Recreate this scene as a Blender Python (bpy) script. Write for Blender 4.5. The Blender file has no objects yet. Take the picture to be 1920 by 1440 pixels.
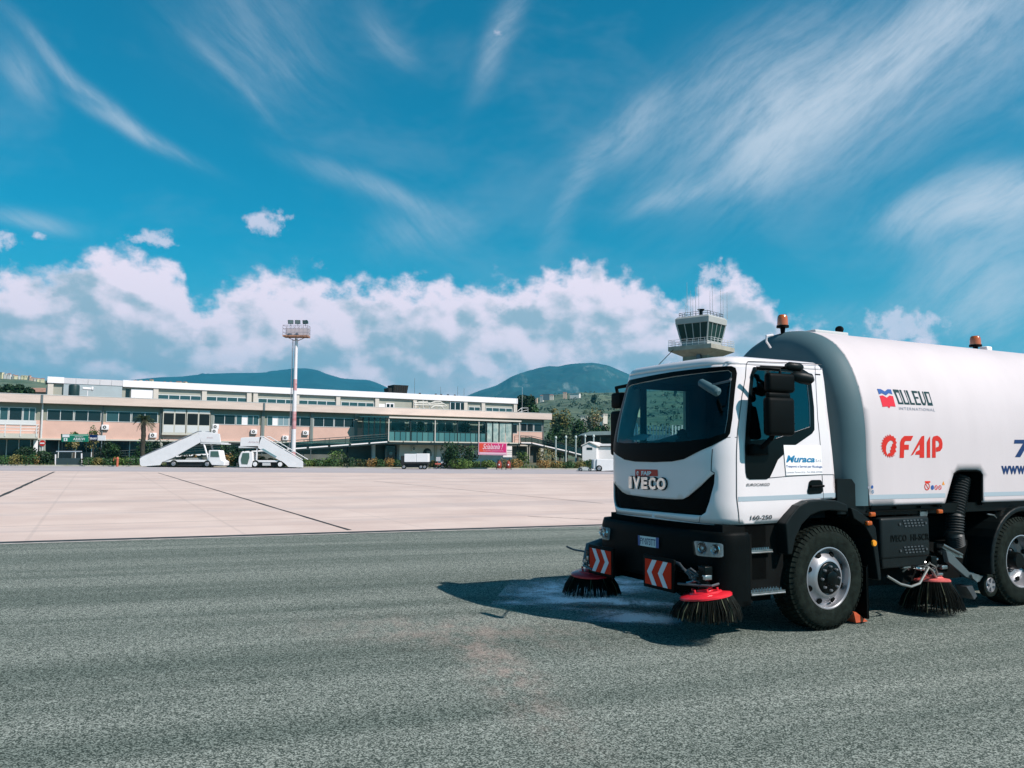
import bpy, bmesh, math, random
import numpy as np
from mathutils import Vector, Matrix
from mathutils.geometry import delaunay_2d_cdt

# ------------------------------------------------------------------ camera, sky, sun, exposure
SC = bpy.context.scene
COL = SC.collection
FPX, CAMH = 1560.0, 1.77                      # focal length in photo pixels, eye height
PITCH, ROLL = math.atan(128 / 1560.0), 0.0085
cF = np.array([0, math.cos(PITCH), math.sin(PITCH)])
_r0 = np.array([1, 0, 0.]); _u0 = np.array([0, -math.sin(PITCH), math.cos(PITCH)])
cR = math.cos(ROLL) * _r0 + math.sin(ROLL) * _u0
cU = -math.sin(ROLL) * _r0 + math.cos(ROLL) * _u0
CP = np.array([0, 0, CAMH])
cam = bpy.data.cameras.new('camera')
cam.sensor_width = 36; cam.lens = FPX / 1920 * 36
cam.clip_start = 0.05; cam.clip_end = 40000
camo = bpy.data.objects.new('camera', cam); COL.objects.link(camo)
camo.matrix_world = Matrix(((cR[0], cU[0], -cF[0], 0), (cR[1], cU[1], -cF[1], 0), (cR[2], cU[2], -cF[2], CAMH), (0, 0, 0, 1)))
SC.camera = camo
SC.view_settings.view_transform = 'Standard'; SC.view_settings.look = 'None'
SC.view_settings.exposure = 0.2; SC.view_settings.gamma = 1
SC.cycles.use_denoising = True
SC.cycles.max_bounces = 8; SC.cycles.transparent_max_bounces = 16
SC.cycles.volume_bounces = 0
SUN_EL = math.radians(44.4); SUN_AZ = math.atan2(.868, -.54)   # clockwise from +Y
sl = bpy.data.lights.new('sun', 'SUN'); sl.energy = 5.0; sl.angle = math.radians(.5); sl.color = (1, .905, .85)
so = bpy.data.objects.new('sun', sl); COL.objects.link(so)
sd = Vector((math.sin(SUN_AZ) * math.cos(SUN_EL), math.cos(SUN_AZ) * math.cos(SUN_EL), math.sin(SUN_EL)))
so.rotation_euler = sd.to_track_quat('Z', 'Y').to_euler(); so.location = (30, -20, 60)

def ray(u, v):
    return cF + cR * (u - 960) / FPX - cU * (v - 720) / FPX
def proj(P):
    d = np.asarray(P, float) - CP; z = d @ cF
    return 960 + FPX * (d @ cR) / z, 720 - FPX * (d @ cU) / z
def at(u, v, Y):                               # the point of the place seen at a photo pixel, at depth Y
    d = ray(u, v); return Vector(CP + d * (Y / d[1]))
def ground(u, v, z=0):
    d = ray(u, v); return Vector(CP + d * ((z - CAMH) / d[2]))
def azel(u, v):
    d = ray(u, v); d = d / np.linalg.norm(d)
    return math.degrees(math.atan2(d[0], d[1])), math.degrees(math.asin(d[2]))

world = bpy.data.worlds.new('World'); SC.world = world; world.use_nodes = True
def build_world():
    nt = world.node_tree; nt.nodes.clear(); L = nt.links
    def nd(t, **k):
        n = nt.nodes.new(t)
        for a, b in k.items(): setattr(n, a, b)
        return n
    def put(sock, v):
        if hasattr(v, 'type') and hasattr(v, 'node'): L.new(v, sock)
        else: sock.default_value = v
    def m(op, a, b=None, c=None, clamp=False):
        n = nd('ShaderNodeMath', operation=op, use_clamp=clamp); put(n.inputs[0], a)
        if b is not None: put(n.inputs[1], b)
        if c is not None: put(n.inputs[2], c)
        return n.outputs[0]
    def mix(f, a, b):
        n = nd('ShaderNodeMix', data_type='RGBA'); put(n.inputs['Factor'], f)
        put(n.inputs[6], a); put(n.inputs[7], b); return n.outputs[2]
    def sm(v, lo, hi):
        n = nd('ShaderNodeMapRange', interpolation_type='SMOOTHSTEP'); put(n.inputs[0], v)
        put(n.inputs[1], lo); put(n.inputs[2], hi); return n.outputs[0]
    def comb(x, y, z=0.0):
        n = nd('ShaderNodeCombineXYZ'); put(n.inputs[0], x); put(n.inputs[1], y); put(n.inputs[2], z); return n.outputs[0]
    def noise(vec, scale=1.0, det=6, rough=.55, dist=0.0):
        n = nd('ShaderNodeTexNoise'); L.new(vec, n.inputs['Vector']); n.inputs['Scale'].default_value = scale
        n.inputs['Detail'].default_value = det; n.inputs['Roughness'].default_value = rough
        n.inputs['Distortion'].default_value = dist; return n.outputs['Fac']
    tc = nd('ShaderNodeTexCoord'); sp = nd('ShaderNodeSeparateXYZ'); L.new(tc.outputs['Generated'], sp.inputs[0])
    az = m('MULTIPLY', m('ARCTAN2', sp.outputs[0], sp.outputs[1]), 57.2958)
    el = m('MULTIPLY', m('ARCSINE', sp.outputs[2]), 57.2958)
    sky = nd('ShaderNodeTexSky', sky_type='NISHITA', sun_disc=False)
    sky.sun_elevation = SUN_EL; sky.sun_rotation = SUN_AZ; sky.air_density = 1.0; sky.dust_density = .6; sky.ozone_density = 2.0
    tint = nd('ShaderNodeMix', data_type='RGBA', blend_type='MULTIPLY'); tint.inputs['Factor'].default_value = 1
    L.new(sky.outputs[0], tint.inputs[6]); tint.inputs[7].default_value = SKY_TINT
    col = tint.outputs[2]
    dm = nd('ShaderNodeVectorMath', operation='SCALE'); L.new(col, dm.inputs[0]); L.new(m('MULTIPLY', m('SUBTRACT', 1.0, m('MULTIPLY', sm(el, 32.0, 62.0), .6)), .85), dm.inputs['Scale']); col = dm.outputs[0]
    # the air is paler towards the horizon
    col = mix(m('MULTIPLY', sm(el, 15.0, 0.0), .75), col, PALE)
    # ---- cirrus: streaks, strong in the upper right
    def lobe(u0, v0, u1, v1, w, amp, soft=1.0):      # oriented elliptic patch between two photo points
        a0, e0 = azel(u0, v0); a1, e1 = azel(u1, v1)
        L2 = math.hypot(a1 - a0, e1 - e0); c, s = (a1 - a0) / L2, (e1 - e0) / L2
        ca, ce = (a0 + a1) / 2, (e0 + e1) / 2
        da, de = m('SUBTRACT', wa, ca), m('SUBTRACT', we, ce)
        x = m('ADD', m('MULTIPLY', da, c), m('MULTIPLY', de, s))
        y = m('SUBTRACT', m('MULTIPLY', de, c), m('MULTIPLY', da, s))
        x = m('MULTIPLY', x, 2 / L2 * 1.05); y = m('MULTIPLY', y, 1.05 / w)
        q = m('ADD', m('MULTIPLY', x, x), m('MULTIPLY', y, y))
        return m('MULTIPLY', m('EXPONENT', m('MULTIPLY', q, -1.0)), amp)
    base = comb(az, el)
    wn = noise(base, .09, 1, .5); wn2 = noise(comb(az, el, 7.0), .10, 1, .5)
    wa = m('ADD', az, m('MULTIPLY', m('SUBTRACT', wn, .5), 4.0)); we = m('ADD', el, m('MULTIPLY', m('SUBTRACT', wn2, .5), 3.5))
    lob = None
    for l in CIRRUS:
        s = lobe(*l); lob = s if lob is None else m('ADD', lob, s)
    # streak coordinates run along the strokes (about 30 degrees up to the right; the left ones fall)
    def streak(ang, sx, sy, seed):
        c, s = math.cos(ang), math.sin(ang)
        x = m('ADD', m('MULTIPLY', wa, c), m('MULTIPLY', we, s)); y = m('SUBTRACT', m('MULTIPLY', we, c), m('MULTIPLY', wa, s))
        return noise(comb(m('MULTIPLY', x, sx), m('MULTIPLY', y, sy), seed), 1.0, 8, .70, .0)
    s1 = streak(math.radians(34), .13, .50, 1.0); s2 = streak(math.radians(-38), .14, .6, 4.0)
    side = sm(az, -9.0, 2.0)
    st = m('ADD', m('MULTIPLY', s1, side), m('MULTIPLY', s2, m('SUBTRACT', 1.0, side)))
    ci = m('MULTIPLY', lob, m('ADD', .22, m('MULTIPLY', sm(st, .30, .70), .78)))
    ci = m('ADD', ci, m('MULTIPLY', sm(noise(comb(m('MULTIPLY', wa, .5), we, 9.0),   .18, 4, .6), .42, .8), .10))
    ci = m('MULTIPLY', m('SUBTRACT', 1.0, m('EXPONENT', m('MULTIPLY', ci, -1.25))), .95)
    col = mix(ci, col, CIRR_COL)
    # ---- cumulus bank: its top line follows the photograph
    fc = nd('ShaderNodeFloatCurve'); cv = fc.mapping.curves[0]
    pts = [(-45, 9.0)]
    for u, v in BANK:
        a, e = azel(u, v); pts.append((a, e))
    pts.append((45, 7.0))
    pts = [((a + 45) / 90, e / 20) for a, e in pts]
    cv.points[0].location = pts[0]; cv.points[1].location = pts[-1]
    for p in pts[1:-1]: cv.points.new(*p)
    fc.mapping.update()
    L.new(m('DIVIDE', m('ADD', az, 45.0), 90.0, clamp=True), fc.inputs['Value'])
    top = m('MULTIPLY', fc.outputs[0], 20.0)
    def fld(dx, dy):
        v = comb(m('ADD', az, dx), m('MULTIPLY', m('ADD', el, dy), 1.35), 2.0)
        return m('ADD', m('MULTIPLY', noise(v, .17, 2, .45), .76), m('MULTIPLY', noise(v, .62, 4, .5), .24))
    n0 = fld(0.0, 0.0); n1 = fld(.55, .75)
    d = m('ADD', m('DIVIDE', m('SUBTRACT', top, el), 2.6), m('MULTIPLY', m('SUBTRACT', noise(comb(az, m('MULTIPLY', el, 1.2), 5.0), .62, 6, .56), .5), 2.0))
    pf = None
    for u, v, w, h, amp in PUFFS:
        a, e = azel(u, v)
        x = m('MULTIPLY', m('SUBTRACT', az, a), 1 / w); y = m('MULTIPLY', m('SUBTRACT', el, e), 1 / h); q = m('ADD', m('MULTIPLY', x, x), m('MULTIPLY', y, y))
        g = m('MULTIPLY', m('EXPONENT', m('MULTIPLY', q, -1.0)), amp); pf = g if pf is None else m('MAXIMUM', pf, g)
    dp = m('ADD', m('SUBTRACT', pf, .55), m('MULTIPLY', m('SUBTRACT', noise(comb(az, el, 11.0), 1.1, 5, .6), .5), 1.6))
    # behind the camera the bank is only a low band
    alpha = sm(d, -.05, .6)
    # gaps low in the bank let the haze blue through
    low = sm(el, 7.5, 2.5)
    gap = sm(noise(comb(m('MULTIPLY', az, .45), el, 3.0), .55, 4, .55), .44, .66)
    alpha = m('MULTIPLY', alpha, m('SUBTRACT', 1.0, m('MULTIPLY', low, m('MULTIPLY', gap, .5))))
    alpha = m('MULTIPLY', alpha, sm(m('ABSOLUTE', az), 120.0, 75.0))
    alpha = m('MAXIMUM', alpha, m('MULTIPLY', sm(dp, .0, .5), .85))
    relief = m('MULTIPLY', m('SUBTRACT', n0, n1), 4.6)
    hgt = m('DIVIDE', m('SUBTRACT', el, 1.0), m('MAXIMUM', m('SUBTRACT', top, 1.0), 1.0))
    lit = m('ADD', m('ADD', m('MULTIPLY', hgt, 1.0), -.12), relief)
    lit = m('ADD', lit, m('MULTIPLY', m('SUBTRACT', n0, .5), 2.6))
    lit = m('ADD', lit, m('MULTIPLY', m('SUBTRACT', 1.0, sm(d, .15, 1.1)), .75))
    lit = m('MAXIMUM', sm(lit, .0, 1.0), m('MULTIPLY', sm(el, 7.0, 2.5), m('MULTIPLY', sm(n0, .42, .6), .85)))
    ccol = mix(lit, CLOUD_DARK, CLOUD_LIT)
    edge = sm(d, .0, .6)
    col = mix(m('MULTIPLY', alpha, m('ADD', .72, m('MULTIPLY', edge, .26))), col, ccol)
    bg = nd('ShaderNodeBackground'); L.new(col, bg.inputs[0]); bg.inputs[1].default_value = .1
    out = nd('ShaderNodeOutputWorld'); L.new(bg.outputs[0], out.inputs[0])
SKY_TINT = (.05, .98, 1.10, 1)
PALE = (1.1, 3.6, 5.2, 1)
CIRR_COL = (5.9, 6.5, 7.4, 1)
CLOUD_DARK = (3.6, 4.7, 5.6, 1)
CLOUD_LIT = (9.6, 8.2, 9.3, 1)
CIRRUS = [(1390, 260, 1960, -60, 1.9, 1.15), (1340, 330, 1980, 0, 4.0, .62), (1200, 260, 1600, 20, 2.8, .42), (1380, 340, 1560, 200, 1.6, .5), (1090, 290, 1260, 170, 1.1, .55), (1360, 360, 1500, 210, 2.4, .55), (1040, 440, 1110, 270, .7, .35),
          (1180, 380, 1330, 340, .7, .6), (1700, 425, 1990, 350, 1.4, 1.9), (1720, 560, 1960, 420, 2.6, .7), (1740, 620, 1960, 520, 1.6, .6), (895, 160, 975, 10, .9, .55), (700, 0, 770, 100, .8, .22),
          (20, 30, 300, 270, .35, .5), (190, 200, 370, 310, .35, .6), (0, 90, 110, 180, .9, .35), (350, 60, 500, 220, .4, .3), (360, -10, 620, 130, 3.4, .24),
          (560, 310, 820, 390, .7, .4), (700, 440, 900, 400, 1.8, .28), (-10, 380, 120, 410, .5, .45), (1450, 640, 1750, 560, 1.2, .3), (1820, 640, 1930, 560, 1.6, .5)]
BANK = [(0, 505), (60, 492), (140, 470), (230, 452), (300, 470), (345, 505), (368, 560), (395, 552), (430, 520), (520, 500), (580, 505), (660, 518), (760, 512), (850, 515),
        (940, 525), (1000, 512), (1050, 488), (1090, 480), (1140, 495), (1180, 508), (1230, 530), (1265, 560), (1300, 545), (1330, 505), (1370, 500), (1420, 540), (1445, 565), (1500, 600), (1560, 625), (1600, 655), (1650, 620), (1690, 600), (1740, 625), (1790, 655), (1900, 665)]
PUFFS = [(497, 418, 1.9, 1.3, 1.0), (548, 408, .9, .5, .8), (5, 450, 1.3, 1.0, .9), (75, 440, 1.4, .45, .8), (290, 448, 2.4, .8, .95), (1345, 515, 1.9, 1.2, 1.0), (1690, 612, 3.0, 1.5, 1.15), (1510, 592, 2.0, .7, .6), (935, 70, .7, 1.5, .55)]
build_world()

# ------------------------------------------------------------------ materials
MATS = {}
def mat(name, col, rough=.5, metal=0., spec=.5, var=0., vscale=3., bump=0., bscale=40., coat=0., trans=0., emit=None, alpha=1., col2=None, ior=1.45, detail=4, stretch=None, tex='Object', sheen=0):
    if name in MATS: return MATS[name]
    m = bpy.data.materials.new(name); m.use_nodes = True; nt = m.node_tree; b = nt.nodes['Principled BSDF']
    c = tuple(col) + (1,) if len(col) == 3 else col
    b.inputs['Base Color'].default_value = c; b.inputs['Roughness'].default_value = rough; b.inputs['Metallic'].default_value = metal
    b.inputs['Specular IOR Level'].default_value = spec; b.inputs['Coat Weight'].default_value = coat; b.inputs['Coat Roughness'].default_value = .05
    b.inputs['Transmission Weight'].default_value = trans; b.inputs['IOR'].default_value = ior; b.inputs['Alpha'].default_value = alpha
    if emit: b.inputs['Emission Color'].default_value = tuple(emit[:3]) + (1,); b.inputs['Emission Strength'].default_value = emit[3]
    if var or bump:
        tc = nt.nodes.new('ShaderNodeTexCoord'); vec = tc.outputs[tex]
        if stretch:
            mp = nt.nodes.new('ShaderNodeMapping'); nt.links.new(vec, mp.inputs[0]); mp.inputs['Scale'].default_value = stretch; vec = mp.outputs[0]
    if var:
        n = nt.nodes.new('ShaderNodeTexNoise'); n.inputs['Scale'].default_value = vscale; n.inputs['Detail'].default_value = detail; n.inputs['Roughness'].default_value = .6
        nt.links.new(vec, n.inputs['Vector'])
        r = nt.nodes.new('ShaderNodeValToRGB'); r.color_ramp.elements[0].position = .3; r.color_ramp.elements[1].position = .7
        if col2: a_, b_ = c, tuple(col2) + (1,)
        else: a_ = tuple(x * (1 - var) for x in c[:3]) + (1,); b_ = tuple(min(1, x * (1 + var)) for x in c[:3]) + (1,)
        r.color_ramp.elements[0].color = a_; r.color_ramp.elements[1].color = b_
        nt.links.new(n.outputs['Fac'], r.inputs[0]); nt.links.new(r.outputs[0], b.inputs['Base Color'])
    if bump:
        n = nt.nodes.new('ShaderNodeTexNoise'); n.inputs['Scale'].default_value = bscale; n.inputs['Detail'].default_value = 3
        nt.links.new(vec, n.inputs['Vector'])
        bp = nt.nodes.new('ShaderNodeBump'); bp.inputs['Strength'].default_value = bump; bp.inputs['Distance'].default_value = .02
        nt.links.new(n.outputs['Fac'], bp.inputs['Height']); nt.links.new(bp.outputs[0], b.inputs['Normal'])
    MATS[name] = m; return m
def glass_mat(name, tint, refl=.5, rough=.02):       # thin pane: what lies behind, tinted, under a sky reflection
    if name in MATS: return MATS[name]
    m = bpy.data.materials.new(name); m.use_nodes = True; nt = m.node_tree; nt.nodes.clear()
    t = nt.nodes.new('ShaderNodeBsdfTransparent'); t.inputs[0].default_value = tuple(tint) + (1,)
    g = nt.nodes.new('ShaderNodeBsdfGlossy'); g.inputs['Roughness'].default_value = rough; g.inputs[0].default_value = (.9, .95, 1, 1)
    fr = nt.nodes.new('ShaderNodeFresnel'); fr.inputs[0].default_value = 1.5
    ml = nt.nodes.new('ShaderNodeMath'); ml.operation = 'MULTIPLY'; ml.inputs[1].default_value = refl * 2; ml.use_clamp = True
    nt.links.new(fr.outputs[0], ml.inputs[0])
    x = nt.nodes.new('ShaderNodeMixShader'); nt.links.new(ml.outputs[0], x.inputs[0]); nt.links.new(t.outputs[0], x.inputs[1]); nt.links.new(g.outputs[0], x.inputs[2])
    o = nt.nodes.new('ShaderNodeOutputMaterial'); nt.links.new(x.outputs[0], o.inputs[0]); MATS[name] = m; return m

white_paint = mat('white paint', (.76, .70, .71), .28, coat=.5, var=.03, vscale=1.5, bump=.01, bscale=3)
tank_white = mat('tank white', (.60, .535, .545), .5, spec=.35, coat=0., var=.045, vscale=1.6, stretch=(1, 1, .3), bump=.015, bscale=2)
grey_paint = mat('grey paint', (.068, .125, .145), .6, spec=.3, coat=0., var=.06, vscale=2)
black_trim = mat('black trim', (.0012, .002, .002), .35, spec=.06)
black_plastic = mat('black plastic', (.0018, .003, .0032), .55, spec=.09, bump=.12, bscale=120, var=.25, vscale=6)
black_gloss = mat('black gloss', (.0018, .003, .003), .3, spec=.2)
black_matt = mat('black matt', (.004, .005, .005), .8, spec=.1, var=.3, vscale=8)
fender_mat = mat('fender plastic', (.005, .008, .0085), .42, spec=.2, bump=.1, bscale=150, var=.2, vscale=5)
chrome = mat('chrome', (.75, .77, .78), .15, 1.)
steel = mat('steel', (.42, .44, .45), .35, 1., var=.25, vscale=12)
dull_metal = mat('dull metal', (.12, .13, .14), .45, .7, var=.3, vscale=9)
rim_silver = mat('rim silver', (.34, .34, .36), .33, .55, var=.08, vscale=6)
rubber = mat('rubber', (.010, .0145, .012), .8, spec=.08, var=.45, vscale=14, bump=.25, bscale=60)
red_paint = mat('red paint', (.72, .02, .035), .3, coat=.3, var=.12, vscale=9)
pink_red = mat('worn red', (.55, .10, .09), .5, var=.25, vscale=12)
bristle = mat('bristle', (.006, .0075, .006), .7, spec=.15, var=.5, vscale=20)
bristle_pale = mat('bristle pale', (.11, .12, .07), .6, var=.3, vscale=20)
amber = mat('amber', (.62, .13, .02), .18, trans=.35, spec=.6)
amber_spot = mat('amber spot', (.8, .30, .02), .25)
lens_glass = glass_mat('lamp lens', (.86, .92, .95), .6)
screen_glass = glass_mat('windscreen glass', (.55, .80, .82), .32)
side_glass = glass_mat('side glass', (.16, .28, .30), .9)
seam = mat('seam', (.03, .035, .04), .6)
stripe_grey = mat('stripe grey', (.36, .43, .48), .45)
logo_red = mat('logo red', (.60, .02, .008), .4)
logo_red2 = mat('logo crimson', (.68, .015, .03), .4)
logo_blue = mat('logo blue', (.03, .09, .30), .4)
logo_navy = mat('logo navy', (.008, .03, .12), .4)
logo_dark = mat('logo dark green', (.008, .03, .03), .4)
text_blue = mat('text blue', (.02, .20, .38), .4)
text_grey = mat('text grey', (.25, .27, .33), .5)
decal_white = mat('decal white', (.86, .83, .84), .4)
plate_white = mat('plate white', (.62, .70, .72), .4)
refl_orange = mat('reflector red', (.72, .028, .006), .6, spec=.15, var=.08, vscale=60)
refl_white = mat('reflector white', (.72, .70, .78), .4, var=.05, vscale=60)
seat_mat = mat('seat cloth', (.006, .009, .010), .9, spec=.1)
dash_mat = mat('dash', (.008, .012, .014), .7, spec=.15)
paper_mat = mat('paper', (.62, .70, .74), .7)

# ------------------------------------------------------------------ mesh helpers
class MB:
    def __init__(self): self.v = []; self.f = []; self.mi = []; self.sm = []
    def add(self, verts, faces, m=0, smooth=False):
        o = len(self.v); self.v += [tuple(p) for p in verts]
        for f in faces: self.f.append([i + o for i in f]); self.mi.append(m); self.sm.append(smooth)
        return self
    def box(self, x0, x1, y0, y1, z0, z1, m=0):
        v = [(x, y, z) for x in (x0, x1) for y in (y0, y1) for z in (z0, z1)]
        return self.add(v, [(0, 1, 3, 2), (4, 6, 7, 5), (0, 4, 5, 1), (2, 3, 7, 6), (0, 2, 6, 4), (1, 5, 7, 3)], m)
    def hexa(self, p, m=0):                    # 8 corners: bottom 4 ccw, top 4 ccw
        return self.add(p, [(3, 2, 1, 0), (4, 5, 6, 7), (0, 1, 5, 4), (1, 2, 6, 5), (2, 3, 7, 6), (3, 0, 4, 7)], m)
    def prism(self, poly, off, m=0):           # 3-D polygon swept by a vector
        n = len(poly); off = Vector(off); a = [Vector(p) for p in poly]; b = [p + off for p in a]
        return self.add(a + b, [list(range(n))[::-1], list(range(n, 2 * n))] + [(i, (i + 1) % n, n + (i + 1) % n, n + i) for i in range(n)], m)
    def ring(self, c, ax, r, n):
        ax = Vector(ax).normalized(); a = ax.orthogonal().normalized(); b = ax.cross(a)
        return [Vector(c) + a * (r * math.cos(2 * math.pi * i / n)) + b * (r * math.sin(2 * math.pi * i / n)) for i in range(n)]
    def cyl(self, p0, p1, r0, r1=None, n=12, m=0, caps=True):
        r1 = r0 if r1 is None else r1; p0 = Vector(p0); p1 = Vector(p1); ax = p1 - p0
        A = self.ring(p0, ax, r0, n); B = self.ring(p1, ax, r1, n)
        self.add(A + B, [(i, (i + 1) % n, n + (i + 1) % n, n + i) for i in range(n)], m, True)
        if caps: self.add(A, [list(range(n))[::-1]], m); self.add(B, [list(range(n))], m)
        return self
    def tube(self, pts, r, n=8, m=0, rs=None):
        pts = [Vector(p) for p in pts]; rings = []; prev = None
        for i, p in enumerate(pts):
            d = (pts[min(i + 1, len(pts) - 1)] - pts[max(i - 1, 0)]).normalized()
            a = d.orthogonal().normalized() if prev is None else (prev - d * prev.dot(d)).normalized()
            prev = a; b = d.cross(a); q = rs[i] if rs else r
            rings.append([p + a * (q * math.cos(2 * math.pi * k / n)) + b * (q * math.sin(2 * math.pi * k / n)) for k in range(n)])
        v = [x for g in rings for x in g]; f = []
        for i in range(len(pts) - 1):
            for k in range(n): f.append((i * n + k, i * n + (k + 1) % n, (i + 1) * n + (k + 1) % n, (i + 1) * n + k))
        self.add(v, f, m, True); self.add(rings[0], [list(range(n))[::-1]], m); self.add(rings[-1], [list(range(n))], m)
        return self
    def lathe(self, prof, c=(0, 0, 0), ax=(0, 0, 1), n=32, m=0, smooth=True, ms=None):     # prof: (radius, height along the axis)
        ax = Vector(ax).normalized(); a = ax.orthogonal().normalized(); b = ax.cross(a); c = Vector(c); k = len(prof); v = []
        for i in range(n):
            t = 2 * math.pi * i / n; d = a * math.cos(t) + b * math.sin(t)
            for r, h in prof: v.append(c + d * r + ax * h)
        o = len(self.v); self.v += [tuple(p) for p in v]
        for i in range(n):
            for j in range(k - 1):
                i2 = (i + 1) % n; self.f.append([o + i * k + j, o + i2 * k + j, o + i2 * k + j + 1, o + i * k + j + 1])
                self.mi.append(ms[j] if ms else m); self.sm.append(smooth)
        return self
    def grid(self, pts, m=0, smooth=True, closed=False):
        r = len(pts); c = len(pts[0]); f = []
        for i in range(r - 1):
            for j in range(c if closed else c - 1):
                j2 = (j + 1) % c; f.append((i * c + j, i * c + j2, (i + 1) * c + j2, (i + 1) * c + j))
        return self.add([p for g in pts for p in g], f, m, smooth)
    def rbox(self, x0, x1, y0, y1, z0, z1, r, m=0, seg=3):      # rounded box
        bm = bmesh.new(); bmesh.ops.create_cube(bm, size=1)
        for v in bm.verts: v.co = Vector(((x0 + x1) / 2 + v.co.x * (x1 - x0), (y0 + y1) / 2 + v.co.y * (y1 - y0), (z0 + z1) / 2 + v.co.z * (z1 - z0)))
        bmesh.ops.bevel(bm, geom=bm.edges[:], offset=r, segments=seg, affect='EDGES', profile=.5)
        bm.verts.index_update(); self.add([v.co for v in bm.verts], [[v.index for v in f.verts] for f in bm.faces], m, True); bm.free(); return self
    def build(self, name, mats, parent=None, loc=None, bevel=0, seg=2, auto=40, solid=0, sub=0):
        me = bpy.data.meshes.new(name); me.from_pydata(self.v, [], self.f)
        for q in (mats if isinstance(mats, (list, tuple)) else [mats]): me.materials.append(q)
        me.polygons.foreach_set('material_index', self.mi); me.polygons.foreach_set('use_smooth', self.sm)
        bm = bmesh.new(); bm.from_mesh(me); bmesh.ops.recalc_face_normals(bm, faces=bm.faces) if getattr(self, 'recalc', True) else None
        for e in bm.edges:
            if len(e.link_faces) == 2 and e.calc_face_angle(0) > math.radians(auto): e.smooth = False
        bm.to_mesh(me); bm.free()
        o = bpy.data.objects.new(name, me); COL.objects.link(o)
        if parent: o.parent = parent
        if loc: o.location = loc
        if solid:
            s = o.modifiers.new('solid', 'SOLIDIFY'); s.thickness = solid; s.offset = -1
        if bevel:
            b = o.modifiers.new('bevel', 'BEVEL'); b.width = bevel; b.segments = seg; b.limit_method = 'ANGLE'; b.angle_limit = math.radians(35)
        return o
def tag(o, label=None, cat=None, group=None, kind=None):
    if label: o['label'] = label
    if cat: o['category'] = cat
    if group: o['group'] = group
    if kind: o['kind'] = kind
    return o
def empty(name, loc, rz=0, label=None, cat=None, group=None):
    o = bpy.data.objects.new(name, None); COL.objects.link(o); o.location = loc; o.rotation_euler = (0, 0, rz); o.empty_display_size = .3
    return tag(o, label, cat, group)

def pip(p, poly):
    x, y = p; c = False; n = len(poly); j = n - 1
    for i in range(n):
        xi, yi = poly[i][:2]; xj, yj = poly[j][:2]
        if (yi > y) != (yj > y) and x < (xj - xi) * (y - yi) / (yj - yi) + xi: c = not c
        j = i
    return c
def densify(poly, step, closed=True):
    out = []; n = len(poly)
    for i in range(n if closed else n - 1):
        a = poly[i]; b = poly[(i + 1) % n]; k = max(1, int(math.hypot(b[0] - a[0], b[1] - a[1]) / step))
        for j in range(k): out.append((a[0] + (b[0] - a[0]) * j / k, a[1] + (b[1] - a[1]) * j / k))
    if not closed: out.append(tuple(poly[-1]))
    return out
def cdt(outline, holes=(), step=.08):
    loops = [densify(outline, step)] + [densify(h, step) for h in holes]
    vs = []; es = []
    for l in loops:
        o = len(vs); vs += l; es += [(o + i, o + (i + 1) % len(l)) for i in range(len(l))]
    edge = np.array(vs)
    xs = [p[0] for p in loops[0]]; ys = [p[1] for p in loops[0]]
    x = min(xs) + step / 2
    while x < max(xs):
        y = min(ys) + step / 2
        while y < max(ys):
            if pip((x, y), loops[0]) and not any(pip((x, y), h) for h in loops[1:]) and np.min((edge[:, 0] - x) ** 2 + (edge[:, 1] - y) ** 2) > (step * .55) ** 2: vs.append((x, y))
            y += step
        x += step
    rv, re, rf, *_ = delaunay_2d_cdt([Vector(p) for p in vs], es, [], 0, 1e-5)
    fs = []
    for f in rf:
        c = ((rv[f[0]].x + rv[f[1]].x + rv[f[2]].x) / 3, (rv[f[0]].y + rv[f[1]].y + rv[f[2]].y) / 3)
        if pip(c, loops[0]) and not any(pip(c, h) for h in loops[1:]): fs.append(tuple(f))
    return [(p.x, p.y) for p in rv], fs
def chaikin(poly, n=2, closed=True):
    for _ in range(n):
        out = [] if closed else [poly[0]]
        m = len(poly)
        for i in range(m if closed else m - 1):
            a = poly[i]; b = poly[(i + 1) % m]
            out.append((a[0] * .75 + b[0] * .25, a[1] * .75 + b[1] * .25)); out.append((a[0] * .25 + b[0] * .75, a[1] * .25 + b[1] * .75))
        if not closed: out.append(poly[-1])
        poly = out
    return poly
def roundp(poly, r=.2, k=5):
    out = []; n = len(poly)
    for i in range(n):
        a, b, c = Vector(poly[i - 1]), Vector(poly[i]), Vector(poly[(i + 1) % n]); p = b.lerp(a, r); q = b.lerp(c, r)
        for j in range(k + 1): t = j / k; out.append(tuple(p * (1 - t) ** 2 + b * 2 * t * (1 - t) + q * t * t))
    return out
def text2d(s, size, bold=0., shear=0., spacing=1., stretch=1.):
    cu = bpy.data.curves.new('t', 'FONT'); cu.body = s; cu.size = size; cu.offset = bold; cu.shear = shear; cu.space_character = spacing; cu.resolution_u = 3
    o = bpy.data.objects.new('t', cu); COL.objects.link(o); bpy.context.view_layer.update()
    dg = bpy.context.evaluated_depsgraph_get(); me = bpy.data.meshes.new_from_object(o.evaluated_get(dg))
    v = [(p.co.x * stretch, p.co.y) for p in me.vertices]; f = [list(p.vertices) for p in me.polygons]
    bpy.data.objects.remove(o); bpy.data.curves.remove(cu); bpy.data.meshes.remove(me)
    return v, f
def fit(tm, x0, x1, y0, y1):                    # scale a flat text into a rectangle
    v, f = tm; ax = min(p[0] for p in v); bx = max(p[0] for p in v); ay = min(p[1] for p in v); by = max(p[1] for p in v)
    return [(x0 + (p[0] - ax) / (bx - ax) * (x1 - x0), y0 + (p[1] - ay) / (by - ay) * (y1 - y0)) for p in v], f
def polyflat(poly):
    vs, fs = cdt(poly, (), 9); return vs, fs


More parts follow.
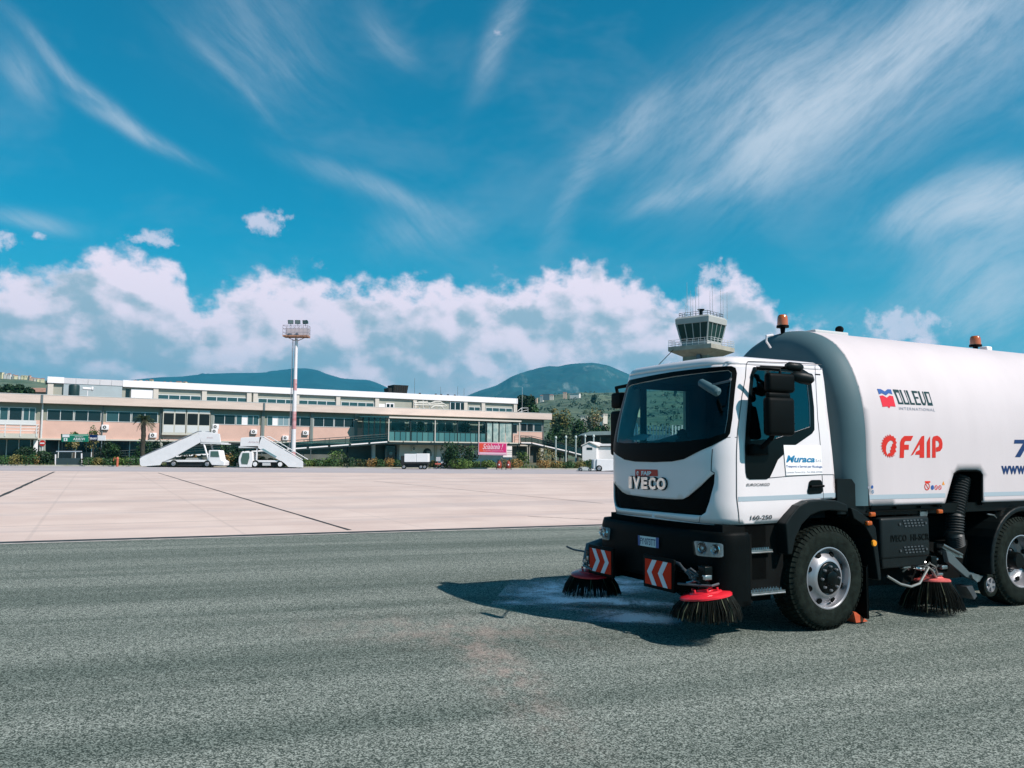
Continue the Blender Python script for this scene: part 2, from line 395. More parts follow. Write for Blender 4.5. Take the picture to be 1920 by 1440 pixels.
# ------------------------------------------------------------------ the road sweeper: local axes s (towards the rear), t (towards the far side), z
PHI = math.radians(27.5)
TD = np.array([math.cos(PHI), math.sin(PHI), 0]); TN = np.array([-math.sin(PHI), math.cos(PHI), 0])
TO = np.array(ground(1556, 1183))
truck = empty('road_sweeper_truck', tuple(TO), PHI, 'large white road sweeper truck with grey-fronted tank body, brushes and red chevron panels', 'truck')
TC = 1.04                                       # lateral centre of the truck
def onside(u, v, t):
    d = ray(u, v); k = ((TO + TN * t - CP) @ TN) / (d @ TN); q = CP + k * d - TO; return (float(q @ TD), float(q[2]))
def onfront(u, v, s):
    d = ray(u, v); k = ((TO + TD * s - CP) @ TD) / (d @ TD); q = CP + k * d - TO; return (float(q @ TN), float(q[2]))
def P(u, v, t): s, z = onside(u, v, t); return Vector((s, t, z))
def F(u, v, s): t, z = onfront(u, v, s); return Vector((s, t, z))
tprojv = lambda q: proj(TO + TD * q[0] + TN * q[1] + np.array([0, 0, q[2]]))

class Wrap:                                    # a body skin wound round the cab: p = length along the ring (0 at the nose, + on the near side)
    def __init__(s, front, hw, corner, sr, hwz, frz, bulge=.06):
        s.tc = TC; s.hw = hw; s.sr = sr; s.hwz = hwz; s.frz = frz; s.front = front
        pts = []
        xf = hw - corner
        for i in range(30): x = xf * i / 30; pts.append((front + bulge * (x / hw) ** 2 * 1.0, x))
        y0 = front + bulge * (xf / hw) ** 2; sl = 2 * bulge * xf / hw ** 2
        A = Vector((y0, xf)); D = Vector((y0 + corner * 1.05, hw)); B = A + Vector((sl, 1)) * corner * .62; Cc = D - Vector((1, 0)) * corner * .62
        for i in range(25):
            t = i / 24; pts.append(tuple(A * (1 - t) ** 3 + B * 3 * t * (1 - t) ** 2 + Cc * 3 * t * t * (1 - t) + D * t ** 3))
        x = D[0] + .03
        while x < sr + .5: pts.append((x, hw)); x += .03
        s.pts = np.array(pts); seg = np.hypot(*(np.diff(s.pts, axis=0).T)); s.P = np.concatenate([[0], np.cumsum(seg)])
    def xyz(w, p, z, off=0.):
        if off:
            e = 2e-3; a = w.xyz(p, z); u_ = w.xyz(p + e, z) - a; v_ = w.xyz(p, z + e) - a; n = u_.cross(v_).normalized(); return a + n * off
        ap = abs(p); s_ = float(np.interp(ap, w.P, w.pts[:, 0])); x = float(np.interp(ap, w.P, w.pts[:, 1])); sg = 1 if p > 0 else -1
        k = (w.frz(z) - w.sr) / (w.front - w.sr)
        return Vector((w.sr + (s_ - w.sr) * k, w.tc - sg * x * w.hwz(z) / w.hw, z))
    def prep(w, z0, z1, pmax):
        ps = np.linspace(-1.3, pmax, 170); zs = np.linspace(z0, z1, 90); w.G = []
        for p in ps:
            for z in zs:
                q = w.xyz(p, z); n = (w.xyz(p, z, .01) - q) * 100; g = TO + TD * q[0] + TN * q[1] + np.array([0, 0, q[2]])
                nw = TD * n[0] + TN * n[1] + np.array([0, 0, n[2]])
                if nw @ (g - CP) < 0:
                    a, b = proj(g); w.G.append((a, b, p, z))
        w.G = np.array(w.G)
    def pix(w, u, v):
        i = np.argmin((w.G[:, 0] - u) ** 2 + (w.G[:, 1] - v) ** 2); p, z = w.G[i, 2], w.G[i, 3]
        for _ in range(6):
            f = lambda p, z: np.array(tprojv(w.xyz(p, z))); a = f(p, z); e = 1e-4
            J = np.array([(f(p + e, z) - a) / e, (f(p, z + e) - a) / e]).T
            try: d = np.linalg.solve(J, np.array([u, v]) - a)
            except Exception: break
            if abs(d[0]) > .08 or abs(d[1]) > .08: d = d * .08 / max(abs(d))
            p += d[0]; z += d[1]
        return float(p), float(z)
    def px(w, pts): return [w.pix(*q) for q in pts]
    def skin(w, mb, outline, holes=(), step=.05, off=0., m=0, smooth=True):
        vs, fs = cdt(outline, holes, step)
        return mb.add([w.xyz(p, z, off) for p, z in vs], fs, m, smooth)
    def line(w, mb, pts, width, off, m=0):
        pts = densify(pts, .06, False); L = []; R_ = []
        for i, q in enumerate(pts):
            a = pts[max(0, i - 1)]; b = pts[min(len(pts) - 1, i + 1)]; d = Vector((b[0] - a[0], b[1] - a[1])).normalized(); n = Vector((-d.y, d.x)) * width / 2
            L.append(w.xyz(q[0] + n.x, q[1] + n.y, off)); R_.append(w.xyz(q[0] - n.x, q[1] - n.y, off))
        mb.grid([L, R_], m)
    def text(w, mb, tm, off, m=0):
        v, f = tm; mb.add([w.xyz(p, z, off) for p, z in v], f, m)
def smoothf(x, a, b): t = max(0, min(1, (x - a) / (b - a))); return t * t * (3 - 2 * t)
CW = Wrap(-1.43, .98, .30, .25, lambda z: .98 - .10 * smoothf(z, 1.75, 2.95) - .03 * smoothf(z, 1.25, 1.0), lambda z: -1.43 + .22 * smoothf(z, 1.72, 3.0) - .0 * z + .03 * smoothf(z, 1.3, 1.0), .09)
CW.prep(1.0, 2.8, 2.75)
mirror_ = lambda pts: [(-p, z) for p, z in pts][::-1]

# ---- outlines read off the photograph, laid on the cab skin
ws_out = CW.px([(1181, 713), (1264, 697), (1340, 688.5), (1371, 686.5), (1379, 690), (1381.5, 700), (1378, 730), (1373, 784), (1368.5, 813), (1363, 821), (1335, 836), (1283, 861), (1260, 865.5), (1228, 866.5), (1192, 865.6), (1172, 862), (1157, 853), (1149, 842), (1151.5, 815), (1162, 766), (1173, 722)])
ws_glass = CW.px([(1184, 722), (1264, 706), (1340, 697), (1366, 694.5), (1372, 699), (1369, 730), (1364, 785), (1359, 812), (1330, 822), (1283, 828), (1228, 830), (1172, 831), (1157, 829), (1161, 800), (1168, 766), (1178, 726)])
gr_out = CW.px([(1340.3, 887), (1339, 907), (1330, 941), (1323, 961), (1314, 967), (1229, 959.5), (1160, 952.3), (1153, 948), (1149, 930), (1147, 903), (1153, 906.9), (1167, 922.5), (1176.3, 927.2), (1220, 933.4), (1265.3, 936.3), (1279.4, 935.8), (1289, 931), (1312, 911.6), (1334, 891)])
bot = CW.px([(1153, 962), (1229, 970), (1311, 980), (1350, 983), (1385, 984), (1430, 982), (1475, 979), (1483, 965), (1497, 948), (1514, 939), (1540, 937.5)])
rear = CW.px([(1567, 934), (1564, 889), (1558, 830), (1551, 770), (1545, 715), (1541, 690)])
ZT = 2.66
near = bot + rear + [(rear[-1][0] - .012, ZT)]
outline = near + mirror_(near)
win_out = CW.px([(1412, 688), (1407, 702), (1401.7, 754), (1397.5, 806), (1395.8, 837), (1397.5, 885), (1399.6, 895), (1405, 899), (1437, 898.5), (1443, 895), (1449.6, 881), (1458, 862), (1468, 852.7), (1475, 843), (1493, 833), (1522, 813), (1526.5, 806), (1525.6, 764), (1520.4, 716), (1514, 698), (1506, 693), (1460, 690)])
win_glass = CW.px([(1420, 694), (1413, 701), (1408, 753), (1404, 815), (1407, 826), (1455, 822), (1519, 800), (1518, 760), (1513, 712), (1507, 700), (1460, 696)])
win_hole = win_glass
body = MB()
CW.skin(body, outline, [ws_glass, gr_out, win_hole, mirror_(win_hole)], .045)
# roof: rings closing over the top
def ring_at(z, scale, zc, n=60):
    out = []
    pr = rear[-1][0] - .02
    for i in range(n + 1):
        p = -pr + 2 * pr * i / n; q = CW.xyz(p, min(z, ZT)); c = Vector((-.5, TC, z))
        out.append(Vector((c.x + (q.x - c.x) * scale[0], c.y + (q.y - c.y) * scale[1], zc)))
    return out
rg = [ring_at(ZT, (1, 1), ZT), ring_at(ZT, (.995, .993), ZT + .03), ring_at(ZT, (.97, .975), ZT + .062), ring_at(ZT, (.92, .935), ZT + .085), ring_at(ZT, (.75, .8), ZT + .108), ring_at(ZT, (.4, .45), ZT + .125), ring_at(ZT, (.02, .02), ZT + .13)]
for g in rg: g.append(g[0].lerp(g[-1], .0).copy())
body.grid([r_[:-1] + [r_[0]] for r_ in rg], 0, True)
# rear wall
rw = [[CW.xyz(p, z) for p, z in rear + [near[-1]]], [CW.xyz(-p, z) for p, z in rear + [near[-1]]]]
body.grid(rw, 0, False)
body.grid([[r_[0] for r_ in rg], [r_[-2] for r_ in rg]], 0, False)
cab = body.build('cab', white_paint, truck, auto=32, solid=.018)

# black surround of the windscreen, grille, windows
fr = MB(); CW.skin(fr, ws_out, [ws_glass], .045, .006)
fr.build('windscreen_surround', black_trim, truck)
g = MB(); CW.skin(g, ws_glass, [], .06, -.004); wsc = g.build('windscreen', screen_glass, truck)
gb = MB(); CW.skin(gb, gr_out, [], .05, -.035)
gw = CW.px([(1160, 940), (1225, 947), (1300, 953)])
grl = gb.build('grille', black_matt, truck)
sl_ = MB()
for k in range(7):
    a = [(1156 + k * .6, 911 + k * 5.6), (1175 + 5 * k, 926 + k * 4.0), (1260, 939 + k * 3.6), (1318 + k * .3, 931 + k * 4.9)]
    CW.line(sl_, CW.px(a[1:]), .012, -.02)
sl_.build('slat', black_plastic, grl)
wt = MB(); CW.skin(wt, win_out, [win_glass], .05, .006); wt2 = MB(); CW.skin(wt2, mirror_(win_out), [mirror_(win_glass)], .05, .006)
wt.build('window_trim', black_gloss, truck); wt2.build('window_trim', black_gloss, truck)
gg = MB(); CW.skin(gg, win_glass, [], .08, -.004); gg.build('side_window', side_glass, truck)
gg = MB(); CW.skin(gg, mirror_(win_glass), [], .08, -.004); gg.build('side_window', glass_mat('far side glass', (.75, .88, .88), .4), truck)
# seams
def seam_(pts, w): q = MB(); CW.line(q, pts, w, .003); q.build('panel_seam', seam, truck)
door_l = CW.px([(1540, 683.5), (1470, 680), (1402, 677.5), (1399, 684), (1397.5, 708), (1391, 743), (1383, 806), (1381, 847), (1381, 931), (1384, 956), (1386, 981)])
seam_(door_l, .009)
door_r = CW.px([(1528, 684), (1533, 785), (1541, 887), (1544, 936)])
seam_(door_r, .006)
seam_(CW.px([(1437, 896.5), (1477, 893), (1542, 889.8), (1563, 889.8)]), .006)
seam_(CW.px([(1336, 842), (1334, 870), (1333.5, 883), (1340, 887)]), .008)
seam_(CW.px([(1364, 820), (1383, 820)]), .006)
seam_(CW.px([(1154, 952), (1155, 962)]), .006); seam_(CW.px([(1313, 968), (1311, 980)]), .006)
# grey stripe along the door, lettering and the door sticker
st = MB(); CW.line(st, CW.px([(1384, 936), (1440, 934), (1500, 931.5), (1544, 929), (1567, 928)]), .046, .0022); st.build('stripe', stripe_grey, truck)
def rect_pz(w, pts):                             # bilinear patch between four photo corners (tl, tr, br, bl)
    c = w.px(pts)
    def f(x, y): a = [c[0][i] * (1 - x) + c[1][i] * x for i in (0, 1)]; b = [c[3][i] * (1 - x) + c[2][i] * x for i in (0, 1)]; return (b[0] * (1 - y) + a[0] * y, b[1] * (1 - y) + a[1] * y)
    return f
def put_text(w, s, corners, m, off=.004, name='lettering', parent=None, **k):
    v, f = fit(text2d(s, 1, **k), 0, 1, 0, 1); R = rect_pz(w, corners); mb = MB(); mb.add([w.xyz(*R(*q), off) for q in v], f); mb.recalc = False
    return mb.build(name, m, parent or truck)
dec = MB(); dc = CW.px([(1468, 834.5), (1538, 835), (1541, 889), (1473, 891.5)]); CW.skin(dec, dc, [], .1, .009); decal = dec.build('door_sticker', decal_white, truck)
put_text(CW, 'Muraca', [(1472.5, 853.5), (1526, 855.5), (1526.5, 867), (1472.5, 867)], text_blue, .011, parent=decal, bold=.035, shear=.28)
put_text(CW, 'S.r.l.', [(1528, 861), (1538, 861), (1538.5, 866), (1528, 866)], text_grey, .011, parent=decal)
put_text(CW, "Trasporti e Servizi per l'Ecologia", [(1472.5, 872), (1540, 873), (1540.5, 878), (1472.5, 877.5)], logo_blue, .011, parent=decal, bold=.01)
put_text(CW, 'Lamezia Terme (Cz) . Tel. 0968 437388', [(1474, 884), (1540, 883.4), (1540.5, 887), (1474, 888)], text_grey, .011, parent=decal)
put_text(CW, 'EUROCARGO', [(1399, 906.5), (1442.5, 905.5), (1442.5, 911), (1399, 911.5)], dull_metal, .006, bold=.01, shear=.2)
put_text(CW, '160-250', [(1406, 966.5), (1447, 965), (1447, 973), (1406, 975)], dull_metal, .006, bold=.015, shear=.1)
# maker's name on the nose, red sticker above it
bd = MB(); CW.skin(bd, roundp(CW.px([(1191.5, 880), (1233.5, 880.5), (1234, 893), (1191.5, 892.5)]), .06), [], .1, .004); nb = bd.build('nose_sticker', logo_red, truck)
put_text(CW, 'FAIP', [(1203.5, 883), (1222, 883.5), (1222, 891.5), (1203.5, 891)], decal_white, .007, parent=nb, bold=.04)
e_ = MB(); c_ = [(1196.6 + 2.1 * math.cos(a), 887.2 + 4.1 * math.sin(a)) for a in [i * math.pi / 6 for i in range(12)]]; h_ = [(1197.2 + 1.0 * math.cos(a), 887.8 + 2.3 * math.sin(a)) for a in [i * math.pi / 6 for i in range(12)]]
CW.skin(e_, CW.px(c_), [CW.px(h_)], .02, .007); e_.build('emblem', decal_white, nb)
for ch, x0, x1 in (('I', 1183, 1188.5), ('V', 1191, 1204), ('E', 1206.5, 1218), ('C', 1220.5, 1233), ('O', 1235.5, 1251.5)):
    y0 = 893.2 + (x0 - 1182) * .045; y1 = 915 + (x0 - 1182) * .06
    c4 = [(x0, y0), (x1, y0 + .5), (x1, y1 + .5), (x0, y1)]
    v, f = fit(text2d(ch, 1, bold=.045), 0, 1, 0, 1); R = rect_pz(CW, c4); mb = MB(); mb.recalc = False
    mb.add([CW.xyz(*R(*q), .016) for q in v], f)
    o = mb.build('nose_letter', mat('letter chrome', (.72, .74, .72), .2, 1., var=.25, vscale=14), truck); s_ = o.modifiers.new('solid', 'SOLIDIFY'); s_.thickness = .014; s_.offset = 1
    v, f = fit(text2d(ch, 1, bold=.075), -.07, 1.07, -.06, 1.06); mb = MB(); mb.recalc = False; mb.add([CW.xyz(*R(*q), .004) for q in v], f); mb.build('letter_edge', black_trim, o)
# door handle
hd = MB(); CW.skin(hd, roundp(CW.px([(1517, 900), (1540, 899.5), (1542, 925), (1512.5, 927)]), .22), [], .04, .007); h0 = hd.build('door_handle', black_gloss, truck)
hb = MB(); a, b = CW.px([(1519, 912), (1537, 911)]); hb.tube([CW.xyz(*a, .01), CW.xyz(a[0] - .02, a[1], .035), CW.xyz(b[0] + .02, b[1], .035), CW.xyz(*b, .01)], .012, 8); hb.build('grip', black_plastic, h0)
# corner marker lamp at the roof edge
q = MB(); CW.skin(q, chaikin(CW.px([(1372, 672), (1391, 670), (1391, 676), (1374, 678)]), 2), [], .04, .006) if False else q.rbox(-1.13, -1.05, .19, .24, 2.66, 2.69, .01); q.build('marker_lamp', lens_glass, truck)
# creases on the front corner (pressed lines in the panel)
cr = MB()
for a in ([(1345, 893), (1362, 880), (1383, 862)], [(1350, 740 + 165), (1368, 893), (1382, 880)]):
    CW.line(cr, CW.px(a), .035, .003)
MATS_cr = white_paint

# ---- inside the cab
inn = MB(); inn.box(-1.28, -.78, .16, 1.92, 1.32, 1.70)
inn.hexa([(-.78, .16, 1.32), (-.72, .16, 1.32), (-.72, 1.92, 1.32), (-.78, 1.92, 1.32), (-.95, .16, 1.80), (-.85, .16, 1.80), (-.85, 1.92, 1.80), (-.95, 1.92, 1.80)])
inn.hexa([(-1.30, .18, 1.66), (-.85, .18, 1.66), (-.85, 1.90, 1.66), (-1.30, 1.90, 1.66), (-1.22, .18, 1.74), (-.88, .18, 1.80), (-.88, 1.90, 1.80), (-1.22, 1.90, 1.74)])
inn.build('dashboard', dash_mat, truck, bevel=.01)
cl_ = MB(); cl_.box(-1.05, .10, .12, 1.96, 1.12, 1.30); cl_.box(.02, .10, .14, 1.94, 1.2, 2.62); cl_.box(-.24, .05, 1.86, 1.925, 1.3, 2.62); cl_.box(-1.0, .05, 1.86, 1.925, 2.53, 2.62); q_ = P(1204, 780, 1.93).x; cl_.box(q_ - .03, q_ + .03, 1.88, 1.93, 1.6, 2.6); cl_.box(-.98, .05, .22, 1.86, 2.60, 2.645); cl_.build('cab_lining', seat_mat, truck)
for t0, k in ((.45, 0), (1.5, 1)):
    sb = MB(); sb.rbox(-.62, -.12, t0 - .25, t0 + .25, 1.38, 1.55, .05)
    sb.add([], []); sb.hexa([(-.14, t0 - .24, 1.5), (-.02, t0 - .24, 1.5), (-.02, t0 + .24, 1.5), (-.14, t0 + .24, 1.5), (-.08, t0 - .2, 2.08), (0.01, t0 - .2, 2.08), (0.01, t0 + .2, 2.08), (-.08, t0 + .2, 2.08)])
    sb.rbox(-.1, .01, t0 - .13, t0 + .13, 2.1, 2.28, .04)
    sb.build('seat', seat_mat, truck, bevel=.02)
sw = MB(); cc = Vector((-.72, 1.5, 1.80)); ax = Vector((.45, 0, .9)).normalized(); rr = sw.ring(cc, ax, .21, 24); sw.tube(rr + [rr[0]], .016, 6); sw.tube([cc, cc - ax * .2], .03, 6)
for a in (0, 8, 16): sw.tube([cc, rr[a]], .012, 5)
sw.build('steering_wheel', black_plastic, truck)
pp = MB(); q4 = [F(1172, 824.5, -1.12), F(1208, 825.5, -1.12), F(1222, 815, -1.0), F(1199, 815, -1.0)]; pp.prism(q4, (0, 0, .006)); pp.build('paper', paper_mat, truck)
pp = MB(); pp.add([F(u, v, .012) for u, v in ((1284, 763), (1304, 763), (1306, 781), (1288, 784))], [(0, 1, 2, 3)]); pp.build('notice', mat('notice blue', (.05, .13, .19), .6), truck)
tdy = MB(); tdy.lathe([(0, 0), (.07, .01), (.09, .07), (.08, .14), (.0, .17)], (-.80, 1.30, 1.79), n=12); tdy.lathe([(0, 0), (.05, .01), (.065, .055), (.05, .10), (0, .12)], (-.80, 1.30, 1.93), n=12); tdy.build('dash_ornament', seat_mat, truck)

# ---- front overhead mirror hung outside the windscreen
fm = MB(); a = F(1312, 716, -1.5); b = F(1348, 737, -1.5); d = (b - a); 
fm.tube([a, a + d * .08, a + d * .5, a + d * .92, b], .04, 10, rs=[.02, .04, .045, .045, .022]); f1 = fm.build('front_mirror', grey_paint, truck)
fa = MB(); fa.tube([F(1335, 722, -1.5), F(1368, 714, -1.42), Vector((-1.08, .2, 2.52))], .012, 6); fa.build('arm', dull_metal, f1)

# ---- door mirrors
def rb_px(mb, pts, t, d, r):                     # rounded block between two photo corners on plane t, d thick to the near side
    a = P(*pts[0], t); b = P(*pts[1], t); mb.rbox(a.x, b.x, t - d, t, b.z, a.z, r, seg=4)
mm = MB(); rb_px(mm, [(1427.5, 744), (1479, 818)], -.10, .10, .04); m1 = mm.build('door_mirror', black_plastic, truck)
mm = MB(); rb_px(mm, [(1430, 699), (1480, 738)], -.10, .09, .035); mm.rbox(-.95, -.66, -.18, -.12, 2.31, 2.37, .02); mm.build('wide_mirror', black_plastic, m1)
mm = MB()
mm.tube([P(1418, 690, -.02), P(1440, 691, -.08), P(1462, 693, -.14), P(1462, 702, -.15)], .018, 8)
mm.build('mirror_arm', black_plastic, m1); mm = MB(); mm.tube([P(1410, 840, .06), P(1430, 838, -.02), P(1446, 822, -.12), P(1450, 812, -.14)], .026, 8); mm.rbox(-1.0, -.80, -.02, .07, 1.76, 1.87, .02)
mm.tube([P(1425, 688, .05), P(1480, 690, -.1), P(1510, 700, -.14)], .016, 8)
mm.build('mirror_arm', black_plastic, m1)
mm = MB(); a = P(1483, 703, -.14); b = P(1525, 713, -.2); mm.tube([a, a.lerp(b, .15), a.lerp(b, .5), a.lerp(b, .85), b], .05, 10, rs=[.02, .05, .065, .06, .02]); mm.build('kerb_mirror', fender_mat, truck)
mm = MB(); a = P(1473, 686, -.12); b = P(1505, 689, -.16); mm.tube([a, a.lerp(b, .2), a.lerp(b, .8), b], .05, 10, rs=[.02, .045, .045, .02]); mm.build('side_camera', fender_mat, truck)
mm = MB(); sf = -1.06
mm.rbox(sf - .02, sf + .10, 2.10, 2.34, 1.74, 2.28, .04, seg=4); m2 = mm.build('door_mirror', black_plastic, truck)
mm = MB(); mm.rbox(sf - .02, sf + .09, 2.10, 2.32, 2.31, 2.50, .035, seg=4); mm.build('wide_mirror', black_plastic, m2)
mm = MB(); mm.tube([(sf + .05, 1.90, 2.54), (sf, 2.0, 2.57), (sf, 2.22, 2.56), (sf + .03, 2.22, 2.45)], .022, 8); mm.build('mirror_arm', black_plastic, m2); mm = MB(); mm.tube([(sf + .1, 1.98, 1.78), (sf + .05, 2.12, 1.78), (sf + .04, 2.2, 1.9)], .024, 8); mm.build('mirror_arm', black_plastic, m2)
mm = MB(); mm.tube([(-1.1, 1.35, 2.75), (-1.0, 1.2, 2.92)], .004, 5); mm.build('roof_aerial', black_plastic, truck)

# ---- bumper
BW = Wrap(-1.50, 1.075, .22, -.9, lambda z: 1.075 - .015 * smoothf(z, .95, 1.05), lambda z: -1.50 + .03 * smoothf(z, .95, 1.06), .09)
BW.prep(.2, 1.15, 1.7)
bz0 = .33
bo = BW.px([(1300, 992), (1350, 996), (1385, 999), (1404, 1003), (1407, 1012)]) 
pe = BW.pix(1407, 1060)[0]
low = [(pe, .34), (1.0, .32), (.80, .33), (.66, .42), (.62, .50)]
upn = [(.0, 1.06), (.75, 1.06), (1.02, 1.05), (pe - .03, 1.03), (pe, 1.0)]
bo = [(.0, .50)] + [(x, z) for x, z in low[::-1]] + upn[::-1][0:4]
outl = low[::-1] + [(pe, 1.0), (pe - .03, 1.03)]
full = outl + mirror_(outl)
bb_ = MB(); BW.skin(bb_, full, [], .05)
bum = bb_.build('bumper', black_plastic, truck, solid=.05)
bi = MB(); bi.box(-1.30, -.75, .10, 1.98, .55, 1.09); bi.box(-1.2, -.4, .2, 1.88, .42, .7); bi.box(-1.12, -1.0, .03, 2.05, .35, 1.0); bi.build('front_crossmember', black_matt, truck)
# headlights
def headlight(c4, sg):
    hl = MB(); o = roundp(BW.px(c4), .15) if sg > 0 else [(-p, z) for p, z in roundp(BW.px(c4), .15)][::-1]
    BW.skin(hl, o, [], .04, .004); h = hl.build('headlight', mat('lamp housing', (.40, .44, .46), .25, .5, var=.2, vscale=25), truck)
    cx = sum(p for p, z in o) / len(o); cz = sum(z for p, z in o) / len(o)
    for k, r in ((-.085, .052), (.055, .058)):
        q = BW.xyz(cx + sg * k * -1, cz + .008, .006); n = (BW.xyz(cx, cz, .1) - BW.xyz(cx, cz)).normalized(); b = MB()
        b.lathe([(r, 0), (r * .96, .012), (r * .8, .004), (r * .45, -.0), (r * .30, .012), (0, .018)], q, n, 20, ms=[0, 0, 1, 1, 0]); b.recalc = False
        b.build('reflector', [chrome, mat('lamp dark', (.05, .07, .08), .12, .7)], h)
    g = MB(); BW.skin(g, o, [], .04, .03); g.build('lens', lens_glass, h)
    return h
c4h = [(1301.5, 1013.5), (1356, 1019), (1356.5, 1045), (1306, 1041.5)]
headlight(c4h, 1); headlight(c4h, -1)
# number plate
pl = MB(); c = BW.px([(1198, 1003.5), (1237, 1008.5), (1237, 1028), (1198.5, 1022)]); BW.skin(pl, c, [], .1, .012); plate = pl.build('number_plate', plate_white, truck)
for a, b in ((0, .1), (.87, 1)):
    R = rect_pz(BW, [(1198, 1003.5), (1237, 1008.5), (1237, 1028), (1198.5, 1022)]); q = MB(); q.add([BW.xyz(*R(x, y), .0135) for x, y in ((a, 0), (b, 0), (b, 1), (a, 1))], [(0, 1, 2, 3)]); q.build('plate_band', logo_blue, plate)
put_text(BW, 'FY·073TT', [(1202.5, 1007.5), (1231, 1011.5), (1231, 1024), (1202.5, 1019.5)], logo_navy, .0145, parent=plate, bold=.01)
# chevron panels
def chevron(t0, t1, sx, d):
    s0 = -1.63; z0, z1 = .455, .705; b = MB(); b.rbox(s0, s0 + .03, t0 - .035, t1 + .035, z0 - .035, z1 + .035, .008); o = b.build('chevron_panel', black_plastic, truck)
    w, h = t1 - t0, z1 - z0
    b = MB(); b.box(s0 - .004, s0 + .001, t0, t1, z0, z1); b.build('red_field', refl_orange, o)
    for k in (0, 1):
        x = .12 + .42 * k; a = [(x, 0), (x + .17, 0), (x + .17 + .2, .5), (x + .17, 1), (x, 1), (x + .2, .5)]
        if d < 0: a = [(1 - p, q) for p, q in a]
        b = MB(); b.prism([(s0 - .005, t0 + (1 - p) * w, z0 + q * h) for p, q in a], (-.002, 0, 0)); b.build('chevron', refl_white, o)
    return o
chevron(.465, .885, 0, -1); chevron(1.50, 1.92, 0, 1)
# ---- brushes
def brush(c, rd, rb, zb, tilt, n, mt, seed, pale=.12):
    rnd = random.Random(seed); b = MB(); c = Vector(c); T = Matrix.Rotation(tilt[0], 3, 'Y') @ Matrix.Rotation(tilt[1], 3, 'X')
    for i in range(n):
        a = 2 * math.pi * (i + rnd.uniform(-.4, .4)) / n; row = i % 3; r0 = rd * (.78 + .09 * row); r1 = rb * (.80 + .1 * row) * rnd.uniform(.93, 1.06)
        da = a + rnd.uniform(-.06, .06); p0 = T @ Vector((r0 * math.cos(a), r0 * math.sin(a), -.03)) + c
        p1 = T @ Vector((r1 * math.cos(da), r1 * math.sin(da), 0)) + c; p1.z = zb + rnd.uniform(0, .035); mid = (p0 + p1) / 2 + Vector((math.cos(a), math.sin(a), 0)) * .02
        w = rnd.uniform(.003, .0065); m = 1 if rnd.random() < pale else 0
        b.tube([p0, mid, p1], w, 3, m, rs=[w, w, w * .55])
    o = b.build('brush', [bristle, bristle_pale], truck)
    d = MB(); ax = T @ Vector((0, 0, 1))
    d.lathe([(0, .045), (rd * .3, .045), (rd * .34, .03), (rd * .60, .026), (rd * .64, .014), (rd * .93, .002), (rd, -.012), (rd, -.028), (rd * .9, -.034), (0, -.034)], c, ax, 36)
    for k in range(6):
        a = k * math.pi / 3; d.cyl(c + T @ Vector((rd * .5 * math.cos(a), rd * .5 * math.sin(a), .03)), c + T @ Vector((rd * .5 * math.cos(a), rd * .5 * math.sin(a), .055)), .012, n=6)
    d.build('brush_disc', mt, o)
    mo = MB(); mo.cyl(c + ax * .06, c + ax * .22, .055, n=14); mo.cyl(c + ax * .14, c + ax * .17, .075, n=8); mo.rbox(c.x - .05, c.x + .05, c.y - .05, c.y + .05, c.z + .12, c.z + .26, .012); mo.build('motor', black_gloss, o)
    return o
b1 = brush((-1.50, .12, .455), .245, .325, .225, (-.10, -.10), 520, red_paint, 1, .10)
b2 = brush((-1.50, 2.09, .40), .235, .33, .15, (-.05, .06), 480, red_paint, 2, .03)
b3 = brush((1.80, .16, .385), .20, .33, .045, (.06, -.1), 520, pink_red, 3, .03)
# arms and hoses of the front brushes
def junk(c, spread, n, seed, names=('bracket',), par=None, m=None):
    rnd = random.Random(seed); b = MB()
    for i in range(n):
        p = Vector(c) + Vector([rnd.uniform(-1, 1) * k for k in spread]); q = p + Vector([rnd.uniform(-1, 1) * k * .7 for k in spread])
        if i % 3 == 0: b.rbox(min(p.x, q.x), max(p.x, q.x) + .02, min(p.y, q.y), max(p.y, q.y) + .02, min(p.z, q.z), max(p.z, q.z) + .015, .004)
        elif i % 3 == 1: b.cyl(p, q, rnd.uniform(.008, .02), n=8)
        else: b.tube([p, (p + q) / 2 + Vector((0, -.02, .03)), q], rnd.uniform(.006, .011), 6)
    return b.build(names[0], m or [steel], par or truck)
for o_, c, sg in ((b1, (-1.50, .13, .455), 1), (b2, (-1.50, 2.09, .40), -1)):
    b = MB(); c = Vector(c)
    b.tube([c + Vector((-.08, .45 * sg, .22)), c + Vector((-.02, .2 * sg, .18)), c + Vector((0, .05 * sg, .12))], .028, 8); b.tube([c + Vector((.05, .0, .22)), c + Vector((.25, .12 * sg, .3)), c + Vector((.45, .2 * sg, .28))], .035, 8)
    b.build('arm', black_gloss, o_)
    b = MB()
    for k in range(4): b.tube([c + Vector((-.05 + .03 * k, .42 * sg, .26 - .02 * k)), c + Vector((-.1 + .02 * k, .25 * sg, .26 - .03 * k)), c + Vector((-.10, .08 * sg, .14 + .03 * k)), c + Vector((-.05, -.02 * sg, .1 + .02 * k))], .009, 6)
    b.tube([c + Vector((-.14, .22 * sg, .07)), c + Vector((-.12, .02 * sg, .085)), c + Vector((-.02, -.12 * sg, .09)), c + Vector((.08, -.10 * sg, .10))], .012, 6)
    b.build('hose', mat('hose', (.09, .10, .11), .3, .2), o_)
    junk(c + Vector((-.04, .06 * sg, .11)), (.09, .12, .05), 14, 5 + sg, ('bracket',), o_)
b = MB(); b.tube([(-1.5, 2.2, .62), (-1.52, 2.45, .62), (-1.52, 2.6, .64)], .012, 6); b.tube([(-1.5, 2.2, .5), (-1.45, 2.22, .68), (-1.3, 2.1, .75), (-1.1, 2.0, .7)], .05, 8); b.build('spray_pipe', dull_metal, b2)

